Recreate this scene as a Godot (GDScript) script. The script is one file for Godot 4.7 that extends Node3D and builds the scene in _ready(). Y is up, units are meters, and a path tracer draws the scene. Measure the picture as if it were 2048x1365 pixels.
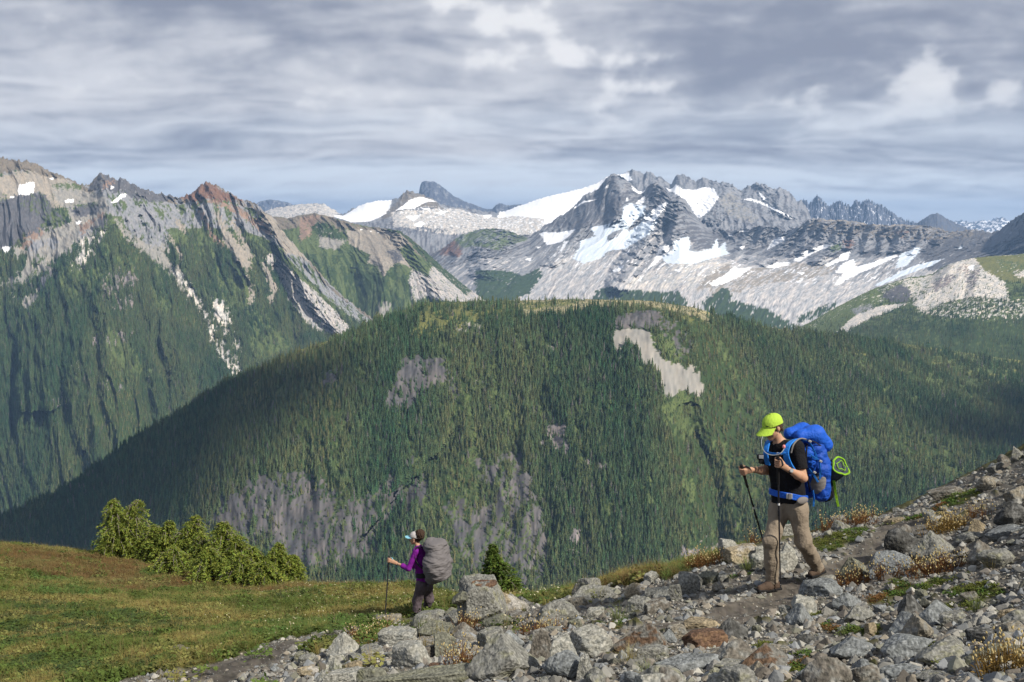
extends Node3D
# A mountain trail: two hikers on a rocky alpine slope, a forested dome across the valley and glaciated peaks behind.

var rng := RandomNumberGenerator.new()
var mats := {}
var lands := {}

var dome_lines := [# back
		[0.0000,-1275,-843,-2343, 0.1277,-987,-740,-2457, 0.2553,-658,-554,-2525, 0.3574,-395,-474,-2615, 0.4255,-216,-419,-2749, 0.5532,160,-417,-2819, 0.6553,467,-436,-2824, 0.7234,713,-497,-2987, 0.8511,1251,-577,-3319, 1.0000,1962,-681,-3642, 1.0000,1962,-681,-3642],
		# crest
		[0.0000,-1043,-583,-1900, 0.0638,-930,-533,-1950, 0.1277,-808,-480,-1990, 0.1915,-672,-379,-2010, 0.2553,-538,-294,-2040, 0.3191,-404,-237,-2080, 0.3574,-324,-214,-2120, 0.3830,-272,-189,-2170, 0.4255,-179,-159,-2250, 0.4894,-25,-159,-2300, 0.5532,133,-157,-2320, 0.6170,290,-159,-2300, 0.6553,389,-176,-2330, 0.6766,456,-198,-2400, 0.7234,601,-237,-2500, 0.7872,820,-268,-2650, 0.8511,1079,-317,-2850, 0.9353,1456,-385,-3100, 1.0000,1728,-421,-3200],
		# slope
		[0.0000,-1017,-594,-1850, 0.0638,-898,-541,-1880, 0.1277,-773,-490,-1900, 0.1915,-640,-396,-1910, 0.2553,-510,-314,-1930, 0.3191,-380,-260,-1950, 0.3574,-300,-238,-1960, 0.3830,-250,-218,-1990, 0.4255,-162,-191,-2040, 0.4894,-23,-189,-2060, 0.5532,119,-187,-2070, 0.6170,260,-189,-2060, 0.6553,353,-207,-2110, 0.6766,415,-230,-2180, 0.7234,559,-268,-2320, 0.7872,769,-302,-2480, 0.8511,994,-346,-2620, 0.9353,1318,-406,-2800, 1.0000,1569,-442,-2900],
		# slope
		[0.0000,-981,-611,-1780, 0.0638,-863,-587,-1800, 0.1277,-736,-560,-1800, 0.1915,-605,-511,-1790, 0.2553,-473,-373,-1780, 0.3191,-347,-371,-1770, 0.3574,-274,-371,-1770, 0.3830,-227,-375,-1790, 0.4255,-146,-379,-1810, 0.4894,-20,-381,-1820, 0.5532,106,-381,-1820, 0.6170,234,-383,-1830, 0.6553,324,-400,-1910, 0.6766,377,-411,-1960, 0.7234,481,-414,-1975, 0.7872,623,-417,-1990, 0.8511,776,-425,-2030, 0.9353,986,-436,-2080, 1.0000,1143,-440,-2100],
		# slope
		[0.0000,-911,-606,-1650, 0.0638,-790,-602,-1640, 0.1277,-670,-599,-1630, 0.1915,-548,-591,-1610, 0.2553,-429,-584,-1590, 0.3191,-313,-577,-1570, 0.3574,-245,-573,-1560, 0.3830,-201,-573,-1560, 0.4255,-129,-577,-1570, 0.4894,-18,-577,-1570, 0.5532,92,-573,-1560, 0.6170,204,-577,-1570, 0.6553,279,-595,-1620, 0.6766,326,-611,-1665, 0.7234,401,-595,-1620, 0.7872,496,-573,-1560, 0.8511,583,-551,-1500, 0.9353,684,-521,-1420, 1.0000,775,-514,-1400],
		# foot
		[0.0000,-792,-650,-1420, 0.0638,-686,-646,-1410, 0.1277,-581,-641,-1400, 0.1915,-474,-632,-1380, 0.2553,-371,-623,-1360, 0.3191,-270,-614,-1340, 0.3574,-211,-609,-1330, 0.3830,-173,-609,-1330, 0.4255,-111,-614,-1340, 0.4894,-15,-614,-1340, 0.5532,80,-609,-1330, 0.6170,176,-614,-1340, 0.6553,242,-637,-1390, 0.6766,283,-657,-1435, 0.7234,347,-637,-1390, 0.7872,427,-609,-1330, 0.8511,498,-582,-1270, 0.9353,579,-545,-1190, 1.0000,653,-536,-1170]]
var dome_cover := [["meadow_rocky", 0.90, 1.00, [0.499,1.44, 0.511,1.00, 0.539,1.00, 0.587,1.00, 0.625,1.00, 0.649,1.00, 0.671,1.00, 0.669,1.67, 0.645,1.61, 0.619,1.54, 0.587,1.57, 0.549,1.81, 0.511,1.87]],
	["meadow", 0.70, 1.00, [0.393,1.00, 0.427,1.00, 0.465,1.10, 0.493,1.40, 0.553,1.00, 0.553,1.50, 0.493,1.77, 0.455,1.97, 0.473,2.01, 0.463,2.11, 0.443,2.08, 0.427,2.14, 0.407,2.08, 0.415,1.87]],
	["scree_grey", 0.60, 1.00, [0.455,1.97, 0.465,1.91, 0.475,2.01, 0.467,2.11, 0.459,2.08]],
	["cliff", 0.97, 1.00, [0.389,2.65, 0.405,2.28, 0.423,2.28, 0.443,2.34, 0.443,2.45, 0.431,2.55, 0.415,2.71, 0.403,2.71]],
	["cliff", 0.50, 1.00, [0.431,2.55, 0.443,2.45, 0.455,2.48, 0.455,2.61, 0.443,2.65]],
	["cliff", 0.70, 1.00, [0.467,2.51, 0.477,2.48, 0.471,2.55]],
	["cliff", 0.78, 1.00, [0.240,3.39, 0.257,3.29, 0.271,3.22, 0.297,3.15, 0.313,3.15, 0.331,3.18, 0.343,3.25, 0.361,3.29, 0.387,3.25, 0.411,3.22, 0.431,3.18, 0.421,3.32, 0.395,3.45, 0.379,3.66, 0.309,3.69, 0.291,3.59, 0.263,3.52]],
	["cliff", 0.60, 1.00, [0.331,2.14, 0.355,2.18, 0.357,2.34, 0.343,2.38]],
	["cliff", 0.50, 1.00, [0.361,2.31, 0.377,2.34, 0.377,2.41, 0.367,2.41]],
	["cliff", 0.50, 1.00, [0.397,3.02, 0.415,3.02, 0.413,3.15, 0.401,3.22, 0.383,3.25, 0.385,3.12]],
	["cliff", 0.72, 1.00, [0.469,3.08, 0.493,3.02, 0.505,2.98, 0.517,3.18, 0.527,3.42, 0.533,3.55, 0.525,3.72, 0.505,3.82, 0.493,3.59, 0.481,3.35]],
	["cliff", 0.62, 1.00, [0.445,3.29, 0.485,3.35, 0.493,3.66, 0.467,3.69, 0.443,3.52]],
	["veg", 0.22, 1.00, [0.319,3.22, 0.415,3.22, 0.397,3.72, 0.319,3.72]],
	["veg", 0.20, 1.00, [0.443,3.05, 0.531,3.02, 0.531,3.72, 0.443,3.72]],
	["meadow", 0.10, 1.00, [0.401,2.78, 0.493,2.68, 0.531,2.92, 0.493,3.05, 0.427,3.02]],
	["rock_purple", 0.85, 1.00, [0.523,2.92, 0.531,2.78, 0.543,2.82, 0.553,3.02, 0.535,3.02]],
	["rock_purple", 0.80, 1.00, [0.559,3.02, 0.581,3.05, 0.577,3.12, 0.561,3.08]],
	["rock_purple", 0.60, 1.00, [0.547,3.49, 0.565,3.39, 0.565,3.55, 0.549,3.62]],
	["rock_purple", 0.50, 1.00, [0.641,3.59, 0.677,3.55, 0.679,3.66, 0.645,3.66]],
	["rock_purple", 0.60, 1.00, [0.531,3.22, 0.547,3.18, 0.543,3.29]],
	["scree_grey", 1.00, 0.50, [0.583,2.08, 0.595,2.04, 0.619,2.08, 0.621,2.24, 0.627,2.31, 0.645,2.38, 0.653,2.34, 0.663,2.51, 0.659,2.58, 0.645,2.55, 0.631,2.61, 0.627,2.51, 0.621,2.41, 0.607,2.34, 0.605,2.24, 0.593,2.21, 0.593,2.31, 0.597,2.41, 0.591,2.38, 0.585,2.24]],
	["scree_grey", 1.00, 0.50, [0.577,2.28, 0.583,2.28, 0.589,2.41, 0.585,2.41]],
	["scree_grey", 1.00, 0.50, [0.529,2.21, 0.533,2.21, 0.539,2.31, 0.533,2.31]],
	["cliff", 1.00, 0.50, [0.583,2.04, 0.587,1.87, 0.607,1.71, 0.627,1.67, 0.625,2.04, 0.607,2.04]],
	["cliff", 0.55, 1.00, [0.625,1.84, 0.645,1.94, 0.653,2.14, 0.645,2.28, 0.631,2.14]],
	["veg", 0.70, 1.00, [0.623,2.65, 0.645,2.58, 0.653,2.68, 0.659,2.95, 0.633,2.82]],
	["veg", 0.90, 1.00, [0.619,2.04, 0.633,2.11, 0.645,2.28, 0.629,2.28, 0.621,2.21]],
	["meadow", 0.70, 1.00, [0.782,1.71, 0.794,1.77, 0.800,1.87, 0.788,1.94]],
	["veg", 0.45, 1.00, [0.842,1.00, 0.872,1.00, 0.918,1.00, 0.936,1.91, 0.904,2.21, 0.882,2.04, 0.854,1.47]],
	["meadow", 0.45, 1.00, [0.886,1.84, 0.914,1.87, 0.926,2.04, 0.902,2.14]],
	["scree_red", 0.70, 1.00, [0.804,2.04, 0.812,1.97, 0.812,2.08, 0.806,2.08]],
	["meadow", 0.50, 1.00, [0.739,1.00, 0.756,1.34, 0.752,1.67, 0.743,1.44]],
	["veg", 0.60, 1.00, [0.699,2.21, 0.711,2.28, 0.711,2.38, 0.701,2.31]]]
var dome_ribs := [[-22, 0.0089, [0.455,2.92, 0.427,3.15, 0.401,3.32, 0.361,3.66]],
	[-20, 0.0077, [0.459,2.82, 0.445,3.02, 0.423,3.22, 0.377,3.59]],
	[-12, 0.0077, [0.529,3.55, 0.537,3.45, 0.521,3.22, 0.499,2.92]],
	[14, 0.0232, [0.583,2.24, 0.607,2.48, 0.633,2.78, 0.657,3.12, 0.673,3.42]],
	[14, 0.0077, [0.359,3.29, 0.343,3.45, 0.327,3.66]],
	[-16, 0.0077, [0.331,3.25, 0.319,3.42, 0.305,3.66]],
	[-46, 0.0135, [0.649,2.78, 0.655,2.92, 0.665,3.05, 0.669,3.18, 0.673,3.32, 0.675,3.45, 0.679,3.59, 0.681,3.69]],
	[14, 0.0116, [0.703,2.88, 0.695,3.22, 0.691,3.49]],
	[16, 0.0174, [0.559,2.68, 0.575,3.02, 0.591,3.29]],
	[-14, 0.0116, [0.523,2.65, 0.539,3.02, 0.547,3.29]],
	[16, 0.0192, [0.283,1.67, 0.257,2.61, 0.230,2.78]],
	[18, 0.0165, [0.786,2.18, 0.794,2.51, 0.798,2.85]]]
var left_mountain_lines := [# back
		[0.0000,-2628,15,-5154, 0.2174,-2248,-50,-5321, 0.3391,-2021,-94,-5415, 0.3913,-1910,-93,-5431, 0.4891,-1700,-168,-5451, 0.5804,-1497,-112,-5470, 0.6739,-1293,-197,-5488, 0.7913,-1011,-437,-5374, 1.0000,-526,-761,-5148],
		# crest
		[0.0000,-2418,315,-4700, 0.0870,-2279,298,-4762, 0.1304,-2209,287,-4794, 0.1522,-2173,276,-4809, 0.1957,-2101,271,-4841, 0.2174,-2065,250,-4856, 0.2391,-2028,229,-4872, 0.2717,-1973,204,-4895, 0.3043,-1917,177,-4919, 0.3239,-1883,173,-4933, 0.3391,-1854,206,-4944, 0.3500,-1834,228,-4950, 0.3609,-1812,222,-4952, 0.3750,-1785,200,-4954, 0.3870,-1761,193,-4956, 0.3913,-1752,207,-4957, 0.4022,-1731,198,-4958, 0.4152,-1705,178,-4960, 0.4402,-1656,160,-4964, 0.4565,-1623,145,-4967, 0.4891,-1558,132,-4972, 0.5217,-1493,116,-4977, 0.5435,-1448,139,-4980, 0.5598,-1414,161,-4982, 0.5707,-1392,179,-4984, 0.5804,-1372,188,-4986, 0.5924,-1348,179,-4988, 0.6087,-1315,161,-4990, 0.6304,-1272,139,-4993, 0.6522,-1228,117,-4997, 0.6739,-1184,103,-5000, 0.6870,-1155,87,-4990, 0.7065,-1112,58,-4975, 0.7261,-1068,29,-4960, 0.7500,-1016,-44,-4936, 0.7913,-922,-137,-4881, 0.8478,-797,-266,-4807, 0.9130,-657,-369,-4730, 0.9565,-566,-426,-4690, 1.0000,-477,-461,-4650],
		# slope
		[0.0000,-2300,100,-4450, 0.1304,-2082,91,-4500, 0.2391,-1906,41,-4560, 0.3261,-1743,0,-4560, 0.3641,-1638,-10,-4470, 0.4130,-1551,-20,-4480, 0.4891,-1460,-52,-4640, 0.5652,-1341,-64,-4740, 0.6522,-1174,-64,-4760, 0.7261,-1033,-108,-4780, 0.7913,-890,-234,-4700, 0.8478,-767,-340,-4620, 0.9130,-634,-425,-4560, 1.0000,-462,-492,-4500],
		# slope
		[0.0000,-2165,-282,-4150, 0.1304,-1938,-282,-4150, 0.2391,-1729,-298,-4100, 0.3261,-1526,-306,-3960, 0.3641,-1459,-305,-3950, 0.4130,-1423,-315,-4080, 0.4891,-1343,-327,-4240, 0.5652,-1241,-317,-4360, 0.6522,-1104,-303,-4450, 0.7261,-977,-327,-4500, 0.7913,-848,-385,-4460, 0.8478,-736,-443,-4420, 0.9130,-610,-489,-4380, 1.0000,-444,-542,-4320],
		# slope
		[0.0000,-1980,-689,-3750, 0.1304,-1749,-679,-3700, 0.2391,-1518,-637,-3560, 0.3261,-1355,-606,-3480, 0.3641,-1302,-592,-3490, 0.4130,-1267,-577,-3600, 0.4891,-1200,-559,-3760, 0.5652,-1118,-535,-3900, 0.6522,-1004,-514,-4020, 0.7261,-895,-505,-4100, 0.7913,-788,-509,-4130, 0.8478,-690,-528,-4130, 0.9130,-575,-555,-4120, 1.0000,-420,-597,-4080],
		# foot
		[0.0000,-1791,-1012,-3350, 0.1304,-1579,-997,-3300, 0.2391,-1372,-930,-3180, 0.3261,-1228,-883,-3120, 0.3641,-1180,-856,-3130, 0.4130,-1137,-829,-3200, 0.4891,-1079,-789,-3350, 0.5652,-1005,-737,-3480, 0.6522,-917,-687,-3650, 0.7261,-823,-654,-3750, 0.7913,-728,-627,-3800, 0.8478,-640,-612,-3820, 0.9130,-535,-612,-3820, 1.0000,-392,-627,-3800]]
var left_mountain_cover := [["forest", 0.80, 1.00, [0.000,3.18, 0.130,3.05, 0.196,2.92, 0.251,2.95, 0.315,2.71, 0.457,2.61, 0.587,3.02, 0.695,3.29, 0.784,3.05, 0.826,3.49, 1.000,3.79, 1.000,5.00, 0.000,5.00]],
	["rock_brown", 1.00, 1.00, [0.022,1.13, 0.130,1.00, 0.190,1.00, 0.307,1.00, 0.337,1.37, 0.283,1.24, 0.210,1.30, 0.170,1.30, 0.130,1.50, 0.022,1.61]],
	["scree_tan", 1.00, 1.00, [0.022,1.64, 0.130,1.54, 0.170,1.34, 0.208,1.30, 0.283,1.03, 0.287,1.17, 0.244,1.47, 0.255,1.74, 0.283,1.81, 0.246,1.87, 0.216,1.67, 0.172,1.81, 0.130,1.94, 0.022,1.97]],
	["scree_grey", 1.00, 1.00, [0.283,1.03, 0.347,1.47, 0.363,1.57, 0.367,1.71, 0.359,1.87, 0.353,2.01, 0.319,2.18, 0.283,2.41, 0.246,2.58, 0.224,2.68, 0.184,2.82, 0.138,2.88, 0.050,2.98, 0.050,2.88, 0.130,2.85, 0.162,2.75, 0.178,2.65, 0.166,2.58, 0.158,2.51, 0.178,2.41, 0.200,2.31, 0.220,2.24, 0.259,2.14, 0.283,2.01, 0.277,1.84, 0.255,1.74, 0.244,1.47]],
	["rock_dark", 1.00, 1.00, [0.022,1.97, 0.130,1.97, 0.184,1.77, 0.232,1.67, 0.246,1.91, 0.277,1.97, 0.259,2.11, 0.226,2.21, 0.198,2.31, 0.168,2.41, 0.154,2.48, 0.130,2.55, 0.022,2.65]],
	["veg", 0.35, 1.00, [0.170,1.97, 0.194,1.77, 0.244,1.61, 0.251,1.77, 0.228,2.01, 0.196,2.04]],
	["veg", 0.60, 1.00, [0.238,1.91, 0.277,1.94, 0.261,2.14, 0.232,2.21, 0.218,2.18]],
	["rock_dark", 1.00, 1.00, [0.283,1.81, 0.305,1.64, 0.337,1.61, 0.353,1.74, 0.337,1.81, 0.315,1.87, 0.291,1.91]],
	["veg", 0.60, 1.00, [0.283,1.81, 0.305,1.61, 0.337,1.61, 0.347,1.67, 0.321,1.64, 0.299,1.74]],
	["veg", 0.60, 1.00, [0.238,1.44, 0.283,1.13, 0.309,1.03, 0.299,1.27, 0.261,1.44]],
	["scree_red", 0.80, 1.00, [0.220,2.24, 0.194,2.31, 0.174,2.45, 0.176,2.48, 0.192,2.48, 0.200,2.38, 0.222,2.31]],
	["scree_red", 0.80, 1.00, [0.299,2.08, 0.355,1.77, 0.359,1.81, 0.321,2.08, 0.307,2.18]],
	["rock_grey", 1.00, 1.00, [0.198,2.38, 0.220,2.34, 0.228,2.38, 0.210,2.48, 0.192,2.51]],
	["rock_grey", 1.00, 1.00, [0.232,2.34, 0.259,2.28, 0.261,2.34, 0.244,2.41, 0.230,2.41]],
	["rock_grey", 1.00, 1.00, [0.305,2.18, 0.331,2.04, 0.331,2.08, 0.307,2.24]],
	["rock_dark", 1.00, 1.00, [0.345,1.87, 0.361,1.84, 0.361,1.97, 0.345,2.04]],
	["forest", 0.95, 1.00, [0.050,2.71, 0.132,2.68, 0.162,2.58, 0.184,2.51, 0.186,2.65, 0.168,2.75, 0.130,2.85, 0.050,2.92]],
	["veg", 1.00, 1.00, [0.196,2.61, 0.214,2.55, 0.230,2.51, 0.216,2.61, 0.200,2.65]],
	["veg", 1.00, 1.00, [0.186,2.78, 0.200,2.71, 0.216,2.65, 0.206,2.71, 0.192,2.78]],
	["scree_grey", 1.00, 1.00, [0.176,2.98, 0.200,2.92, 0.224,2.78, 0.228,2.78, 0.214,2.95, 0.194,3.05, 0.180,3.05]],
	["slab_pale", 0.60, 1.00, [0.154,2.95, 0.170,2.92, 0.180,2.92, 0.172,2.98]],
	["rock_dark", 0.70, 1.00, [0.224,2.68, 0.244,2.61, 0.248,2.68, 0.230,2.78, 0.212,2.95, 0.200,3.02, 0.208,2.92]],
	["snow", 1.00, 0.25, [0.170,1.64, 0.204,1.50, 0.206,1.50, 0.202,1.67, 0.202,1.71, 0.192,1.77, 0.168,1.81]],
	["snow", 1.00, 0.25, [0.150,1.87, 0.164,1.84, 0.154,1.91]],
	["snow", 1.00, 0.25, [0.238,1.24, 0.246,1.17, 0.244,1.27]],
	["snow", 1.00, 0.25, [0.269,1.67, 0.291,1.57, 0.289,1.64, 0.277,1.71]],
	["snow", 1.00, 0.25, [0.293,2.01, 0.309,1.97, 0.305,2.04, 0.299,2.04]],
	["snow", 1.00, 0.25, [0.371,1.61, 0.385,1.47, 0.405,1.37, 0.405,1.44, 0.387,1.57]],
	["snow", 1.00, 0.25, [0.132,2.51, 0.156,2.48, 0.146,2.55, 0.140,2.55]],
	["rock_dark", 0.85, 1.00, [0.317,1.13, 0.351,1.00, 0.373,1.00, 0.391,1.00, 0.415,1.00, 0.455,1.00, 0.509,1.00, 0.517,1.07, 0.483,1.27, 0.429,1.40, 0.387,1.37, 0.347,1.44]],
	["scree_red", 0.70, 1.00, [0.347,1.44, 0.371,1.10, 0.383,1.00, 0.365,1.37]],
	["snow", 1.00, 0.25, [0.371,1.34, 0.375,1.20, 0.379,1.27]],
	["slab_pale", 0.60, 1.00, [0.319,2.18, 0.363,2.01, 0.357,2.14, 0.343,2.31, 0.331,2.41, 0.307,2.58, 0.283,2.58, 0.299,2.45, 0.299,2.31]],
	["rock_grey", 0.75, 1.00, [0.395,1.84, 0.413,2.04, 0.437,2.18, 0.467,2.31, 0.497,2.18, 0.495,1.77, 0.455,1.47, 0.409,1.61]],
	["scree_grey", 0.85, 1.00, [0.381,1.87, 0.397,2.08, 0.435,2.28, 0.463,2.38, 0.501,2.51, 0.523,2.75, 0.549,2.92, 0.581,3.25, 0.587,3.25, 0.557,2.88, 0.537,2.68, 0.517,2.45, 0.475,2.28, 0.447,2.18, 0.405,2.01, 0.385,1.84]],
	["scree_grey", 0.80, 1.00, [0.441,2.24, 0.491,2.11, 0.501,2.24, 0.491,2.38, 0.469,2.31]],
	["scree_tan", 0.90, 1.00, [0.507,1.64, 0.515,1.61, 0.537,1.84, 0.529,1.91, 0.515,1.77]],
	["scree_tan", 1.00, 1.00, [0.491,1.91, 0.507,2.14, 0.525,2.38, 0.531,2.34, 0.513,2.11, 0.495,1.91]],
	["rock_purple", 0.50, 1.00, [0.339,2.78, 0.375,2.55, 0.423,2.51, 0.429,2.65, 0.389,2.78, 0.383,2.85, 0.347,2.85]],
	["rock_purple", 0.40, 1.00, [0.363,2.85, 0.427,2.85, 0.415,3.02, 0.375,3.02]],
	["rock_purple", 0.50, 1.00, [0.327,3.29, 0.417,3.22, 0.421,3.29, 0.381,3.39, 0.331,3.39]],
	["rock_purple", 0.35, 1.00, [0.242,3.79, 0.305,3.86, 0.297,3.96, 0.246,3.92]],
	["slab_pale", 0.30, 1.00, [0.279,3.52, 0.309,3.49, 0.301,3.59, 0.279,3.59]],
	["rock_purple", 0.40, 1.00, [0.309,3.66, 0.379,3.76, 0.399,3.89, 0.327,3.76]],
	["rock_red", 1.00, 1.00, [0.517,1.00, 0.547,1.00, 0.581,1.00, 0.611,1.07, 0.665,1.00, 0.611,1.34, 0.557,1.37]],
	["scree_red", 0.70, 1.00, [0.559,1.40, 0.647,1.30, 0.683,1.47, 0.727,1.24, 0.719,1.74, 0.679,1.61, 0.627,1.44]],
	["scree_tan", 1.00, 1.00, [0.597,1.54, 0.617,2.01, 0.645,2.41, 0.667,2.51, 0.679,2.41, 0.669,2.24, 0.637,1.94, 0.603,1.50]],
	["scree_red", 0.90, 1.00, [0.559,1.50, 0.585,1.91, 0.613,2.18, 0.617,2.14, 0.593,1.87, 0.565,1.50]],
	["scree_tan", 1.00, 1.00, [0.631,1.64, 0.657,2.11, 0.675,2.31, 0.683,2.24, 0.667,2.04, 0.637,1.61]],
	["scree_tan", 1.00, 1.00, [0.661,2.48, 0.675,2.85, 0.663,3.08, 0.675,3.12, 0.685,2.85, 0.665,2.48]],
	["scree_tan", 1.00, 1.00, [0.697,2.31, 0.717,2.75, 0.711,3.02, 0.717,3.05, 0.735,2.68, 0.703,2.28]],
	["scree_tan", 1.00, 1.00, [0.681,1.17, 0.703,1.13, 0.727,1.00, 0.760,1.00, 0.784,1.00, 0.802,1.00, 0.776,1.44, 0.749,1.77, 0.731,1.64]],
	["scree_tan", 1.00, 1.00, [0.778,1.20, 0.810,1.00, 0.828,1.00, 0.828,1.00, 0.808,1.00, 0.780,1.00]],
	["burnt", 0.92, 1.00, [0.699,2.21, 0.727,2.08, 0.758,2.08, 0.804,2.01, 0.856,2.01, 0.892,2.34, 0.876,2.95, 0.842,3.05, 0.812,3.12, 0.788,2.95, 0.758,2.78, 0.737,2.51]],
	["slab_pale", 0.85, 1.00, [0.593,2.92, 0.615,2.98, 0.633,3.22, 0.631,3.35, 0.611,3.35, 0.593,3.18]],
	["slab_pale", 0.70, 1.00, [0.509,2.51, 0.545,2.85, 0.575,3.22, 0.591,3.59, 0.617,3.99, 0.649,4.16, 0.657,4.09, 0.635,3.92, 0.601,3.59, 0.585,3.18, 0.555,2.78, 0.517,2.48]],
	["burnt", 0.40, 1.00, [0.603,3.32, 0.641,3.45, 0.665,3.79, 0.643,3.99, 0.603,3.66]],
	["veg", 0.60, 1.00, [0.244,2.68, 0.291,2.51, 0.345,2.68, 0.321,2.88, 0.257,2.85]],
	["veg", 0.60, 1.00, [0.459,2.75, 0.485,2.68, 0.513,3.02, 0.485,3.08]],
	["veg", 0.60, 1.00, [0.589,2.55, 0.673,2.75, 0.673,3.25, 0.627,3.12]],
	["veg", 0.60, 1.00, [0.665,3.25, 0.703,3.08, 0.766,3.76, 0.679,4.03]],
	["veg", 0.60, 1.00, [0.337,3.05, 0.421,3.45, 0.473,3.82, 0.397,3.72, 0.345,3.39]]]
var left_mountain_ribs := [[120, 0.0726, [0.375,1.50, 0.363,1.87, 0.329,2.38, 0.285,2.75, 0.244,3.18, 0.222,3.59]],
	[60, 0.0344, [0.455,1.47, 0.497,2.01, 0.551,2.55, 0.611,3.22]],
	[50, 0.0267, [0.581,1.47, 0.639,2.18, 0.673,2.65]],
	[110, 0.0344, [0.703,1.13, 0.758,1.87, 0.804,2.28, 0.872,2.71]],
	[-90, 0.0229, [0.737,2.41, 0.762,2.88, 0.772,3.79]],
	[-65, 0.0152, [0.261,3.62, 0.265,3.79, 0.287,4.23, 0.319,4.53]],
	[-65, 0.0152, [0.437,3.69, 0.451,4.03, 0.459,4.29]],
	[-65, 0.0152, [0.469,3.52, 0.495,3.92, 0.501,4.23]],
	[-65, 0.0152, [0.339,3.82, 0.353,4.09, 0.373,4.36]],
	[-65, 0.0152, [0.158,3.55, 0.148,3.82, 0.154,4.09]],
	[-60, 0.0191, [0.315,2.92, 0.337,3.25, 0.345,3.52]],
	[60, 0.0306, [0.459,2.78, 0.511,3.45, 0.541,3.86]]]
var bowl_mountain_lines := [# back
		[0.0000,-1486,-193,-6290, 0.1339,-1264,-186,-6243, 0.2321,-1102,-162,-6208, 0.3571,-901,-210,-6163, 0.4643,-730,-238,-6124, 0.5750,-554,-292,-6065, 0.7143,-334,-466,-5946, 0.8482,-130,-604,-5831, 1.0000,94,-726,-5700, 1.0000,94,-726,-5700],
		# crest
		[0.0000,-1399,27,-5900, 0.0804,-1272,45,-5870, 0.1339,-1189,34,-5850, 0.1875,-1105,50,-5830, 0.2321,-1036,58,-5813, 0.2946,-941,36,-5790, 0.3571,-846,10,-5767, 0.4107,-765,-8,-5747, 0.4643,-685,-18,-5727, 0.5357,-579,-31,-5700, 0.5750,-519,-72,-5666, 0.6250,-444,-135,-5623, 0.7143,-313,-246,-5546, 0.7857,-210,-323,-5485, 0.8482,-121,-384,-5431, 0.9107,-34,-440,-5377, 1.0000,87,-506,-5300],
		# slope
		[0.0000,-1331,-76,-5600, 0.1786,-1081,-76,-5620, 0.3571,-823,-101,-5600, 0.5357,-551,-122,-5420, 0.6250,-427,-208,-5400, 0.7143,-299,-300,-5300, 0.8482,-116,-412,-5180, 1.0000,83,-517,-5050],
		# slope
		[0.0000,-1217,-254,-5100, 0.1786,-1008,-260,-5220, 0.3571,-782,-264,-5300, 0.5357,-525,-256,-5150, 0.6250,-400,-297,-5050, 0.7143,-283,-352,-5000, 0.8482,-111,-439,-4950, 1.0000,81,-536,-4900],
		# foot
		[0.0000,-1154,-591,-4800, 0.1786,-924,-585,-4750, 0.3571,-699,-579,-4700, 0.5357,-483,-536,-4700, 0.6250,-375,-536,-4700, 0.7143,-268,-538,-4720, 0.8482,-106,-560,-4720, 1.0000,78,-601,-4700]]
var bowl_mountain_cover := [["scree_tan", 1.00, 1.00, [0.387,1.15, 0.505,1.05, 0.567,1.38, 0.531,2.06, 0.581,2.49, 0.519,2.56, 0.475,2.92, 0.457,2.64, 0.419,2.61, 0.431,2.31, 0.355,1.98, 0.343,1.48]],
	["rock_brown", 0.80, 1.00, [0.056,1.00, 0.180,1.00, 0.240,1.00, 0.367,1.13, 0.505,1.00, 0.387,1.35, 0.255,1.38, 0.052,1.78]],
	["scree_red", 0.80, 1.00, [0.178,1.15, 0.248,1.08, 0.216,1.78, 0.178,2.08]],
	["scree_grey", 0.90, 1.00, [0.242,1.53, 0.305,1.55, 0.349,1.86, 0.305,2.21, 0.248,2.18]],
	["forest", 0.80, 1.00, [0.216,1.55, 0.273,1.28, 0.317,1.53, 0.349,1.86, 0.305,1.86, 0.242,1.81]],
	["rock_dark", 0.80, 1.00, [0.487,2.11, 0.531,1.98, 0.549,2.34, 0.519,2.56]],
	["burnt", 0.80, 1.00, [0.581,2.49, 0.631,2.44, 0.669,1.00, 0.709,1.00, 0.766,1.00, 0.850,1.00, 0.808,2.34, 0.717,2.92, 0.581,3.27, 0.567,2.99]],
	["forest", 0.80, 1.00, [0.491,1.15, 0.571,1.28, 0.613,1.55, 0.703,1.61, 0.774,1.81, 0.792,1.00, 0.719,1.00, 0.629,1.00, 0.573,1.00, 0.493,1.00]],
	["snow", 1.00, 0.10, [0.393,1.28, 0.403,1.25, 0.395,1.35]],
	["snow", 1.00, 0.10, [0.427,1.30, 0.437,1.28, 0.431,1.35]],
	["snow", 1.00, 0.10, [0.455,1.30, 0.461,1.30, 0.455,1.38]],
	["scree_grey", 1.00, 1.00, [0.455,3.34, 0.511,3.34, 0.481,3.50, 0.455,3.50]],
	["forest", 0.60, 1.00, [0.367,2.84, 0.469,2.84, 0.461,3.50, 0.387,3.50]],
	["burnt", 0.80, 1.00, [0.114,3.04, 0.216,3.09, 0.329,3.47, 0.419,3.52, 0.367,3.67, 0.240,3.65]]]
var bowl_mountain_ribs := [[130, 0.0628, [0.517,1.00, 0.581,1.50, 0.655,2.36, 0.693,3.04]],
	[-70, 0.0314, [0.367,3.04, 0.387,3.29]],
	[60, 0.0377, [0.475,2.64, 0.481,3.12, 0.463,3.37]]]
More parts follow.
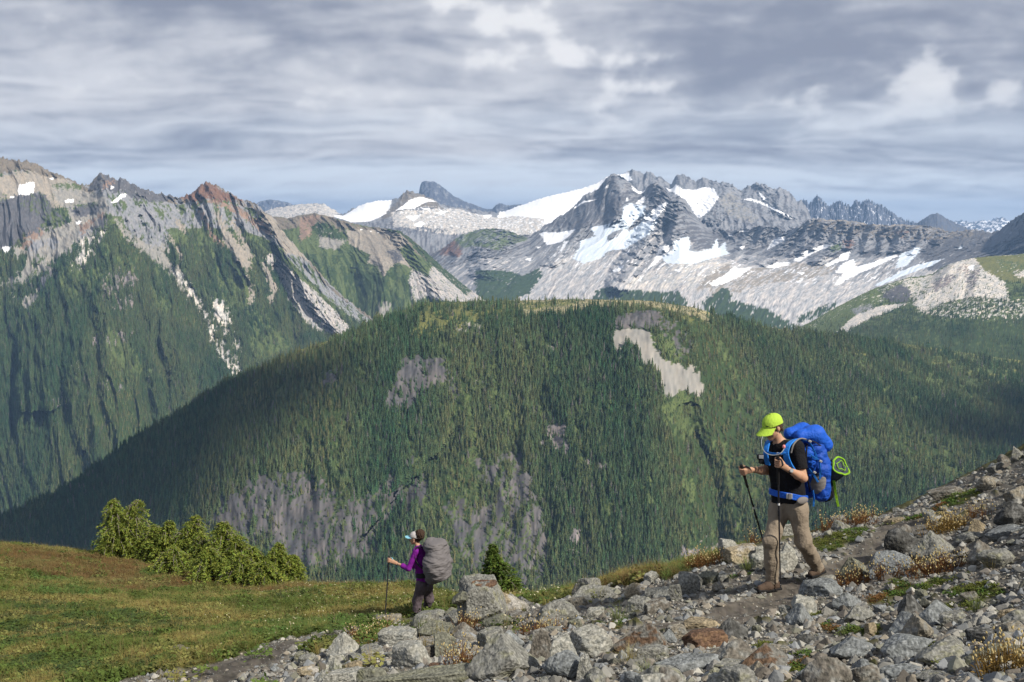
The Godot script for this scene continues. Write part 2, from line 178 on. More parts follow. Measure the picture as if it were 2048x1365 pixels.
var snow_massif_lines := [# back
		[0.0000,-2547,-316,-11183, 0.1958,-1282,-207,-10585, 0.3417,-466,-277,-10954, 0.5458,761,-62,-11199, 0.6442,1348,62,-11144, 0.7150,1758,11,-11038, 0.7833,2146,-52,-10936, 0.8667,2599,-89,-10773, 1.0000,3297,-508,-10469],
		# crest
		[0.0000,-2394,104,-10500, 0.0167,-2286,141,-10444, 0.0417,-2126,168,-10361, 0.0667,-1970,185,-10278, 0.0917,-1815,192,-10194, 0.1083,-1714,182,-10139, 0.1267,-1604,118,-10078, 0.1375,-1540,86,-10042, 0.1500,-1465,126,-10000, 0.1625,-1393,161,-9970, 0.1750,-1321,188,-9940, 0.1958,-1202,213,-9890, 0.2167,-1085,212,-9840, 0.2250,-1038,225,-9820, 0.2350,-983,251,-9807, 0.2433,-942,296,-9842, 0.2517,-901,293,-9877, 0.2600,-859,276,-9912, 0.2750,-784,255,-9975, 0.2883,-716,225,-10031, 0.3000,-656,190,-10080, 0.3208,-547,160,-10168, 0.3417,-436,143,-10255, 0.3667,-300,126,-10360, 0.3917,-161,113,-10465, 0.4083,-66,123,-10500, 0.4208,5,151,-10500, 0.4333,76,179,-10500, 0.4500,171,212,-10500, 0.4667,266,245,-10500, 0.4875,384,278,-10500, 0.5083,502,302,-10500, 0.5250,597,325,-10500, 0.5458,715,358,-10500, 0.5625,810,391,-10500, 0.5767,890,447,-10500, 0.5850,937,461,-10500, 0.6000,1022,471,-10500, 0.6083,1069,480,-10500, 0.6133,1097,498,-10493, 0.6200,1133,512,-10483, 0.6267,1170,502,-10474, 0.6325,1203,488,-10465, 0.6383,1235,469,-10457, 0.6442,1267,482,-10448, 0.6500,1298,487,-10440, 0.6550,1326,472,-10433, 0.6608,1358,449,-10424, 0.6683,1399,439,-10414, 0.6767,1445,401,-10402, 0.6833,1481,368,-10392, 0.6875,1504,391,-10386, 0.6933,1534,447,-10378, 0.7017,1579,465,-10366, 0.7067,1606,460,-10358, 0.7150,1651,431,-10346, 0.7217,1687,408,-10337, 0.7267,1714,403,-10330, 0.7333,1750,421,-10320, 0.7392,1781,430,-10312, 0.7450,1812,416,-10303, 0.7517,1848,402,-10294, 0.7583,1883,401,-10284, 0.7650,1919,378,-10274, 0.7717,1954,387,-10265, 0.7767,1980,377,-10258, 0.7833,2016,368,-10248, 0.7900,2051,354,-10238, 0.7967,2087,321,-10229, 0.8025,2118,303,-10220, 0.8083,2148,335,-10212, 0.8183,2199,357,-10196, 0.8283,2249,370,-10175, 0.8367,2291,365,-10156, 0.8467,2341,341,-10135, 0.8542,2379,313,-10118, 0.8600,2408,322,-10105, 0.8667,2441,331,-10091, 0.8750,2482,312,-10073, 0.8817,2516,289,-10058, 0.8900,2558,244,-10040, 0.8950,2583,207,-10029, 0.9000,2607,216,-10018, 0.9050,2632,207,-10007, 0.9100,2657,157,-9996, 0.9183,2700,63,-9978, 0.9417,2814,0,-9927, 1.0000,3092,-88,-9800],
		# slope
		[0.0000,-2258,45,-9900, 0.1083,-1608,43,-9500, 0.2333,-942,92,-9300, 0.4000,-104,22,-9600, 0.4833,333,109,-9700, 0.6083,1011,245,-9900, 0.7167,1528,213,-9500, 0.8167,2044,171,-9500, 0.9000,2451,42,-9400, 1.0000,2935,-126,-9300],
		# slope
		[0.0000,-2125,-84,-9300, 0.1083,-1525,-61,-9000, 0.2333,-893,-20,-8800, 0.4000,-97,-60,-8900, 0.4833,306,-48,-8900, 0.6083,942,-41,-9200, 0.7167,1418,20,-8800, 0.8167,1918,0,-8900, 0.9000,2324,-80,-8900, 1.0000,2812,-221,-8900],
		# foot
		[0.0000,-1902,-300,-8300, 0.1083,-1395,-334,-8200, 0.2333,-795,-335,-7800, 0.4000,-87,-326,-8000, 0.4833,280,-293,-8100, 0.6083,853,-300,-8300, 0.7167,1343,-263,-8300, 0.8167,1817,-266,-8400, 0.9000,2226,-307,-8500, 1.0000,2693,-423,-8500]]
var snow_massif_cover := [["snow", 1.00, 0.40, [0.391,1.91, 0.401,1.00, 0.417,1.00, 0.443,1.00, 0.473,1.00, 0.499,1.00, 0.533,1.00, 0.557,1.00, 0.569,1.00, 0.581,1.00, 0.595,1.00, 0.613,1.03, 0.621,1.45, 0.609,1.43, 0.623,3.24, 0.401,3.19]],
	["slab_pale", 0.75, 1.00, [0.391,1.68, 0.425,2.03, 0.467,2.36, 0.481,3.22, 0.401,3.19]],
	["snow", 1.00, 0.40, [0.677,1.43, 0.693,1.43, 0.705,1.63, 0.725,1.53, 0.756,1.40, 0.764,1.81, 0.749,2.49, 0.733,2.84, 0.725,2.76, 0.717,2.26, 0.701,1.93]],
	["snow", 1.00, 0.40, [0.120,1.66, 0.164,1.00, 0.192,1.00, 0.220,1.00, 0.216,1.76, 0.184,2.51, 0.152,2.49]],
	["slab_pale", 0.80, 1.00, [0.000,1.00, 0.066,1.00, 0.102,1.00, 0.134,1.00, 0.120,2.03, 0.000,1.98]],
	["rock_brown", 0.80, 1.00, [0.212,1.73, 0.238,1.00, 0.248,1.00, 0.289,1.05, 0.307,1.40, 0.271,1.61, 0.230,1.91, 0.198,2.56]],
	["slab_pale", 0.75, 1.00, [0.218,1.86, 0.271,1.76, 0.331,1.13, 0.359,1.45, 0.419,1.68, 0.477,2.41, 0.447,3.09, 0.301,3.14, 0.224,2.97]],
	["snow", 1.00, 0.30, [0.224,1.78, 0.242,1.55, 0.267,1.15, 0.293,1.08, 0.255,1.73]],
	["snow", 1.00, 0.30, [0.242,2.13, 0.265,1.98, 0.255,2.59]],
	["snow", 1.00, 0.30, [0.269,1.66, 0.283,1.58, 0.281,1.71]],
	["snow", 1.00, 0.30, [0.289,1.78, 0.315,1.45, 0.301,1.81]],
	["snow", 1.00, 0.30, [0.371,1.48, 0.387,1.33, 0.383,1.66, 0.373,1.71]],
	["snow", 1.00, 0.30, [0.255,2.87, 0.269,2.54, 0.275,2.76, 0.267,2.97]],
	["rock_dark", 0.50, 1.00, [0.214,3.02, 0.271,2.92, 0.319,3.02, 0.271,3.24, 0.218,3.22]],
	["snow", 1.00, 1.00, [0.808,1.76, 0.848,1.86, 0.888,2.08, 0.890,2.01, 0.848,1.78, 0.810,1.68]],
	["snow", 1.00, 1.00, [0.832,1.48, 0.840,1.68, 0.844,1.58, 0.834,1.43]],
	["scree_grey", 0.50, 1.00, [0.764,1.86, 0.792,1.38, 0.810,2.08, 0.832,2.61, 0.816,2.97, 0.774,2.54]],
	["snow", 0.20, 1.00, [0.214,1.86, 0.331,1.13, 0.447,2.08, 0.419,2.92, 0.271,2.92]]]
var snow_massif_ribs := [[180, 0.0326, [0.784,1.08, 0.766,1.96, 0.745,2.79]],
	[180, 0.0267, [0.844,1.00, 0.856,1.48, 0.874,1.91]]]
var front_massif_lines := [# back
		[0.0000,-701,-580,-8398, 0.1618,141,-411,-8632, 0.2588,675,-69,-8920, 0.3279,1045,-82,-8854, 0.3904,1361,-146,-8694, 0.4853,1842,-370,-8556, 0.5956,2330,-295,-8239, 0.7610,3041,-353,-7904, 1.0000,3655,-126,-6956, 1.0000,3655,-126,-6956],
		# crest
		[0.0000,-660,-250,-7900, 0.0294,-518,-182,-7925, 0.0441,-447,-136,-7938, 0.0551,-393,-93,-7947, 0.0662,-339,-65,-7956, 0.0772,-285,-50,-7966, 0.0897,-224,-36,-7976, 0.1066,-141,-29,-7991, 0.1176,-87,-32,-8000, 0.1324,-15,-47,-8044, 0.1434,40,-73,-8077, 0.1618,133,-81,-8132, 0.1779,215,-29,-8180, 0.1838,245,-4,-8197, 0.1941,298,15,-8228, 0.2044,351,59,-8259, 0.2147,405,86,-8289, 0.2221,443,116,-8311, 0.2294,482,146,-8333, 0.2353,513,184,-8351, 0.2412,544,218,-8368, 0.2500,591,241,-8395, 0.2588,639,261,-8421, 0.2647,670,284,-8439, 0.2699,698,319,-8454, 0.2750,725,353,-8469, 0.2809,757,377,-8487, 0.2860,785,385,-8498, 0.2926,818,369,-8475, 0.3000,854,345,-8451, 0.3074,889,317,-8426, 0.3132,918,298,-8407, 0.3206,953,256,-8382, 0.3279,988,248,-8357, 0.3353,1023,284,-8333, 0.3419,1053,306,-8311, 0.3471,1077,312,-8293, 0.3515,1098,301,-8279, 0.3574,1126,274,-8259, 0.3647,1160,229,-8234, 0.3706,1187,196,-8215, 0.3750,1207,199,-8200, 0.3809,1237,206,-8200, 0.3853,1259,195,-8200, 0.3904,1285,184,-8200, 0.3949,1308,140,-8200, 0.4015,1343,92,-8200, 0.4088,1380,48,-8200, 0.4162,1418,4,-8200, 0.4221,1449,-22,-8200, 0.4294,1486,-26,-8200, 0.4382,1530,-18,-8200, 0.4500,1585,-41,-8173, 0.4618,1637,-48,-8138, 0.4721,1682,-26,-8107, 0.4853,1740,-40,-8067, 0.4941,1777,-18,-8040, 0.5044,1821,-7,-8009, 0.5184,1880,-14,-7967, 0.5294,1926,-25,-7933, 0.5382,1963,-50,-7907, 0.5471,1999,-36,-7880, 0.5588,2046,-7,-7844, 0.5676,2081,18,-7818, 0.5750,2110,39,-7797, 0.5838,2148,42,-7780, 0.5956,2198,35,-7757, 0.6088,2254,31,-7731, 0.6250,2321,31,-7700, 0.6397,2382,21,-7671, 0.6544,2443,7,-7643, 0.6728,2518,-3,-7607, 0.6912,2592,-7,-7571, 0.7059,2651,0,-7543, 0.7191,2703,-7,-7517, 0.7353,2766,-7,-7486, 0.7485,2818,-13,-7460, 0.7610,2866,-23,-7436, 0.7757,2924,-47,-7407, 0.7941,2996,-47,-7380, 0.8125,3069,-36,-7355, 0.8272,3127,-40,-7335, 0.8419,3186,-59,-7315, 0.8529,3228,-39,-7300, 0.8640,3220,3,-7175, 0.8750,3210,41,-7050, 0.8882,3196,65,-6900, 0.9265,3288,137,-6763, 1.0000,3450,204,-6500],
		# slope
		[0.0000,-644,-313,-7700, 0.0882,-222,-155,-7650, 0.1618,128,-149,-7850, 0.2206,415,-43,-7900, 0.2853,729,124,-7900, 0.3456,1035,108,-8000, 0.3824,1171,35,-7700, 0.4412,1510,-126,-8000, 0.5074,1814,-143,-7900, 0.5809,2075,-119,-7550, 0.6691,2437,-134,-7400, 0.7647,2796,-130,-7200, 0.8382,3058,-121,-7050, 0.8882,3132,-46,-6750, 1.0000,3407,29,-6400],
		# slope
		[0.0000,-612,-397,-7300, 0.0882,-212,-264,-7300, 0.1618,119,-264,-7300, 0.2206,387,-199,-7350, 0.2853,685,-134,-7400, 0.3456,967,-134,-7450, 0.3824,1098,-163,-7200, 0.4412,1399,-234,-7400, 0.5074,1679,-264,-7300, 0.5809,1943,-271,-7050, 0.6691,2278,-265,-6900, 0.7647,2664,-217,-6850, 0.8382,2974,-186,-6850, 0.8882,3091,-150,-6650, 1.0000,3388,-115,-6350],
		# slope
		[0.0000,-571,-494,-6800, 0.0882,-197,-398,-6750, 0.1618,110,-425,-6700, 0.2206,352,-392,-6650, 0.2853,613,-359,-6600, 0.3456,860,-359,-6600, 0.3824,995,-368,-6500, 0.4412,1223,-380,-6450, 0.5074,1476,-406,-6400, 0.5809,1741,-429,-6300, 0.6691,2070,-425,-6250, 0.7647,2456,-342,-6300, 0.8382,2827,-279,-6500, 0.8882,3049,-237,-6550, 1.0000,3368,-228,-6300],
		# foot
		[0.0000,-514,-611,-6100, 0.0882,-176,-573,-6000, 0.1618,97,-577,-5900, 0.2206,310,-572,-5850, 0.2853,541,-567,-5800, 0.3456,759,-567,-5800, 0.3824,884,-576,-5750, 0.4412,1086,-597,-5700, 0.5074,1321,-623,-5700, 0.5809,1582,-623,-5700, 0.6691,1895,-597,-5700, 0.7647,2270,-527,-5800, 0.8382,2661,-443,-6100, 0.8882,2941,-400,-6300, 1.0000,3270,-387,-6100]]
var front_massif_cover := [["slab", 0.95, 1.00, [0.144,3.79, 0.162,3.35, 0.204,3.02, 0.232,3.15, 0.279,3.32, 0.297,3.15, 0.291,3.76, 0.277,3.92, 0.329,3.76, 0.351,3.59, 0.449,2.92, 0.513,3.39, 0.513,4.39, 0.387,4.73, 0.144,4.76]],
	["slab", 0.95, 1.00, [0.427,3.82, 0.449,3.49, 0.491,3.08, 0.547,2.85, 0.599,2.92, 0.621,3.49, 0.675,3.45, 0.766,3.39, 0.749,3.66, 0.705,3.92, 0.641,4.29, 0.555,4.73, 0.427,4.70]],
	["scree_tan", 0.55, 1.00, [0.427,3.92, 0.449,3.59, 0.491,3.18, 0.557,2.85, 0.617,2.98, 0.599,3.25, 0.557,3.49, 0.513,3.66, 0.471,3.99, 0.427,4.19]],
	["scree_tan", 0.85, 1.00, [0.415,3.82, 0.433,3.42, 0.459,3.05, 0.455,3.52, 0.433,3.89, 0.405,4.09]],
	["rock_dark", 0.90, 1.00, [0.735,2.55, 0.749,1.84, 0.814,1.17, 0.852,1.00, 0.890,1.00, 1.000,1.24, 1.000,3.45, 0.846,3.08, 0.814,3.18, 0.766,3.45, 0.749,3.45]],  # left-facing end of the ridge: its shade put into the rock colour
	["slab_pale", 0.50, 1.00, [0.297,3.99, 0.351,3.59, 0.423,3.12, 0.459,3.05, 0.405,3.96, 0.333,4.19]],
	["rock_dark", 0.70, 1.00, [0.178,1.00, 0.206,1.00, 0.232,1.17, 0.265,1.17, 0.287,1.03, 0.295,1.64, 0.297,2.18, 0.271,2.38, 0.224,2.01]],  # left face of the pyramid: darker rock, with its shade also painted in
	["rock_dark", 0.70, 1.00, [0.335,1.00, 0.349,1.07, 0.367,1.20, 0.351,1.84, 0.339,1.84]],  # dark rock tone that also paints the shade on this second block
	["rock_dark", 0.60, 1.00, [0.389,2.01, 0.413,1.94, 0.455,1.00, 0.441,2.51, 0.405,2.88, 0.395,2.51]],  # partly darker rock, partly painted shade on the face beside the spur
	["ice", 1.00, 0.50, [0.299,2.01, 0.309,1.84, 0.331,1.87, 0.329,2.24, 0.321,2.28, 0.309,2.51, 0.303,2.75, 0.285,2.92, 0.271,2.71, 0.257,2.58, 0.251,2.28, 0.263,2.34, 0.283,2.41, 0.297,2.31]],
	["ice", 1.00, 0.50, [0.236,2.58, 0.255,2.61, 0.273,2.65, 0.277,2.88, 0.301,2.65, 0.321,2.41, 0.351,2.24, 0.341,2.65, 0.321,2.88, 0.301,3.12, 0.279,3.12, 0.265,3.29, 0.240,3.35, 0.224,3.12, 0.234,2.85]],
	["ice", 1.00, 0.50, [0.373,2.78, 0.395,2.48, 0.397,2.75, 0.395,2.95, 0.409,2.92, 0.429,2.61, 0.437,1.84, 0.439,2.45, 0.449,1.91, 0.451,2.48, 0.455,2.65, 0.425,3.08, 0.405,3.32, 0.363,3.45, 0.355,3.29, 0.373,3.05]],
	["snow", 1.00, 0.40, [0.325,2.34, 0.343,2.01, 0.365,1.54, 0.359,1.91, 0.341,2.45, 0.327,2.41]],
	["snow", 1.00, 0.40, [0.176,1.40, 0.204,1.87, 0.230,2.04, 0.220,2.21, 0.208,2.38, 0.186,2.31]],
	["snow", 1.00, 0.40, [0.206,2.71, 0.212,2.38, 0.218,2.45, 0.208,2.82]],
	["snow", 1.00, 0.40, [0.311,1.13, 0.335,1.00, 0.325,1.24, 0.313,1.30]],
	["snow", 1.00, 0.40, [0.317,1.81, 0.329,1.40, 0.331,1.64, 0.325,1.84]],
	["snow", 1.00, 0.40, [0.353,3.02, 0.367,2.92, 0.365,3.12, 0.349,3.45, 0.331,3.69, 0.343,3.45]],
	["snow", 1.00, 0.40, [0.283,3.66, 0.299,3.49, 0.297,3.62, 0.285,3.69]],
	["snow", 1.00, 0.40, [0.154,2.75, 0.166,2.68, 0.162,2.85]],
	["snow", 1.00, 0.40, [0.425,3.86, 0.449,3.55, 0.463,3.18, 0.469,3.29, 0.489,3.15, 0.473,3.52, 0.449,3.82, 0.431,3.92]],
	["snow", 1.00, 0.40, [0.319,3.89, 0.331,3.76, 0.323,3.92]],
	["snow", 1.00, 0.40, [0.226,1.07, 0.244,1.30, 0.261,1.44, 0.248,1.40, 0.230,1.20]],
	["snow", 1.00, 0.40, [0.170,2.18, 0.178,2.28, 0.174,2.34]],
	["snow", 1.00, 0.40, [0.469,2.21, 0.479,2.08, 0.475,2.34]],
	["snow", 1.00, 0.40, [0.375,3.59, 0.387,3.49, 0.381,3.62]],
	["snow", 1.00, 0.40, [0.269,1.30, 0.279,1.34, 0.277,1.40]],
	["snow", 1.00, 0.40, [0.303,1.71, 0.307,1.67, 0.303,1.81]],
	["rock_grey", 1.00, 0.40, [0.305,2.55, 0.323,2.31, 0.327,2.38, 0.315,2.55, 0.307,2.68]],
	["rock_grey", 0.80, 0.40, [0.275,2.71, 0.291,2.61, 0.299,2.58, 0.291,2.78, 0.277,2.88]],
	["forest", 0.95, 1.00, [0.082,3.18, 0.118,3.22, 0.136,3.29, 0.150,3.42, 0.174,3.18, 0.180,3.45, 0.160,3.96, 0.144,4.13, 0.118,4.50, 0.082,4.50]],
	["forest", 0.90, 1.00, [0.255,4.29, 0.259,4.09, 0.279,3.99, 0.297,4.09, 0.351,4.16, 0.379,4.09, 0.393,4.26, 0.393,4.46, 0.255,4.50]],
	["forest", 0.90, 1.00, [0.415,4.29, 0.449,3.92, 0.459,4.06, 0.451,4.39, 0.423,4.53]],
	["veg", 0.60, 1.00, [0.036,1.00, 0.082,1.00, 0.118,1.00, 0.130,1.00, 0.152,1.00, 0.160,1.57, 0.140,1.77, 0.118,2.21, 0.046,1.54]],
	["rock_red", 0.80, 1.00, [0.034,1.00, 0.048,1.00, 0.050,1.00, 0.062,1.94, 0.056,2.11, 0.044,1.81, 0.028,1.44]],
	["scree_tan", 0.70, 1.00, [0.016,1.00, 0.042,1.00, 0.028,1.07, 0.016,1.00]],
	["snow", 1.00, 0.50, [0.549,2.78, 0.569,2.34, 0.597,2.04, 0.605,2.11, 0.577,2.48, 0.559,2.82]],
	["snow", 1.00, 0.50, [0.505,3.12, 0.525,2.88, 0.545,2.85, 0.543,2.98, 0.521,3.12]],
	["snow", 1.00, 0.50, [0.619,2.48, 0.635,2.31, 0.629,2.71, 0.615,2.78]],
	["snow", 1.00, 0.50, [0.611,3.18, 0.623,2.85, 0.639,2.65, 0.641,2.98, 0.661,2.85, 0.685,2.65, 0.699,2.28, 0.703,2.61, 0.681,2.88, 0.649,3.18, 0.615,3.59, 0.609,3.59, 0.623,3.22]],
	["snow", 1.00, 0.50, [0.511,2.28, 0.519,1.77, 0.537,1.50, 0.537,1.77, 0.519,2.14]],
	["snow", 1.00, 0.50, [0.451,1.57, 0.485,1.13, 0.461,1.30]],
	["snow", 1.00, 0.50, [0.595,2.92, 0.611,2.71, 0.627,2.58, 0.621,2.75, 0.601,2.98]],
	["snow", 1.00, 0.50, [0.553,3.55, 0.565,3.39, 0.561,3.55]],
	["snow", 1.00, 0.50, [0.663,3.35, 0.671,3.29, 0.669,3.39]],
	["snow", 1.00, 0.50, [0.555,3.22, 0.567,3.18, 0.563,3.29]],
	["ice", 1.00, 0.60, [0.707,2.45, 0.717,2.38, 0.731,2.11, 0.737,2.18, 0.731,2.61, 0.717,3.08, 0.699,3.15, 0.705,2.71]],
	["ice", 1.00, 0.60, [0.669,3.59, 0.699,3.35, 0.729,3.12, 0.770,2.95, 0.754,3.22, 0.717,3.42, 0.679,3.62]],
	["ice", 1.00, 0.60, [0.792,2.28, 0.798,2.11, 0.796,2.45]],
	["rock_red", 0.80, 1.00, [0.621,1.87, 0.635,1.81, 0.639,2.04, 0.629,2.24]],
	["rock_red", 0.50, 1.00, [0.695,1.40, 0.723,1.30, 0.713,1.74]],
	["veg", 0.70, 1.00, [0.603,2.14, 0.621,1.94, 0.621,2.18, 0.607,2.45]],
	["scree_tan", 0.80, 1.00, [0.559,1.00, 0.577,1.00, 0.603,1.10, 0.631,1.07, 0.663,1.07, 0.701,1.10, 0.749,1.00, 0.770,1.00, 0.770,1.00, 0.749,1.00, 0.701,1.00, 0.663,1.00, 0.631,1.00, 0.603,1.00, 0.577,1.00, 0.559,1.00]],
	["rock_brown", 0.45, 1.00, [0.569,1.54, 0.619,1.67, 0.685,1.71, 0.749,1.74, 0.814,1.61, 0.814,1.00, 0.749,1.00, 0.685,1.00, 0.621,1.13, 0.569,1.10]],
	["forest", 0.85, 1.00, [0.435,4.16, 0.481,4.23, 0.513,4.29, 0.555,4.56, 0.535,4.76, 0.435,4.70]],
	["forest", 0.60, 1.00, [0.557,4.50, 0.589,4.36, 0.613,4.16, 0.609,4.03, 0.583,4.19, 0.555,4.43]],
	["snow", 0.10, 1.00, [0.180,2.51, 0.242,2.38, 0.315,2.88, 0.333,3.52, 0.279,3.76, 0.198,3.52]],
	["snow", 0.16, 1.00, [0.333,3.39, 0.387,3.22, 0.459,2.95, 0.513,3.39, 0.441,3.92, 0.351,3.89]],
	["snow", 0.14, 1.00, [0.513,3.12, 0.621,2.92, 0.707,2.71, 0.749,3.05, 0.663,3.59, 0.577,3.79, 0.513,3.55]]]
var front_massif_ribs := [[130, 0.0269, [0.285,1.07, 0.289,1.50, 0.297,1.81, 0.297,2.28]],
	[100, 0.0180, [0.345,1.10, 0.339,1.54, 0.325,2.18]],
	[270, 0.0233, [0.369,1.27, 0.357,1.87, 0.341,2.48, 0.329,2.95, 0.307,3.52, 0.293,3.99]],
	[120, 0.0215, [0.242,2.01, 0.222,2.45, 0.198,3.08]],
	[140, 0.0162, [0.381,1.30, 0.377,2.18, 0.369,2.71, 0.357,3.08]],
	[-110, 0.0090, [0.363,2.28, 0.361,2.61, 0.363,2.92]],
	[150, 0.0310, [0.128,1.00, 0.102,2.24, 0.098,3.32]],
	[110, 0.0150, [0.551,1.00, 0.531,2.11, 0.505,2.95]],
	[90, 0.0107, [0.591,1.24, 0.569,1.84, 0.561,2.48]],
	[130, 0.0172, [0.633,1.27, 0.611,2.21, 0.585,2.75]],
	[80, 0.0150, [0.731,1.24, 0.703,2.31]],
	[75, 0.0094, [0.561,1.10, 0.541,1.97, 0.519,2.88]],
	[75, 0.0094, [0.575,1.07, 0.561,1.74, 0.545,2.55]],
	[75, 0.0094, [0.603,1.10, 0.591,1.74, 0.577,2.28]],
	[75, 0.0094, [0.625,1.10, 0.611,1.67, 0.603,2.21]],
	[75, 0.0094, [0.647,1.00, 0.637,1.67, 0.631,2.18]],
	[75, 0.0094, [0.667,1.00, 0.659,1.71, 0.653,2.31]],
	[75, 0.0094, [0.691,1.00, 0.683,1.74, 0.675,2.34]],
	[75, 0.0094, [0.715,1.13, 0.705,1.81, 0.695,2.38]],
	[75, 0.0094, [0.749,1.00, 0.735,1.84, 0.723,2.51]],
	[75, 0.0094, [0.774,1.00, 0.760,1.91]],
	[75, 0.0094, [0.489,1.00, 0.475,1.97, 0.465,2.85]],
	[75, 0.0094, [0.509,1.10, 0.495,1.87, 0.483,2.78]]]
var slab_hill_lines := [# back
		[0.0000,1100,-614,-4489, 0.0942,1269,-572,-4625, 0.2029,1472,-501,-4783, 0.3188,1679,-439,-4886, 0.4203,1867,-412,-4976, 0.4638,1932,-383,-4974, 0.5290,2031,-348,-4972, 0.6087,2153,-331,-4969, 0.6812,2264,-325,-4966, 0.8116,2445,-303,-4924, 1.0000,2693,-281,-4852],
		# crest
		[0.0000,1006,-414,-4100, 0.0580,1103,-390,-4186, 0.0942,1164,-372,-4239, 0.1449,1253,-337,-4314, 0.2029,1357,-301,-4400, 0.2609,1453,-266,-4453, 0.3188,1552,-239,-4507, 0.3696,1639,-218,-4553, 0.4203,1729,-212,-4600, 0.4435,1762,-204,-4600, 0.4638,1791,-183,-4600, 0.4928,1832,-162,-4600, 0.5290,1883,-148,-4600, 0.5580,1925,-139,-4600, 0.6087,1997,-131,-4600, 0.6522,2060,-127,-4600, 0.6812,2102,-125,-4600, 0.7072,2139,-120,-4600, 0.8116,2271,-103,-4564, 1.0000,2503,-81,-4500],
		# slope
		[0.0000,982,-437,-4000, 0.2029,1297,-343,-4200, 0.4203,1600,-270,-4250, 0.5652,1792,-221,-4250, 0.7072,1981,-212,-4250, 1.0000,2315,-188,-4150],
		# slope
		[0.0000,934,-451,-3800, 0.2029,1191,-385,-3850, 0.4203,1454,-341,-3850, 0.5652,1628,-306,-3850, 0.7072,1800,-306,-3850, 1.0000,2099,-289,-3750],
		# foot
		[0.0000,861,-447,-3500, 0.2029,1070,-441,-3450, 0.4203,1289,-442,-3400, 0.5652,1424,-444,-3350, 0.7072,1552,-452,-3300, 1.0000,1803,-453,-3200]]
var slab_hill_cover := [["slab_pale", 0.80, 1.00, [0.441,1.13, 0.519,1.00, 0.559,1.00, 0.593,1.43, 0.653,2.08, 0.665,2.69, 0.559,2.54, 0.475,2.51, 0.413,2.66, 0.383,2.21, 0.433,1.78]],
	["slab_pale", 0.60, 1.00, [0.349,1.00, 0.391,1.13, 0.441,1.13, 0.451,1.86, 0.391,2.24, 0.369,1.68]],
	["rock_purple", 0.70, 1.00, [0.441,1.55, 0.493,1.50, 0.517,1.63, 0.475,1.93, 0.451,1.98]],
	["rock_purple", 0.50, 1.00, [0.539,1.58, 0.585,1.53, 0.577,1.91, 0.551,2.31, 0.535,1.93]],
	["slab_pale", 0.95, 1.00, [0.162,2.69, 0.220,2.11, 0.285,1.96, 0.339,2.11, 0.377,2.16, 0.265,2.44, 0.220,2.69, 0.192,2.89]],
	["rock_dark", 0.85, 1.00, [0.307,1.40, 0.349,1.28, 0.383,1.73, 0.369,2.11, 0.327,1.98, 0.297,1.63]],
	["meadow", 0.85, 1.00, [0.561,1.00, 0.645,1.00, 0.900,1.30, 0.900,2.31, 0.707,2.11, 0.645,1.96, 0.593,1.63]],
	["veg", 0.50, 1.00, [0.623,1.13, 0.729,1.55, 0.729,1.88, 0.645,1.68]],
	["veg", 0.75, 1.00, [0.026,1.00, 0.060,1.00, 0.146,1.00, 0.206,1.00, 0.285,1.00, 0.289,1.83, 0.220,2.11, 0.170,2.66, 0.094,2.74]],
	["rock_grey", 0.60, 1.00, [0.204,1.68, 0.265,1.73, 0.273,2.03, 0.220,2.11]],
	["snow", 1.00, 0.20, [0.547,1.40, 0.563,1.38, 0.561,1.58, 0.553,1.55]],
	["slab_pale", 0.70, 1.00, [0.679,1.73, 0.729,1.68, 0.729,1.96, 0.687,1.88]],
	["slab_pale", 0.40, 1.00, [0.391,2.59, 0.475,2.56, 0.559,2.59, 0.687,2.69, 0.816,2.46, 0.816,3.17, 0.645,3.17, 0.475,2.99]],
	["rock_red", 0.30, 1.00, [0.513,1.28, 0.543,1.20, 0.547,1.55, 0.521,1.58]],
	["forest", 0.60, 1.00, [0.170,2.82, 0.265,2.82, 0.369,2.87, 0.455,3.09, 0.603,3.17, 0.900,3.02, 0.900,3.65, 0.136,3.57]],
	["forest", 0.80, 1.00, [0.467,3.17, 0.603,3.27, 0.900,3.17, 0.900,3.85, 0.467,4.00]]]
var slab_hill_ribs := [[-40, 0.0254, [0.285,1.00, 0.289,1.58, 0.339,2.11]],
	[40, 0.0296, [0.501,1.15, 0.467,1.58, 0.403,2.16]],
	[-40, 0.0254, [0.555,1.48, 0.543,1.96, 0.535,2.49]]]
var far_west_hill_lines := [# back
		[0.0000,-4164,-432,-15775, 0.2000,-3877,-331,-15778, 0.3000,-3733,-244,-15780, 0.3750,-3625,-203,-15781, 0.4250,-3553,-177,-15781, 0.5000,-3446,-163,-15782, 0.5750,-3340,-177,-15783, 0.6400,-3248,-190,-15784, 0.7000,-3163,-217,-15785, 0.8000,-3022,-271,-15786, 1.0000,-2739,-365,-15789, 1.0000,-2739,-365,-15789],
		# crest
		[0.0000,-3965,68,-15000, 0.2000,-3691,169,-15000, 0.3000,-3553,256,-15000, 0.3750,-3450,297,-15000, 0.4250,-3382,323,-15000, 0.5000,-3280,337,-15000, 0.5750,-3178,323,-15000, 0.6400,-3091,310,-15000, 0.7000,-3010,283,-15000, 0.8000,-2875,229,-15000, 1.0000,-2606,135,-15000],
		# slope
		[0.0000,-3675,-213,-13875, 0.1429,-3494,-146,-13875, 0.2857,-3312,-49,-13875, 0.4286,-3130,26,-13875, 0.5714,-2951,26,-13875, 0.7143,-2772,-20,-13875, 0.8571,-2594,-88,-13875, 1.0000,-2416,-150,-13875],
		# foot
		[0.0000,-3322,-566,-12500, 0.1429,-3157,-505,-12500, 0.2857,-2993,-417,-12500, 0.4286,-2829,-349,-12500, 0.5714,-2667,-349,-12500, 0.7143,-2505,-390,-12500, 0.8571,-2344,-452,-12500, 1.0000,-2183,-509,-12500]]
var far_west_hill_cover := []
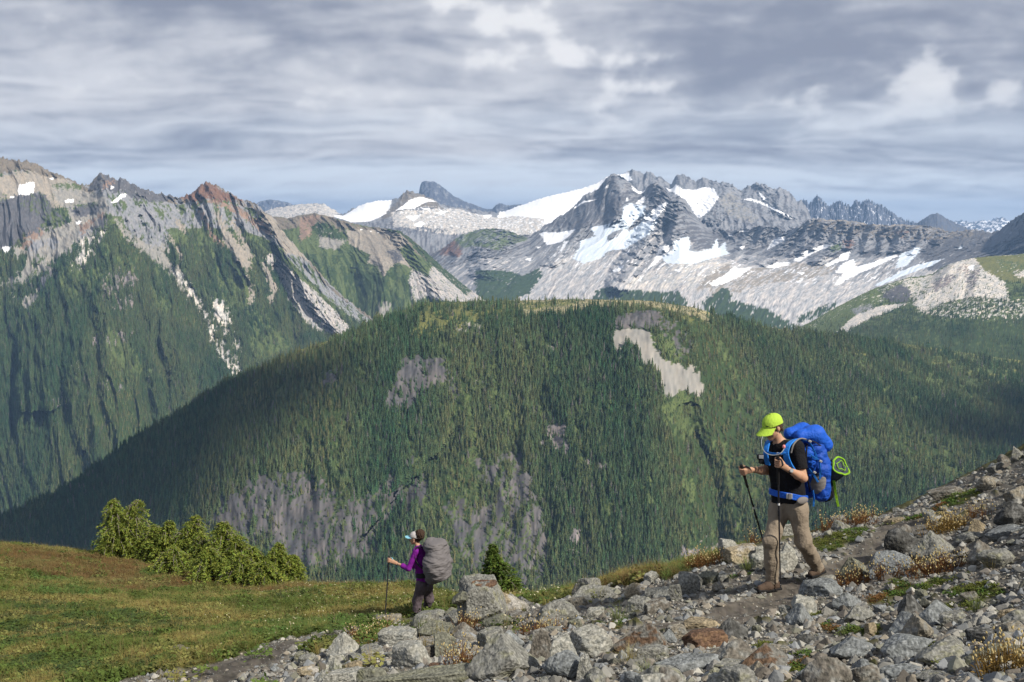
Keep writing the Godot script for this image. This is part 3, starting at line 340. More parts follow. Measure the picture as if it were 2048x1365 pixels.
var far_west_hill_ribs := []
var tusk_peak_lines := [# back
		[0.0000,-1706,-439,-14295, 0.2000,-1238,-173,-14297, 0.2306,-1165,15,-14298, 0.3056,-992,15,-14298, 0.3833,-812,-112,-14299, 0.4861,-574,-233,-14299, 0.5972,-316,-318,-14300, 0.6667,-155,-239,-14300, 0.7500,39,-263,-14300, 0.8889,362,-348,-14300, 1.0000,620,-439,-14299],
		# crest
		[0.0000,-1613,61,-13500, 0.0833,-1428,182,-13500, 0.1528,-1275,255,-13500, 0.2000,-1171,327,-13500, 0.2167,-1134,388,-13500, 0.2222,-1121,460,-13500, 0.2306,-1102,515,-13500, 0.2500,-1059,527,-13500, 0.2722,-1011,521,-13500, 0.3056,-938,515,-13500, 0.3278,-889,485,-13500, 0.3556,-829,442,-13500, 0.3833,-768,388,-13500, 0.4167,-695,333,-13500, 0.4500,-622,303,-13500, 0.4861,-543,267,-13500, 0.5278,-452,237,-13500, 0.5611,-378,206,-13500, 0.5972,-299,182,-13500, 0.6250,-238,194,-13500, 0.6444,-195,237,-13500, 0.6667,-146,261,-13500, 0.6889,-98,243,-13500, 0.7111,-49,231,-13500, 0.7500,37,237,-13500, 0.7833,110,249,-13500, 0.8194,189,212,-13500, 0.8889,342,152,-13500, 1.0000,587,61,-13500],
		# slope
		[0.0000,-1482,-212,-12375, 0.1429,-1192,-43,-12375, 0.2857,-901,209,-12375, 0.4286,-615,29,-12375, 0.5714,-327,-84,-12375, 0.7143,-38,-55,-12375, 0.8571,250,-103,-12375, 1.0000,539,-212,-12375],
		# foot
		[0.0000,-1322,-548,-11000, 0.1429,-1063,-396,-11000, 0.2857,-804,-199,-11000, 0.4286,-548,-332,-11000, 0.5714,-292,-433,-11000, 0.7143,-34,-407,-11000, 0.8571,223,-450,-11000, 1.0000,481,-548,-11000]]
var tusk_peak_cover := []
var tusk_peak_ribs := []
var jagged_range_lines := [# back
		[0.0000,3459,-439,-14279, 0.1812,3828,-269,-14274, 0.2687,4006,-227,-14272, 0.3594,4192,-233,-14269, 0.4375,4354,-288,-14267, 0.5062,4494,-251,-14265, 0.6031,4692,-245,-14262, 0.7063,4908,-372,-14258, 0.9062,5324,-512,-14252, 1.0000,5518,-549,-14248],
		# crest
		[0.0000,3275,61,-13500, 0.0781,3424,212,-13500, 0.1250,3514,249,-13500, 0.1500,3562,291,-13500, 0.1656,3593,273,-13500, 0.1812,3625,231,-13500, 0.1969,3654,267,-13500, 0.2156,3690,309,-13500, 0.2313,3719,340,-13500, 0.2469,3750,315,-13500, 0.2687,3794,273,-13500, 0.2938,3845,225,-13500, 0.3094,3876,206,-13500, 0.3250,3905,237,-13500, 0.3438,3942,249,-13500, 0.3594,3971,267,-13500, 0.3812,4014,279,-13500, 0.3937,4039,255,-13500, 0.4062,4064,243,-13500, 0.4188,4089,231,-13500, 0.4375,4126,212,-13500, 0.4562,4162,231,-13500, 0.4656,4179,273,-13500, 0.4781,4202,291,-13500, 0.4906,4228,261,-13500, 0.5062,4259,249,-13500, 0.5250,4295,267,-13500, 0.5469,4337,291,-13500, 0.5625,4368,279,-13500, 0.5813,4405,267,-13500, 0.6031,4448,255,-13500, 0.6188,4479,225,-13500, 0.6375,4516,231,-13500, 0.6562,4554,194,-13500, 0.6813,4604,158,-13500, 0.7063,4654,128,-13500, 0.7312,4704,85,-13500, 0.7688,4778,61,-13500, 0.8063,4853,36,-13500, 0.8500,4939,6,-13500, 0.9062,5050,-12,-13500, 1.0000,5235,-49,-13500],
		# slope
		[0.0000,3009,-212,-12375, 0.1429,3260,-11,-12375, 0.2857,3517,-47,-12375, 0.4286,3774,-65,-12375, 0.5714,4029,-16,-12375, 0.7143,4291,-163,-12375, 0.8571,4551,-265,-12375, 1.0000,4810,-313,-12375],
		# foot
		[0.0000,2684,-548,-11000, 0.1429,2908,-368,-11000, 0.2857,3137,-400,-11000, 0.4286,3367,-416,-11000, 0.5714,3594,-373,-11000, 0.7143,3827,-504,-11000, 0.8571,4059,-595,-11000, 1.0000,4290,-638,-11000]]
var jagged_range_cover := []
var jagged_range_ribs := []
var lone_dark_peak_lines := [# back
		[0.0000,4305,-562,-12256, 0.1250,4440,-510,-12254, 0.2000,4521,-469,-12252, 0.2500,4575,-433,-12251, 0.3000,4628,-402,-12250, 0.3400,4672,-391,-12249, 0.3750,4710,-386,-12248, 0.4200,4760,-407,-12247, 0.4650,4811,-438,-12246, 0.5250,4879,-469,-12245, 0.5750,4935,-495,-12244, 0.6500,5019,-526,-12242, 0.7500,5130,-562,-12240, 1.0000,5408,-624,-12234, 1.0000,5408,-624,-12234],
		# crest
		[0.0000,4043,-62,-11500, 0.1250,4172,-10,-11500, 0.2000,4248,31,-11500, 0.2500,4299,67,-11500, 0.3000,4350,98,-11500, 0.3400,4391,109,-11500, 0.3750,4427,114,-11500, 0.4200,4475,93,-11500, 0.4650,4523,62,-11500, 0.5250,4587,31,-11500, 0.5750,4640,5,-11500, 0.6500,4719,-26,-11500, 0.7500,4825,-62,-11500, 1.0000,5089,-124,-11500],
		# slope
		[0.0000,3655,-244,-10375, 0.1429,3787,-188,-10375, 0.2857,3919,-106,-10375, 0.4286,4053,-108,-10375, 0.5714,4190,-181,-10375, 0.7143,4327,-232,-10375, 0.8571,4463,-268,-10375, 1.0000,4600,-300,-10375],
		# foot
		[0.0000,3180,-456,-9000, 0.1429,3295,-408,-9000, 0.2857,3409,-337,-9000, 0.4286,3526,-338,-9000, 0.5714,3646,-402,-9000, 0.7143,3765,-446,-9000, 0.8571,3883,-477,-9000, 1.0000,4001,-506,-9000]]
var lone_dark_peak_cover := []
var lone_dark_peak_ribs := []
var farthest_range_lines := [# back
		[0.0000,7450,-614,-21758, 0.1222,7876,-462,-21753, 0.2167,8208,-443,-21750, 0.3472,8670,-462,-21744, 0.4306,8963,-453,-21741, 0.5056,9226,-424,-21738, 0.5778,9480,-405,-21735, 0.6222,9633,-358,-21733, 0.6667,9795,-462,-21731, 0.7444,10072,-519,-21727, 1.0000,10973,-547,-21716, 1.0000,10973,-547,-21716],
		# crest
		[0.0000,7193,-114,-21000, 0.0833,7475,0,-21000, 0.1222,7606,38,-21000, 0.1667,7759,19,-21000, 0.2167,7929,57,-21000, 0.2778,8140,19,-21000, 0.3472,8376,38,-21000, 0.3889,8518,57,-21000, 0.4306,8661,47,-21000, 0.4722,8805,28,-21000, 0.5056,8917,76,-21000, 0.5444,9051,57,-21000, 0.5778,9163,95,-21000, 0.6000,9238,123,-21000, 0.6222,9313,142,-21000, 0.6444,9391,95,-21000, 0.6667,9470,38,-21000, 0.7000,9585,9,-21000, 0.7444,9739,-19,-21000, 0.8611,10136,19,-21000, 1.0000,10615,-47,-21000],
		# slope
		[0.0000,6584,-312,-19200, 0.1429,7027,-181,-19200, 0.2857,7475,-188,-19200, 0.4286,7922,-164,-19200, 0.5714,8368,-128,-19200, 0.7143,8819,-207,-19200, 0.8571,9266,-192,-19200, 1.0000,9717,-251,-19200],
		# foot
		[0.0000,5840,-553,-17000, 0.1429,6233,-437,-17000, 0.2857,6630,-443,-17000, 0.4286,7026,-422,-17000, 0.5714,7422,-390,-17000, 0.7143,7822,-460,-17000, 0.8571,8218,-446,-17000, 1.0000,8618,-499,-17000]]
var farthest_range_cover := []
var farthest_range_ribs := []
var ground_knots := [-7.27,-15.00,0.19015, -4.53,-13.20,-0.57407, -2.01,-10.00,0.58138, -0.91,-8.60,0.47747, -0.09,-7.70,1.1094, 0.91,-7.00,1.3245, 1.77,-6.50,1.6884, 2.91,-6.00,-4.9629, 2.69,-11.00,0.057515, 3.20,-11.40,-0.84586, -1.73,-20.00,-2.1699, -2.31,-19.30,-1.44, -4.71,-31.00,3.8461, -18.18,-38.00,0.4158, -14.80,-37.50,0.40315, -11.36,-36.00,0.14341, -7.18,-33.00,1.707, 2.27,-14.00,-1.3928, 1.49,-18.00,5.5237, 0.37,-22.00,8.3649, -1.57,-27.00,8.7909, 2.59,-13.00,6.0863, 3.89,-14.00,2.804, 5.41,-16.00,3.0376, 6.72,-17.50,3.613, 7.30,-17.00,1.203, 7.11,-15.00,2.4923, 3.98,-12.60,-1.7772, 5.96,-15.50,-8.9536, 3.50,-9.60,0.346, 4.14,-8.60,-4.7461, 5.39,-11.30,-3.2285, 0.36,-10.00,-0.70669, -0.49,-14.20,-0.8442, 0.53,-17.00,-3.964, -3.10,-15.50,1.7555, -6.48,-19.00,0.22634, -10.12,-21.00,0.35936, -13.45,-28.00,0.76032, -10.53,-31.00,-1.7804, -7.38,-30.00,-2.3872, 1.33,-12.50,-2.5491, 1.77,-10.00,2.0304, -4.06,-22.50,-0.74433, -3.10,-25.00,-2.8061, -6.10,-28.00,-1.5193, -2.08,-25.50,-0.53016, -29.17,-52.00,0.33467, -17.25,-52.00,-0.20378, -6.68,-45.00,0.86468, 0.56,-34.00,-1.9251, 2.34,-29.00,-5.9876, 3.65,-23.00,-3.5441, 4.30,-22.00,-9.4822, 6.28,-23.00,2.5487, 8.32,-25.00,-0.88242, 10.22,-27.00,3.7328, 11.03,-26.00,0.42083, 11.84,-24.00,-0.51047, -42.07,-75.00,-0.071692, -10.39,-70.00,0.10773, 4.44,-55.00,-0.93169, 13.66,-50.00,-0.47623, 24.66,-50.00,0.25528, 0.00,0.00,1.3288, 2.50,0.00,-1.7759, -2.50,0.00,-0.086282, 0.00,3.50,-0.43853, 5.00,-3.00,2.3491, -6.00,-2.00,-0.65959, -12.00,-10.00,-0.41164, 9.00,-12.00,0.015083, 7.00,-8.00,4.1476, 14.00,-14.00,0.39271, -20.00,-32.00,-0.52623]
var ground_plane := [7.63866, 0.770091, 5.02933]
var ground_cover := [["gravel", 1.00, [-5.12,-13.61, -4.71,-13.76, -4.10,-13.91, -3.65,-14.76, -3.31,-15.13, -2.87,-15.06, -2.83,-18.54, -2.54,-20.48, -1.51,-19.61, -1.03,-21.03, -0.21,-18.35, 0.30,-17.47, 0.85,-15.54, 1.34,-16.19, 1.71,-13.22, 2.14,-12.86, 2.78,-13.97, 3.47,-13.88, 3.90,-14.04, 5.35,-15.80, 6.28,-16.35, 6.96,-16.20, 7.22,-15.24, 14.00,-17.00, 14.00,0.00, 8.00,3.00, -5.20,-6.00, -4.00,2.00]],
	["gravel", 0.85, [-6.02,-16.68, -5.81,-17.01, -5.23,-16.70, -4.15,-15.32, -4.05,-14.70, -5.07,-15.46, -5.74,-16.11]],
	["gravel", 0.60, [-16.15,-33.99, -15.24,-33.79, -14.82,-33.06, -15.65,-32.98]],
	["gravel", 0.60, [-14.05,-33.21, -12.95,-32.78, -11.88,-32.00, -11.72,-31.28, -12.91,-31.89]],
	["dirt", 1.00, [0.33,-17.60, 0.72,-14.47, 0.64,-12.62, 0.30,-13.38]],
	["dirt", 1.20, [5.27,-13.72, 4.80,-13.44, 4.33,-12.96, 3.93,-12.45, 3.51,-11.99, 2.81,-11.18, 2.25,-10.52, 1.77,-10.01, 1.32,-10.14, 1.21,-9.86, 1.73,-9.30, 2.23,-9.57, 2.63,-10.06, 3.15,-10.72, 3.61,-11.15, 4.00,-11.70, 4.48,-12.38, 4.99,-12.80]],
	["dirt", 0.95, [-4.50,-13.12, -4.17,-13.70, -3.69,-14.37, -3.25,-14.87, -2.87,-14.33, -2.87,-13.10, -3.05,-12.29, -3.02,-11.52]],
	["moss", 0.90, [3.69,-13.27, 4.26,-13.70, 4.75,-13.86, 4.56,-13.31, 4.00,-12.83, 3.75,-12.68, 3.59,-12.83]],
	["moss", 0.90, [5.10,-13.99, 5.24,-13.51, 5.07,-12.98, 4.88,-13.33]],
	["moss", 0.90, [5.35,-13.75, 5.75,-14.20, 6.03,-14.08, 5.80,-13.38, 5.45,-13.20, 5.26,-13.44]],
	["moss", 0.90, [3.79,-10.16, 4.08,-10.14, 4.25,-9.94, 4.22,-9.78, 3.87,-9.77, 3.74,-9.93]],
	["moss", 0.90, [2.57,-8.78, 2.80,-8.89, 2.86,-8.27, 2.56,-8.12, 2.48,-8.50]],
	["moss", 0.90, [2.01,-8.46, 2.24,-8.67, 2.18,-8.17, 1.97,-8.06]],
	["moss", 0.90, [1.94,-7.54, 2.15,-7.62, 2.09,-7.19, 1.85,-7.03]],
	["moss", 0.90, [2.50,-9.60, 2.88,-9.83, 2.61,-9.38]],
	["moss", 0.90, [3.40,-10.10, 3.77,-10.47, 3.69,-10.10, 3.36,-9.72]],
	["moss", 0.90, [3.83,-9.29, 4.11,-9.22, 3.99,-8.72, 3.67,-8.62]],
	["moss", 0.90, [-0.30,-13.52, -0.20,-13.26, -0.19,-12.55, -0.29,-12.78]],
	["moss", 0.90, [2.21,-12.15, 2.55,-12.33, 2.82,-12.15, 2.77,-11.92, 2.47,-12.03, 2.21,-11.94]],
	["moss", 0.90, [2.84,-7.36, 2.82,-6.81, 2.71,-6.58, 2.65,-6.82]],
	["moss", 0.90, [0.88,-10.90, 1.15,-10.60, 1.07,-10.23, 0.89,-10.43]],
	["moss", 0.90, [-2.68,-19.81, -1.90,-15.93, -1.68,-13.53, -1.95,-13.44, -2.09,-14.46]],
	["moss", 0.90, [-2.73,-14.15, -2.51,-14.57, -2.30,-13.72, -2.27,-12.83, -2.54,-13.38]],
	["moss", 0.90, [-0.52,-8.96, -0.36,-9.16, -0.31,-8.57, -0.48,-8.49]],
	["green", 1.00, [0.18,-21.44, 1.00,-17.65, 1.28,-17.59, 0.76,-15.63, 0.21,-21.21]],
	["rust", 0.60, [1.28,-17.59, 2.15,-13.39, 2.08,-12.97, 1.85,-12.77, 1.47,-14.07]],
	["rust", 0.75, [-17.70,-37.00, -13.98,-36.27, -9.95,-35.14, -6.92,-31.80, -3.90,-27.34, -1.53,-26.35, -1.53,-26.35, -6.08,-27.91, -8.93,-31.52, -10.44,-30.75, -12.00,-31.08, -14.96,-31.21]],
	["rust", 0.60, [-14.32,-31.73, -12.16,-31.50, -10.06,-30.91, -10.36,-28.89, -12.95,-30.56]],
	["dark", 0.60, [-12.20,-25.37, -10.33,-24.88, -7.38,-22.61, -5.59,-19.65, -6.22,-18.23, -7.17,-18.01, -8.86,-18.33]],
	["dark", 0.60, [-8.51,-17.60, -6.11,-15.70, -4.82,-14.70, -4.94,-13.48, -7.28,-15.02]],
	["dark", 0.60, [-6.83,-28.87, -5.12,-28.43, -4.45,-25.33, -5.67,-24.92]],
	["green", 0.70, [-13.92,-30.82, -12.20,-30.84, -10.29,-26.58, -12.07,-26.67]],
	["green", 0.90, [-11.91,-34.18, -11.07,-34.55, -10.54,-33.37, -11.28,-32.80]],
	["green", 0.75, [-5.31,-18.67, -4.53,-20.76, -2.98,-20.82, -2.20,-20.93, -2.83,-18.54, -3.34,-15.28, -4.55,-16.23]],
	["green", 0.80, [-3.53,-19.53, -2.98,-20.82, -2.82,-19.09, -2.74,-15.13]]]
var rock_list := [["wedge", "ochre", -0.07,-14.65, 0.687,0.284,0.469, 0.30, "pale orange and white triangular rock leaning on the big hollow-topped boulder"],
	["round", "moss", -0.16,-12.76, 0.395,0.147,0.271, -0.28, "low green-tinged rock lying below the big hollow-topped boulder"],
	["slab", "brown", 0.06,-12.87, 0.338,0.107,0.232, 0.37, "smooth brown rock at the foot of the orange and white triangular rock"],
	["wedge", "grey", 1.03,-13.33, 0.737,0.195,0.503, 0.20, "broad pale grey pyramid rock beside the green grass bank"],
	["round", "grey", 0.51,-11.60, 0.555,0.247,0.379, 0.50, "big rounded grey rock between the dirt bank and the flower stems"],
	["block", "tan", 0.79,-12.97, 0.280,0.134,0.192, -0.29, "blocky tan rock wedged behind the big rounded grey rock"],
	["slab", "pale", 0.89,-11.51, 0.248,0.109,0.170, 0.42, "white-grey sloping rock right of the big rounded grey rock"],
	["wedge", "rustgrey", 1.07,-8.73, 0.489,0.207,0.333, 0.20, "large grey rock with a rust-streaked top in the bottom centre"],
	["block", "rust", 1.54,-8.42, 0.340,0.134,0.233, 0.60, "squared rust-red block beside the trail"],
	["slab", "gold", 1.71,-9.56, 0.336,0.064,0.230, -0.01, "flat golden-brown slab above the rust-red block"],
	["wedge", "blue", 1.33,-9.02, 0.170,0.102,0.117, 0.11, "small blue-grey rock left of the rust-red block"],
	["block", "tan", 1.44,-9.24, 0.199,0.094,0.136, 0.27, "beige block just above left of the rust-red block"],
	["block", "pale", 0.66,-8.68, 0.339,0.209,0.232, 0.35, "big pale squared block right of the upright shards"],
	["shard", "pale", 0.39,-8.01, 0.261,0.211,0.179, 0.20, "pale upright shard in the middle of the fractured outcrop"],
	["shard", "brown", 0.24,-8.68, 0.204,0.260,0.140, 0.10, "tall brown-stained upright slab left of the pale shard"],
	["wedge", "grey", -0.07,-8.15, 0.627,0.303,0.478, 0.20, "huge sloping grey-green slab at the bottom centre edge"],
	["round", "blue", 0.38,-7.63, 0.308,0.166,0.211, 0.02, "rounded blue-grey knob at the bottom edge of the fractured outcrop"],
	["shard", "pale", 0.52,-7.50, 0.132,0.170,0.091, -0.20, "thin pale shard right of the rounded knob at the bottom edge"],
	["round", "grey", 0.61,-7.42, 0.169,0.098,0.116, -0.31, "small round grey rock at the bottom edge right of the thin pale shard"],
	["round", "blue", 0.87,-7.25, 0.208,0.090,0.142, -0.42, "smooth blue-grey rock at the bottom edge below the dry grass tuft"],
	["round", "blue", 1.03,-7.13, 0.176,0.043,0.121, 0.24, "low blue-grey rock at the bottom edge left of the long slab"],
	["slabby", "blue", 1.24,-7.45, 0.475,0.106,0.203, 0.05, "long blue-grey slab lying below the rust-red block"],
	["slabby", "grey", 1.52,-7.17, 0.299,0.086,0.128, 0.00, "long grey slab running on right from the blue-grey slab"],
	["block", "grey", 1.07,-8.03, 0.246,0.103,0.168, -0.06, "squared grey rock under the rust-streaked rock"],
	["round", "tan", 1.54,-7.87, 0.200,0.060,0.137, -0.34, "beige rounded rock right below the rust-red block"],
	["wedge", "moss", 1.38,-7.08, 0.157,0.088,0.108, 0.38, "greenish wedge rock in front of the long grey slab"],
	["wedge", "tan", 1.62,-6.95, 0.163,0.093,0.112, -0.23, "tan triangular rock at the bottom edge in front of the rust-sided rock"],
	["wedge", "rustgrey", 1.71,-7.14, 0.362,0.162,0.247, 0.40, "big grey rock with a rust side at the bottom edge"],
	["wedge", "blue", 2.40,-7.46, 0.362,0.104,0.247, 0.30, "flat blue-grey pyramid among the stones at lower right"],
	["round", "blue", 2.71,-7.25, 0.373,0.121,0.254, -0.09, "left one of two big smooth boulders at lower right"],
	["wedge", "grey", 2.81,-6.84, 0.439,0.130,0.299, 0.25, "right one of two big smooth boulders at lower right"],
	["slab", "dark", 3.11,-6.98, 0.209,0.081,0.143, -0.20, "dark slab resting above right of the two big smooth boulders"],
	["block", "gold", 2.81,-8.30, 0.118,0.099,0.081, 0.75, "small tan cube standing on its corner in the moss"],
	["wedge", "grey", 2.91,-8.87, 0.266,0.127,0.182, 0.13, "grey wedge rock above the small tan cube"],
	["wedge", "blue", 3.09,-9.80, 0.280,0.124,0.192, 0.08, "grey-blue wedge rock right of the brown moss below the walker"],
	["wedge", "dark", 2.31,-8.30, 0.225,0.100,0.154, 0.10, "dark tilted wedge stone left of the mossy patch"],
	["block", "grey", 3.33,-8.00, 0.194,0.104,0.133, -0.23, "grey cracked rock above the two big smooth boulders"],
	["wedge", "moss", 2.78,-6.24, 0.196,0.088,0.134, -0.22, "grey-green slab at the lower right edge beside the pale flowers"],
	["slab", "moss", 2.93,-6.30, 0.229,0.071,0.157, -0.25, "flat green-grey rock touching the pale flower clump"],
	["slabby", "blue", 2.45,-6.58, 0.310,0.069,0.159, 0.10, "long blue-grey slab below the two big smooth boulders"],
	["round", "grey", 2.48,-6.23, 0.258,0.049,0.176, -0.17, "rounded grey rock at the bottom edge below the two smooth boulders"],
	["round", "blue", 1.92,-6.69, 0.239,0.068,0.164, -0.36, "low grey rock at the bottom edge right of the rust-sided rock"],
	["wedge", "brown", 2.08,-6.77, 0.242,0.069,0.166, -0.33, "brown rock behind the low grey rock at the bottom edge"],
	["block", "tan", 3.28,-6.92, 0.153,0.074,0.105, 0.46, "beige rock at the right edge above the dark slab"],
	["slab", "gold", 3.56,-7.61, 0.174,0.057,0.119, 0.46, "small tan-faced rock near the right edge"],
	["round", "dark", 4.28,-11.73, 0.469,0.266,0.321, 0.30, "dark rounded boulder with black lichen beside the trail bend"],
	["wedge", "grey", 4.38,-11.09, 0.504,0.264,0.344, 0.15, "grey wedge boulder leaning against the dark rounded boulder"],
	["slabby", "blue", 3.86,-10.82, 0.590,0.215,0.403, 0.30, "sloping blue-grey slab in front of the two trail-bend boulders"],
	["wedge", "moss", 3.60,-11.22, 0.306,0.197,0.210, -0.31, "greenish pyramid rock left of the sloping slab"],
	["slabby", "blue", 3.04,-10.43, 0.455,0.152,0.311, -0.48, "blue-grey slab with black lichen just below the walker"],
	["slab", "pale", 3.34,-11.26, 0.184,0.050,0.127, -0.30, "pale flat stone by the rear boot of the walker"],
	["round", "grey", 4.46,-9.74, 0.389,0.145,0.266, 0.20, "rounded grey rock near the right edge above the flower stems"],
	["wedge", "gold", 5.08,-11.68, 0.276,0.136,0.189, 0.28, "small boulder with a tan face on the right slope"],
	["round", "dark", 5.22,-11.16, 0.345,0.215,0.236, -0.48, "large dark boulder cut by the right edge"],
	["slab", "blue", 5.06,-10.99, 0.450,0.058,0.308, 0.08, "flat blue-grey slab under the large dark boulder"],
	["round", "grey", 4.85,-11.35, 0.310,0.093,0.212, -0.50, "low grey rock left of the flat blue-grey slab"],
	["block", "ochre", 2.78,-12.87, 0.398,0.194,0.273, 0.20, "yellow-lichened pale rock on the ridge left of the walker"],
	["block", "pale", 2.97,-12.73, 0.132,0.176,0.091, 0.02, "white rock squeezed between the yellow-lichened rock and the walker"],
	["block", "pale", 3.68,-14.31, 0.234,0.164,0.161, 0.14, "small white rock on the ridge behind the knees of the walker"],
	["wedge", "pale", 3.31,-12.74, 0.232,0.174,0.159, 0.49, "pale broken rock on the ridge between the legs of the walker"],
	["round", "pale", 2.00,-11.87, 0.339,0.226,0.232, 0.40, "round white-grey boulder on the left shoulder of the trail"],
	["block", "grey", 1.79,-11.56, 0.137,0.182,0.094, -0.24, "grey rock tucked below the round white-grey boulder"],
	["slab", "moss", 2.24,-12.18, 0.310,0.130,0.213, 0.30, "green-tinged slab behind the round white-grey boulder"],
	["slab", "grey", 2.41,-12.08, 0.154,0.070,0.106, 0.37, "small grey slab near the grass tuft on the ridge"],
	["wedge", "ochre", 1.53,-12.82, 0.444,0.128,0.304, 0.42, "pale tan low pyramid rock at the edge of the heather"],
	["wedge", "pale", 1.73,-11.76, 0.343,0.132,0.235, -0.50, "blue-white angular rock left of the round white-grey boulder"],
	["slab", "grey", 1.38,-11.29, 0.309,0.163,0.212, -0.03, "grey tilted rock below the pale tan low pyramid rock"],
	["slab", "brown", 1.46,-10.79, 0.285,0.140,0.196, 0.48, "brown tilted slab below the blue-white angular rock"],
	["wedge", "pale", -1.96,-12.34, 0.402,0.266,0.275, 0.70, "two-toned pyramid rock farthest left in the boulder pile"],
	["block", "pale", -1.37,-12.72, 0.447,0.179,0.306, -0.10, "pale squared rock in the upper left of the boulder pile"],
	["block", "grey", -1.52,-11.49, 0.314,0.150,0.216, 0.31, "grey broken rock right of the two-toned pyramid rock"],
	["wedge", "moss", -0.93,-13.25, 0.518,0.154,0.354, 0.05, "long grey-green wedge rock below the walking woman"],
	["wedge", "pale", -1.20,-13.31, 0.139,0.118,0.095, 0.27, "small pale stone left of the long grey-green wedge rock"],
	["block", "tan", -0.93,-11.49, 0.277,0.115,0.190, -0.02, "tan block in the middle of the boulder pile"],
	["slab", "brown", -0.87,-10.00, 0.378,0.149,0.258, -0.47, "brown overhanging rock with a dark hollow beneath it"],
	["shard", "moss", -0.62,-9.98, 0.234,0.223,0.161, 0.30, "upright green-grey stone in the boulder pile"],
	["block", "pale", -0.46,-10.21, 0.146,0.087,0.101, -0.41, "pale chip of rock right of the upright green-grey stone"],
	["block", "grey", -0.18,-10.24, 0.280,0.179,0.192, 0.75, "block with one dark and one pale face in the boulder pile"],
	["wedge", "tan", -0.43,-10.64, 0.305,0.132,0.209, -0.39, "low tan rock between the upright stone and the two-faced block"],
	["slab", "pale", -0.30,-9.64, 0.251,0.051,0.172, -0.25, "thin pale slab lying in front of the two-faced block"],
	["block", "blue", -0.50,-8.92, 0.139,0.075,0.096, 0.46, "small blue-grey block by the red-stemmed plants"],
	["slab", "rust", -0.65,-9.16, 0.143,0.047,0.098, 0.13, "small rusty slab under the brown overhanging rock"],
	["wedge", "pale", -1.72,-10.39, 0.149,0.112,0.102, 0.32, "small pale pyramid stone near the lower trail"],
	["slab", "gold", -1.52,-10.07, 0.197,0.082,0.135, 0.07, "small golden slab beside the small pale pyramid stone"],
	["slabby", "pale", -1.43,-9.18, 0.442,0.118,0.227, 0.10, "white slab at the bottom edge left of the long smooth slab"],
	["slabby", "moss", -0.65,-8.12, 1.068,0.125,0.273, 0.02, "long smooth grey-green slab along the bottom edge"],
	["wedge", "pale", -1.75,-9.77, 0.165,0.103,0.114, 0.14, "pale tilted stone left of the white slab at the bottom edge"],
	["slab", "pale", -2.56,-13.81, 0.252,0.060,0.173, 0.31, "flat pale stone at the edge of the meadow"],
	["slab", "grey", -2.35,-12.22, 0.247,0.099,0.169, 0.43, "grey stone at the upper edge of the lower trail"],
	["round", "ochre", -2.06,-10.71, 0.230,0.085,0.158, 0.41, "yellowish lichened stone by the lower trail"],
	["slab", "grey", -2.42,-20.15, 0.564,0.095,0.387, 0.32, "flat grey stone beside the tip of the woman's pole"],
	["round", "grey", -1.32,-18.89, 0.327,0.171,0.225, -0.41, "round grey stone right of the woman's boots"],
	["round", "moss", -1.00,-17.92, 0.311,0.165,0.213, -0.14, "mossy round stone just left of the big hollow-topped boulder"],
	["slab", "grey", -0.80,-14.73, 0.228,0.212,0.157, -0.46, "leaning grey slab against the left foot of the big boulder"],
	["shard", "brown", 6.87,-14.95, 0.215,0.191,0.148, 0.20, "sharp pointed stone standing on the right skyline"],
	["wedge", "grey", 6.82,-14.51, 0.209,0.183,0.144, 0.05, "angular grey block right of the sharp pointed skyline stone"],
	["slab", "grey", 6.64,-14.70, 0.285,0.098,0.196, 0.30, "flat skyline stone left of the sharp pointed stone"],
	["round", "tan", 5.89,-13.28, 0.299,0.146,0.205, -0.45, "rounded tan boulder below the right skyline"],
	["slabby", "brown", 5.71,-14.05, 0.554,0.139,0.285, 0.10, "long brown ledge rock under the skyline by the green moss"],
	["slab", "gold", 4.88,-13.65, 0.265,0.071,0.182, -0.31, "tan flat stone beside the upper trail"],
	["slab", "blue", 5.01,-10.83, 0.406,0.071,0.278, -0.13, "blue-grey slab right of the tan-faced boulder"],
	["round", "grey", 4.86,-11.35, 0.298,0.085,0.205, -0.26, "low grey rock under the golden flower stems"],
	["wedge", "dark", 5.56,-11.88, 0.253,0.094,0.174, 0.30, "dark angular rock near the right edge below the skyline"]]
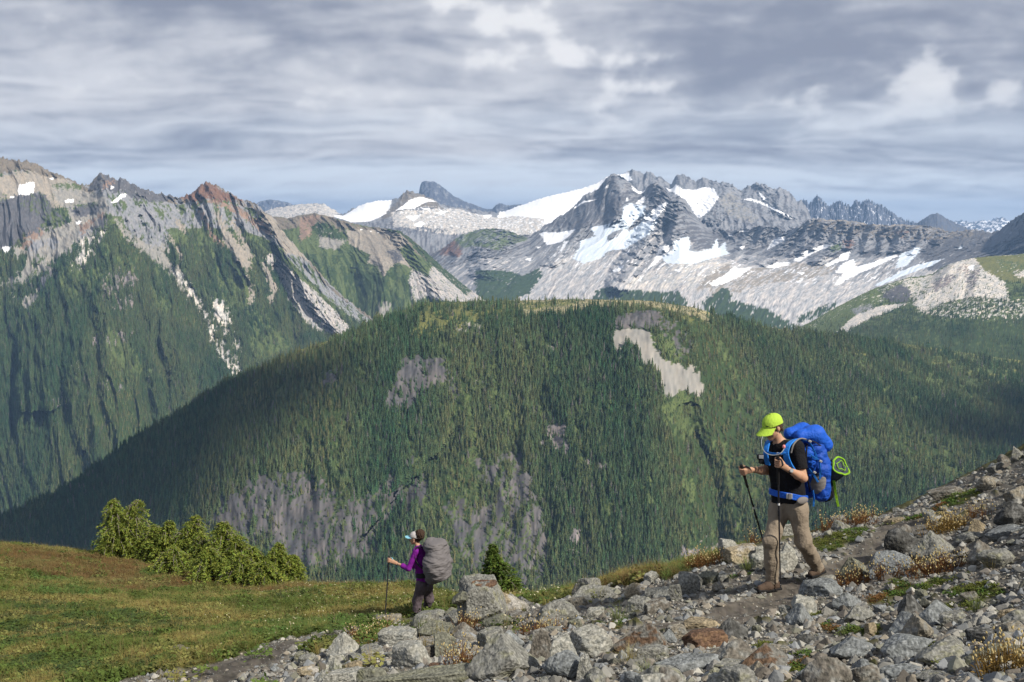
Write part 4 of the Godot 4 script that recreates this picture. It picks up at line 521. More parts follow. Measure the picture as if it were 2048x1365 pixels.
var seedhead_spots := [4.57,-14.28, 4.13,-14.30, 4.79,-14.67, 5.35,-15.96, 4.69,-14.28, 4.55,-14.15, 5.24,-15.68, 4.39,-14.15, 4.21,-14.09, 5.32,-15.92, 4.55,-14.11, 4.72,-14.55, 4.63,-14.00, 4.25,-14.35, 4.49,-14.22, 4.32,-14.17, 2.25,-13.17, 2.41,-13.10, 2.35,-12.92, 2.36,-13.08, 2.33,-13.18, 2.35,-13.14, 2.51,-12.98, 2.29,-13.21, 2.36,-12.95, 2.56,-13.15, 4.69,-12.00, 4.92,-12.10, 5.01,-12.21, 4.85,-12.09, 4.94,-12.14, 5.01,-12.18, 5.06,-12.15, 5.06,-12.21, 5.10,-12.24, 4.99,-12.22, 4.85,-12.04, 4.83,-12.13, 4.05,-10.37, 4.03,-10.34, 4.04,-10.43, 4.20,-10.32, 4.30,-10.52, 4.02,-10.40, 4.26,-10.32, 3.94,-10.44, 4.11,-10.44, 4.15,-10.26, 4.04,-10.52, 3.93,-10.24, 4.28,-10.34, 4.00,-10.34, 4.23,-10.33, 3.54,-10.75, 3.69,-10.68, 3.45,-10.80, 3.58,-10.77, 3.57,-10.73, 3.72,-10.83, 3.75,-10.65, 3.38,-10.80, 3.51,-10.89, 3.48,-10.82, 3.72,-10.55, 3.40,-10.76, 2.83,-6.02, 2.67,-5.80, 2.74,-5.93, 2.83,-5.87, 2.87,-5.92, 2.77,-5.89, 2.76,-5.93, 2.73,-5.90, 2.85,-5.93, 0.29,-11.14, 0.19,-11.14, 0.47,-10.70, 0.23,-10.84, 0.21,-11.05, 0.38,-10.87, 0.38,-10.82, 0.19,-11.24, -1.80,-13.44, -1.98,-14.08, -1.76,-15.64, -1.95,-16.59, -1.81,-15.09, -1.79,-14.06, -1.99,-14.19, -1.81,-15.48, -2.19,-14.56, -2.13,-14.48, -1.80,-14.98, -2.00,-14.21, -0.40,-8.71, -0.44,-8.94, -0.44,-9.05, -0.32,-8.35, -0.42,-8.74, -0.37,-8.62, -0.47,-13.00, -0.53,-13.10, -0.60,-13.13, -0.59,-13.21, 3.25,-14.31, 3.29,-14.24, 3.20,-14.09, 5.26,-12.27, 5.37,-12.35, 5.34,-12.08, 5.30,-12.28]
var tuft_spots := [2.70,-12.23, 3.26,-11.38, 0.87,-7.87, 0.95,-7.34, 4.35,-9.71, 3.60,-8.24, 1.09,-10.79, 1.11,-10.75]
var krummholz_spots := [-13.62,-36.76,2.07,0.84, -13.29,-37.28,2.17,1.02, -12.39,-36.56,1.36,0.80, -11.78,-36.26,1.73,0.73, -11.01,-36.07,1.93,0.99, -10.16,-35.19,1.55,0.71, -9.45,-34.53,1.92,0.98, -8.54,-33.37,1.47,0.82, -7.80,-32.49,1.18,0.80, -7.20,-32.28,1.33,0.68, -6.73,-32.19,0.95,0.59, -10.79,-33.92,0.97,0.93, -9.22,-32.54,1.09,0.89, -8.11,-31.80,1.00,0.87, -7.21,-31.13,0.83,0.71]
var fir_spot := [-0.28, -22.57, 1.13]
var boulder_spot := [-0.38, -13.63, 0.006]
var man_spot := Vector3(2.723, -3.804, -11.137)
var man_rear := Vector3(3.188, -3.764, -11.375)
var woman_spot := Vector3(-1.749, -7.330, -19.985)
var man_joints := {"pelvis": Vector3(0.147, 0.961, 0.000), "chest": Vector3(0.116, 1.367, 0.000), "upper": Vector3(0.081, 1.503, 0.000), "neck": Vector3(0.038, 1.585, 0.020), "head": Vector3(-0.055, 1.742, 0.050), "shoulder_l": Vector3(0.175, 1.550, 0.130), "elbow_l": Vector3(0.236, 1.245, 0.200), "wrist_l": Vector3(0.041, 1.370, 0.340), "hand_l": Vector3(-0.055, 1.424, 0.380), "shoulder_r": Vector3(-0.017, 1.487, -0.130), "elbow_r": Vector3(-0.056, 1.245, -0.140), "wrist_r": Vector3(-0.252, 1.301, 0.060), "hand_r": Vector3(-0.348, 1.305, 0.100), "hip_l": Vector3(0.210, 0.918, 0.080), "hip_r": Vector3(0.081, 0.866, -0.080), "knee_l": Vector3(0.282, 0.555, 0.100), "ankle_l": Vector3(0.526, 0.172, -0.200), "heel_l": Vector3(0.576, 0.116, -0.240), "toe_l": Vector3(0.411, 0.102, -0.100), "knee_r": Vector3(-0.058, 0.571, 0.120), "ankle_r": Vector3(-0.007, 0.098, 0.020), "heel_r": Vector3(0.052, 0.016, 0.000), "toe_r": Vector3(-0.184, 0.025, 0.120), "pack_top": Vector3(0.397, 1.516, -0.220), "pack_mid": Vector3(0.447, 1.265, -0.220), "pack_low": Vector3(0.470, 1.006, -0.200), "lid_a": Vector3(0.232, 1.624, -0.160), "lid_b": Vector3(0.394, 1.623, -0.220), "lid_c": Vector3(0.514, 1.513, -0.260), "pocket": Vector3(0.470, 1.132, -0.080), "bottle": Vector3(0.525, 1.246, -0.160), "bag": Vector3(0.630, 1.014, -0.300), "roll_a": Vector3(0.634, 1.196, -0.240), "roll_b": Vector3(0.706, 1.298, -0.120), "strap_top": Vector3(0.642, 1.144, -0.120), "strap_mid": Vector3(0.680, 1.006, -0.180), "strap_end": Vector3(0.716, 0.850, -0.180), "ss1": Vector3(0.344, 1.553, -0.140), "ss2": Vector3(0.191, 1.623, 0.080), "ss3": Vector3(0.080, 1.596, 0.200), "ss4": Vector3(0.042, 1.517, 0.240), "ss5": Vector3(0.070, 1.414, 0.240), "ss6": Vector3(0.143, 1.306, 0.220), "ss7": Vector3(0.275, 1.191, 0.080), "sr1": Vector3(-0.001, 1.571, -0.160), "sr2": Vector3(-0.076, 1.577, -0.020), "sr3": Vector3(-0.111, 1.524, 0.050), "sr4": Vector3(-0.119, 1.450, 0.070), "sr5": Vector3(-0.089, 1.349, 0.040), "st1": Vector3(-0.112, 1.488, 0.080), "st2": Vector3(-0.064, 1.498, 0.200), "st3": Vector3(0.039, 1.514, 0.250), "ho1": Vector3(-0.176, 1.675, 0.160), "ho2": Vector3(-0.199, 1.621, 0.200), "ho3": Vector3(-0.192, 1.559, 0.220), "ho4": Vector3(-0.153, 1.509, 0.230), "ho5": Vector3(-0.091, 1.493, 0.250), "ho6": Vector3(-0.026, 1.513, 0.270), "ho7": Vector3(0.018, 1.554, 0.250), "ho8": Vector3(0.030, 1.579, 0.220), "hb1": Vector3(0.346, 0.909, -0.120), "hb2": Vector3(0.321, 0.997, 0.060), "hb3": Vector3(0.230, 1.030, 0.190), "hb4": Vector3(0.099, 1.064, 0.220), "hb5": Vector3(0.002, 1.069, 0.160), "hb6": Vector3(-0.052, 1.061, 0.020), "hb7": Vector3(-0.019, 1.032, -0.140), "buckle": Vector3(0.090, 1.067, 0.235), "wing": Vector3(0.212, 1.027, 0.200), "camera": Vector3(-0.182, 1.440, 0.100), "badge": Vector3(0.170, 1.545, 0.230), "pin": Vector3(0.020, 1.578, 0.240), "pole_l_top": Vector3(-0.070, 1.503, 0.370), "pole_l_tip": Vector3(0.058, 0.061, 0.100), "pole_r_top": Vector3(-0.375, 1.352, 0.100), "pole_r_mid": Vector3(-0.061, 0.726, -0.220), "pole_r_tip": Vector3(0.166, -0.080, -0.600), "clip1": Vector3(0.347, 1.585, -0.060), "clip2": Vector3(0.457, 1.374, -0.060), "cs1a": Vector3(0.320, 1.463, -0.040), "cs1b": Vector3(0.473, 1.369, -0.060)}
var woman_joints := {"pelvis": Vector3(0.090, 0.639, 0.000), "chest": Vector3(0.037, 1.053, 0.000), "upper": Vector3(0.011, 1.255, 0.000), "neck": Vector3(-0.008, 1.354, -0.020), "head": Vector3(-0.074, 1.501, -0.040), "bun": Vector3(0.042, 1.599, 0.000), "shoulder_l": Vector3(-0.033, 1.294, 0.130), "elbow_l": Vector3(-0.173, 0.979, 0.160), "wrist_l": Vector3(-0.387, 1.043, 0.060), "hand_l": Vector3(-0.533, 1.091, 0.000), "shoulder_r": Vector3(0.026, 1.219, -0.150), "elbow_r": Vector3(-0.114, 0.916, -0.220), "wrist_r": Vector3(-0.064, 1.107, -0.200), "hand_r": Vector3(-0.050, 1.187, -0.160), "hip_l": Vector3(0.059, 0.608, 0.080), "hip_r": Vector3(0.139, 0.564, -0.080), "knee_l": Vector3(-0.030, 0.318, 0.050), "ankle_l": Vector3(-0.030, 0.087, 0.080), "heel_l": Vector3(0.018, 0.056, 0.100), "toe_l": Vector3(-0.113, -0.010, 0.000), "knee_r": Vector3(0.181, 0.297, -0.120), "ankle_r": Vector3(0.126, 0.044, -0.200), "heel_r": Vector3(0.173, -0.005, -0.200), "toe_r": Vector3(0.041, -0.061, -0.300), "pack_a": Vector3(0.253, 1.418, 0.100), "pack_b": Vector3(0.358, 1.354, 0.140), "pack_c": Vector3(0.359, 1.100, 0.180), "pack_d": Vector3(0.385, 0.948, 0.180), "pack_e": Vector3(0.261, 0.782, 0.140), "ss1": Vector3(0.112, 1.336, 0.080), "ss2": Vector3(0.022, 1.386, 0.120), "ss3": Vector3(-0.058, 1.322, 0.160), "ss4": Vector3(-0.058, 1.192, 0.170), "ss5": Vector3(0.005, 1.059, 0.170), "ss6": Vector3(0.113, 0.954, 0.140), "belt1": Vector3(0.187, 0.858, 0.140), "belt2": Vector3(0.058, 0.836, 0.160), "belt3": Vector3(-0.034, 0.813, 0.060), "belt4": Vector3(-0.058, 0.770, -0.100), "pole_top": Vector3(-0.546, 1.159, 0.000), "pole_tip": Vector3(-0.619, -0.053, 0.300), "wrap": Vector3(-0.452, 1.117, 0.050)}

# ------------------------------------------------------------------ helpers
func noise(sd: int, freq: float, octaves := 4, ridged := false) -> FastNoiseLite:
	var n := FastNoiseLite.new()
	n.seed = sd
	n.noise_type = FastNoiseLite.TYPE_SIMPLEX_SMOOTH
	n.frequency = freq
	n.fractal_type = FastNoiseLite.FRACTAL_RIDGED if ridged else FastNoiseLite.FRACTAL_FBM
	n.fractal_octaves = octaves
	return n

func lin(r: float, g: float, b: float) -> Color:
	return Color(r, g, b).linear_to_srgb()

func mat(called: String, c: Color, rough := 0.9, vertex := false) -> StandardMaterial3D:
	var m := StandardMaterial3D.new()
	m.resource_name = called
	m.albedo_color = c
	m.roughness = rough
	m.vertex_color_use_as_albedo = vertex
	m.metallic_specular = 0.3
	return m

func tag(o: Node, label: String, category := "", group := "", kind := "") -> void:
	if label: o.set_meta("label", label)
	if category: o.set_meta("category", category)
	if group: o.set_meta("group", group)
	if kind: o.set_meta("kind", kind)

var name_counts := {}
func numbered(called: String) -> String:
	var n: int = name_counts.get(called, 0)
	name_counts[called] = n + 1
	return called if n == 0 else "%s_%03d" % [called, n]

func put(called: String, mesh: Mesh, m: Material, parent: Node = null) -> MeshInstance3D:
	var o := MeshInstance3D.new()
	o.mesh = mesh
	if m: o.material_override = m
	if parent == null:
		o.name = numbered(called)
		add_child(o)
	else:
		o.name = called
		parent.add_child(o, true)
	return o

func thing(called: String, label: String, category: String, at := Vector3.ZERO, group := "") -> Node3D:
	var o := Node3D.new()
	o.name = numbered(called)
	add_child(o)
	o.position = at
	tag(o, label, category, group)
	return o

func mesh_of(v: PackedVector3Array, idx: PackedInt32Array, col := PackedColorArray(), nor := PackedVector3Array(), uv := PackedVector2Array()) -> ArrayMesh:
	var a := []
	a.resize(Mesh.ARRAY_MAX)
	a[Mesh.ARRAY_VERTEX] = v
	a[Mesh.ARRAY_INDEX] = idx
	if col.size(): a[Mesh.ARRAY_COLOR] = col
	if nor.size(): a[Mesh.ARRAY_NORMAL] = nor
	if uv.size(): a[Mesh.ARRAY_TEX_UV] = uv
	var m := ArrayMesh.new()
	m.add_surface_from_arrays(Mesh.PRIMITIVE_TRIANGLES, a)
	return m

func smooth(a: float, b: float, x: float) -> float:
	var t := clampf((x - a) / (b - a), 0.0, 1.0)
	return t * t * (3.0 - 2.0 * t)

# ------------------------------------------------------------------ sky
var sky_a := noise(11, 0.30, 5)
var sky_b := noise(23, 1.1, 6)
var sky_c := noise(37, 0.55, 3)
func sky_color(d: Vector3) -> Color:
	# layers of stratocumulus seen from below: puffs overhead, sheets drawn out into streaks far away, pale air between them low down
	var y := maxf(d.y, 0.0)
	var p := Vector2(d.x, d.z) / (y + 0.12)
	var q := p + Vector2(sky_c.get_noise_2d(p.x, p.y), sky_c.get_noise_2d(p.y + 40.0, p.x)) * 0.35
	var bank := sky_a.get_noise_2d(q.x * 0.75 + 3.0, q.y * 1.2 - 6.0)
	var body := sky_b.get_noise_2d(q.x * 0.55 + 2.0, q.y * 0.95)
	var fine := sky_b.get_noise_2d(q.x * 2.1 + 9.0, q.y * 3.3)
	var lumps := sky_b.get_noise_3d(d.x * 6.5 + 4.0, d.y * 11.0, d.z * 6.5)   # heaped tops seen from the side
	var curl := sky_b.get_noise_3d(d.x * 19.0, d.y * 27.0, d.z * 19.0 + 8.0)
	var swell := cos(atan2(d.x, -d.z) * 7.0 - 0.55)   # broad thicker and thinner parts of the cover, all round
	var high := smooth(0.05, 0.13, y)
	var f := 0.56 + bank * 0.62 + body * 0.34 + fine * 0.24 + (lumps * 0.36 + curl * 0.18) * high + swell * 0.11
	var c := Color(0.475, 0.50, 0.56).lerp(Color(0.72, 0.727, 0.75), smooth(0.08, 0.95, f))
	var puff := smooth(0.16, 0.50, lumps * 0.85 + curl * 0.45 + body * 0.3) * high
	c = c.lerp(Color(0.83, 0.83, 0.835), puff * 0.7)
	var low := smooth(0.15, 0.02, y)
	var streak := sky_a.get_noise_2d(p.x * 0.25 + 17.0, p.y * 2.2) + fine * 0.3
	c = c.lerp(Color(0.765, 0.795, 0.83), low * clampf(0.55 + streak * 1.2, 0.0, 1.0))
	return c

func build_sky() -> Sky:
	var w := 4096
	var h := 2048
	var small := Image.create(768, 384, false, Image.FORMAT_RGB8)
	for j in 384:
		var e := PI * (0.5 - (j + 0.5) / 384.0)
		for i in 768:
			var az := TAU * (i + 0.5) / 768.0
			small.set_pixel(i, j, sky_color(Vector3(sin(az) * cos(e), sin(e), -cos(az) * cos(e))))
	small.resize(w, h, Image.INTERPOLATE_CUBIC)
	for j in range(h / 2 - 260, h / 2 + 24):   # finer where the cloud sheets are far away and narrow
		var e := PI * (0.5 - (j + 0.5) / h)
		for k in range(-420, 420):
			var i := posmod(k, w)
			var az := TAU * (i + 0.5) / w
			small.set_pixel(i, j, sky_color(Vector3(sin(az) * cos(e), sin(e), -cos(az) * cos(e))))
	var m := PanoramaSkyMaterial.new()
	m.panorama = ImageTexture.create_from_image(small)
	m.energy_multiplier = 1.0
	var s := Sky.new()
	s.sky_material = m
	return s

# ------------------------------------------------------------------ mountains
const PALETTE := {
	"snow": [0.88, 0.89, 0.91], "ice": [0.62, 0.69, 0.77], "scree_tan": [0.275, 0.245, 0.205], "scree_grey": [0.25, 0.238, 0.215], "scree_red": [0.235, 0.165, 0.125],
	"rock_dark": [0.10, 0.10, 0.108], "rock_grey": [0.225, 0.228, 0.24], "rock_brown": [0.165, 0.142, 0.112], "rock_red": [0.165, 0.098, 0.072], "rock_purple": [0.19, 0.17, 0.17],
	"slab_pale": [0.48, 0.455, 0.42], "slab": [0.40, 0.392, 0.39], "burnt": [0.36, 0.34, 0.325], "cliff": [0.092, 0.088, 0.090], "veg": [0.088, 0.115, 0.042], "meadow": [0.13, 0.135, 0.045],
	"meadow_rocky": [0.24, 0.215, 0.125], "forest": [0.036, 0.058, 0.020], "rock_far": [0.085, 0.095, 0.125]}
const ROUGH_COVER := ["slab_pale", "slab", "meadow_rocky", "burnt", "cliff", "rock_purple"]

func land(called: String, lines: Array, covers: Array, ribs: Array, o: Dictionary) -> Dictionary:
	# A slope lofted through contour lines (each a list of u, x, y, z): the back side, the crest, then down to the foot. Ribs and gullies push it out and in; covers are patches of ground in (u, v).
	var nu: int = o.nu
	var rows: Array = o.rows
	var n := lines.size()
	var C := []
	for line in lines:
		var pts := PackedVector3Array()
		pts.resize(nu)
		var k := 0
		var cnt: int = line.size() / 4
		for i in nu:
			var u := float(i) / (nu - 1)
			while k < cnt - 2 and line[(k + 1) * 4] < u: k += 1
			var u0: float = line[k * 4]
			var u1: float = line[k * 4 + 4]
			var t := clampf((u - u0) / maxf(u1 - u0, 1e-6), 0.0, 1.0)
			pts[i] = Vector3(line[k * 4 + 1], line[k * 4 + 2], line[k * 4 + 3]).lerp(Vector3(line[k * 4 + 5], line[k * 4 + 6], line[k * 4 + 7]), t)
		C.append(pts)
	var vs := PackedFloat32Array()
	for s in n - 1:
		for r in rows[s]: vs.append(s + float(r) / rows[s])
	vs.append(n - 1)
	var nv := vs.size()
	var sd: int = o.get("seed", 1)
	var rib := noise(sd, 1.0, 4, true)
	var rough := noise(sd + 1, 1.0, 5)
	rough.fractal_gain = 0.45
	var detail := noise(sd + 2, 1.0, 3)
	var mottle := noise(sd + 3, 1.0, 4)
	var fu: float = o.get("rib_freq", 20.0)
	var fv: float = o.get("rib_v", 0.5)
	var shear: float = o.get("shear", 0.0)
	var amp: float = o.get("amp", 100.0)
	var upright: bool = o.get("upright", false)   # the cliffs at the top are fluted straight down
	var amp2: float = o.get("amp2", 30.0)
	var jag: float = o.get("jag", 0.0)
	var scale: float = o.get("scale", 0.01)   # of the 3-D roughness, per metre
	var out := PackedVector3Array()
	out.resize(nu)
	for i in nu:
		var d: Vector3 = C[n - 1][i] - C[1][i]
		d.y = 0.0
		out[i] = d.normalized()
	# ground cover
	var calm: Array = []
	for k in PALETTE.keys(): calm.append(0.12 if k in ["snow", "ice"] else (0.3 if k in ["scree_tan", "scree_grey", "scree_red", "meadow"] else (0.45 if k in ["slab", "slab_pale", "veg", "burnt"] else 1.0)))
	var lean: float = o.get("lean", shear)
	var long: float = o.get("long", 1.0)
	var kinds: Array = PALETTE.keys()
	var cls := PackedByteArray()
	cls.resize(nu * nv)
	var base: Array = o.base   # [[v, kind, kind2, share of kind2], ...] from the crest down
	for j in nv:
		var v := vs[j]
		var b: Array = base[0]
		for q in base:
			if v >= q[0]: b = q
		var k1: int = kinds.find(b[1])
		var k2: int = kinds.find(b[2])
		for i in nu:
			var u := float(i) / (nu - 1)
			var m := mottle.get_noise_2d((u - shear * (v - 1.0)) * fu * 2.2, v * fv * 9.0 * long) * 0.6 + mottle.get_noise_2d((u - lean * (v - 1.0)) * fu * 7.0, v * 26.0 * long) * 0.4
			cls[j * nu + i] = k2 if 0.5 + m * 1.1 < b[3] else k1
	for cover in covers:
		var poly := PackedVector2Array()
		var lo := Vector2(9, 99)
		var hi := Vector2(-9, -99)
		var q: Array = cover[3]
		for k in q.size() / 2:
			var pt := Vector2(q[k * 2], q[k * 2 + 1])
			poly.append(pt)
			lo = lo.min(pt)
			hi = hi.max(pt)
		var kind: int = kinds.find(cover[0])
		var weight: float = cover[1]
		var warp: float = cover[2] * o.get("warp", 0.010)
		for j in nv:
			var v := vs[j]
			if v < lo.y - 0.15 or v > hi.y + 0.15: continue
			for i in range(maxi(0, int((lo.x - 0.02) * nu)), mini(nu, int((hi.x + 0.02) * nu) + 2)):
				var u := float(i) / (nu - 1)
				var wu := detail.get_noise_2d(u * fu * 5.0, v * 11.0)
				var wv := detail.get_noise_2d(v * 13.0, u * fu * 5.0 + 50.0)
				if Geometry2D.is_point_in_polygon(Vector2(u + wu * warp, v + wv * warp * 9.0), poly):
					if weight >= 1.0 or 0.5 + (mottle.get_noise_2d((u - lean * (v - 1.0)) * fu * 4.0 + kind * 3.0, v * 12.0 * long) * 0.65 + mottle.get_noise_2d((u - lean * (v - 1.0)) * fu * 13.0, v * 44.0 * long) * 0.55) < weight:
						cls[j * nu + i] = kind
	# how steep the slope is along each contour, and how far each spot gives way to rib and gully (snow and scree lie smooth), both without sudden steps
	var slope_at := []
	for k in n:
		var row := PackedFloat32Array()
		row.resize(nu)
		for i in nu:
			var total := 0.0
			var cnt := 0
			for s in [k - 1, k]:
				if s < (1 if k > 0 else 0) or s > n - 2: continue
				var fall: Vector3 = C[s][i] - C[s + 1][i]
				total += clampf(absf(fall.y) / maxf(1.0, Vector2(fall.x, fall.z).length()) * 1.5, 0.15, 1.0)
				cnt += 1
			row[i] = total / maxi(cnt, 1)
		slope_at.append(row)
	var soft_calm := PackedFloat32Array()
	soft_calm.resize(nu * nv)
	var across := PackedFloat32Array()
	across.resize(nu * nv)
	for j in nv:
		var run := 0.0
		for i in range(-4, nu):
			run += calm[cls[j * nu + mini(i + 4, nu - 1)]]
			if i >= 5: run -= calm[cls[j * nu + i - 5]]
			if i >= 0: across[j * nu + i] = run / mini(9, i + 5)
	for i in nu:
		for j in nv:
			var total := 0.0
			for d in range(-3, 4): total += across[clampi(j + d, 0, nv - 1) * nu + i]
			soft_calm[j * nu + i] = total / 7.0
	var P := PackedVector3Array()
	P.resize(nu * nv)
	for j in nv:
		var v := vs[j]
		var s := mini(int(v), n - 2)
		var t := v - s
		var env := smooth(0.98, 1.12, v) if v >= 1.0 else smooth(1.0, 0.6, v)
		var crest := maxf(0.0, 1.0 - absf(v - 1.0) * 5.0)
		var c0: PackedVector3Array = C[maxi(s - 1, 1)]
		var c1: PackedVector3Array = C[s]
		var c2: PackedVector3Array = C[s + 1]
		var c3: PackedVector3Array = C[mini(s + 2, n - 1)]
		for i in nu:
			var u := float(i) / (nu - 1)
			var p: Vector3
			if s == 0:
				p = c1[i].lerp(c2[i], t)
			else:
				var p1 := c1[i]
				var p2 := c2[i]
				p = 0.5 * ((2.0 * p1) + (p2 - c0[i]) * t + (2.0 * c0[i] - 5.0 * p1 + 4.0 * p2 - c3[i]) * t * t + (3.0 * p1 - c0[i] - 3.0 * p2 + c3[i]) * t * t * t)
			var sm := soft_calm[j * nu + i]
			var g := u - shear * ((0.1 * (minf(v, 2.2) - 1.0) + maxf(0.0, v - 2.2)) if upright else (v - 1.0))
			var steep := lerpf(slope_at[s][i], slope_at[s + 1][i], t)
			var wob := rough.get_noise_2d(u * fu * 0.7, v * 0.8) * 0.5
			var push := rib.get_noise_2d((g * fu) + wob, v * fv) * amp * env * (0.25 + 0.75 * sm) * steep
			push += rough.get_noise_3d(p.x * scale, p.y * scale * 0.16, p.z * scale * 0.14) * amp2 * (0.25 + 0.75 * env) * sm * steep
			p += out[i] * push
			p.y += rough.get_noise_3d(p.z * scale * 1.7, p.x * scale * 1.7, 7.0) * amp2 * 0.10 * env * sm
			if jag > 0.0 and crest > 0.0: p.y += (rib.get_noise_1d(u * fu * 2.6) * 0.8 + rib.get_noise_1d(u * fu * 7.0 + 31.0) * 0.35) * jag * crest * sm
			P[j * nu + i] = p
	# ribs: tent-shaped ridges (or gullies) along a line in (u, v)
	for r in ribs:
		var line: Array = r[2]
		var half: float = r[1]
		var aspect: float = o.get("uv_aspect", 0.3)
		var lo := 9.0
		var hi := -9.0
		var vlo := 99.0
		var vhi := -99.0
		for k in line.size() / 2:
			lo = minf(lo, line[k * 2]); hi = maxf(hi, line[k * 2]); vlo = minf(vlo, line[k * 2 + 1]); vhi = maxf(vhi, line[k * 2 + 1])
		for j in nv:
			var v := vs[j]
			if v < vlo - 0.3 or v > vhi + 0.3: continue
			for i in range(maxi(0, int((lo - half) * nu)), mini(nu, int((hi + half) * nu) + 2)):
				var u := float(i) / (nu - 1)
				var best := 9.0
				var a := Vector2(u, v * aspect * 0.3)
				for k in line.size() / 2 - 1:
					var q := Geometry2D.get_closest_point_to_segment(a, Vector2(line[k * 2], line[k * 2 + 1] * aspect * 0.3), Vector2(line[k * 2 + 2], line[k * 2 + 3] * aspect * 0.3))
					best = minf(best, q.distance_to(a))
				best += rough.get_noise_2d(u * fu * 2.0, v * 6.0) * half * 0.25
				if best < half:
					var w := 1.0 - best / half
					P[j * nu + i] += out[i] * (r[0] * w)
	var streak: float = o.get("streak", 18.0)
	var col := PackedColorArray()
	col.resize(nu * nv)
	var nor := PackedVector3Array()
	nor.resize(nu * nv)
	var pal := []
	for k in kinds: pal.append(Color(PALETTE[k][0], PALETTE[k][1], PALETTE[k][2]))
	var coarse: Array = []
	for k in kinds: coarse.append(1.0 if k in ROUGH_COVER else (0.12 if k in ["snow", "ice"] else 0.55))
	for j in nv:
		var v := vs[j]
		for i in nu:
			var at := j * nu + i
			var u := float(i) / (nu - 1)
			var k := cls[at]
			var g := u - shear * (v - 1.0)
			var a := mottle.get_noise_2d(g * fu * 3.0, v * 4.0)
			var b := mottle.get_noise_2d(g * fu * 14.0 + 5.0, v * streak)
			var f: float = 1.0 + (a * 0.35 + b * 0.75) * coarse[k] * (1.3 if kinds[k] == "cliff" else 1.0)
			var c: Color = pal[k] * clampf(f, 0.35, 1.9)
			var hue: float = (a * 0.10 + b * 0.05) * coarse[k]
			col[at] = Color(c.r * (1.0 + hue), c.g, c.b * (1.0 - hue))
			var l := P[at - 1 if i > 0 else at]
			var r := P[at + 1 if i < nu - 1 else at]
			var up := P[at - nu if j > 0 else at]
			var dn := P[at + nu if j < nv - 1 else at]
			var nn := (r - l).cross(up - dn).normalized()
			nor[at] = nn if nn.y > -0.2 else -nn
	var idx := PackedInt32Array()
	idx.resize((nu - 1) * (nv - 1) * 6)
	var w := 0
	for j in nv - 1:
		for i in nu - 1:
			var a := j * nu + i
			idx[w] = a; idx[w + 1] = a + 1; idx[w + 2] = a + nu
			idx[w + 3] = a + 1; idx[w + 4] = a + nu + 1; idx[w + 5] = a + nu
			w += 6
	var node := put(called, mesh_of(P, idx, col, nor), mats.land)
	tag(node, o.label, o.get("category", "mountain"), o.get("group", ""), "structure")
	return {"P": P, "cls": cls, "nu": nu, "nv": nv, "vs": vs, "kinds": kinds, "node": node}

# ------------------------------------------------------------------ conifers seen from far away
func conifer_mesh(sd: int, tiers: int, points: int, slim: float) -> ArrayMesh:
	# one metre tall, a spire of drooping ragged tiers on a short trunk
	var r := RandomNumberGenerator.new()
	r.seed = sd
	var v := PackedVector3Array()
	for t in tiers:
		var f := float(t) / tiers
		var top := 1.0 - f * 0.86
		var bottom := top - (1.05 / tiers + 0.05) * (0.9 + 0.5 * f)
		var rad := slim * (0.16 + 0.84 * pow(f + 0.5 / tiers, 0.85)) * r.randf_range(0.8, 1.15)
		var lean := Vector3(r.randf_range(-1, 1), 0, r.randf_range(-1, 1)) * 0.015
		var turn := r.randf() * TAU
		for k in points:
			var a0 := turn + TAU * k / points
			var a1 := turn + TAU * (k + 0.5 + r.randf_range(-0.12, 0.12)) / points
			var a2 := turn + TAU * (k + 1.0) / points
			var ro := rad * r.randf_range(0.7, 1.25)
			var apex := Vector3(0, top, 0) + lean
			var i0 := Vector3(cos(a0) * rad * 0.5, bottom + 0.25 * (top - bottom), sin(a0) * rad * 0.5)
			var i2 := Vector3(cos(a2) * rad * 0.5, bottom + 0.25 * (top - bottom), sin(a2) * rad * 0.5)
			var tip := Vector3(cos(a1) * ro, bottom + r.randf_range(-0.02, 0.03), sin(a1) * ro)
			v.append_array([apex, i0, tip, apex, tip, i2])
	for k in 3:
		var a0 := TAU * k / 3.0
		var a1 := TAU * (k + 1) / 3.0
		v.append_array([Vector3(cos(a0), 0, sin(a0)) * 0.018, Vector3(cos(a1), 0, sin(a1)) * 0.018, Vector3(0, 0.6, 0)])
	return mesh_of(v, PackedInt32Array(range(v.size())))

func sample_land(L: Dictionary, r: RandomNumberGenerator, want: PackedByteArray, v0: float, v1: float) -> Array:
	var nu: int = L.nu
	var nv: int = L.nv
	var P: PackedVector3Array = L.P
	for tries in 60:
		var fi := r.randf() * (nu - 2)
		var fj := r.randf() * (nv - 2)
		var i := int(fi)
		var j := int(fj)
		if L.vs[j] < v0 or L.vs[j] > v1: continue
		var k: int = L.cls[j * nu + i]
		if want[k] == 0: continue
		if want[k] < 255 and r.randi() % 255 > want[k]: continue
		var a := P[j * nu + i].lerp(P[j * nu + i + 1], fi - i)
		var b := P[(j + 1) * nu + i].lerp(P[(j + 1) * nu + i + 1], fi - i)
		return [a.lerp(b, fj - j), k]
	return []

func wants(kinds: Array, d: Dictionary) -> PackedByteArray:
	var w := PackedByteArray()
	for k in kinds: w.append(int(d.get(k, 0.0) * 255.0))
	return w

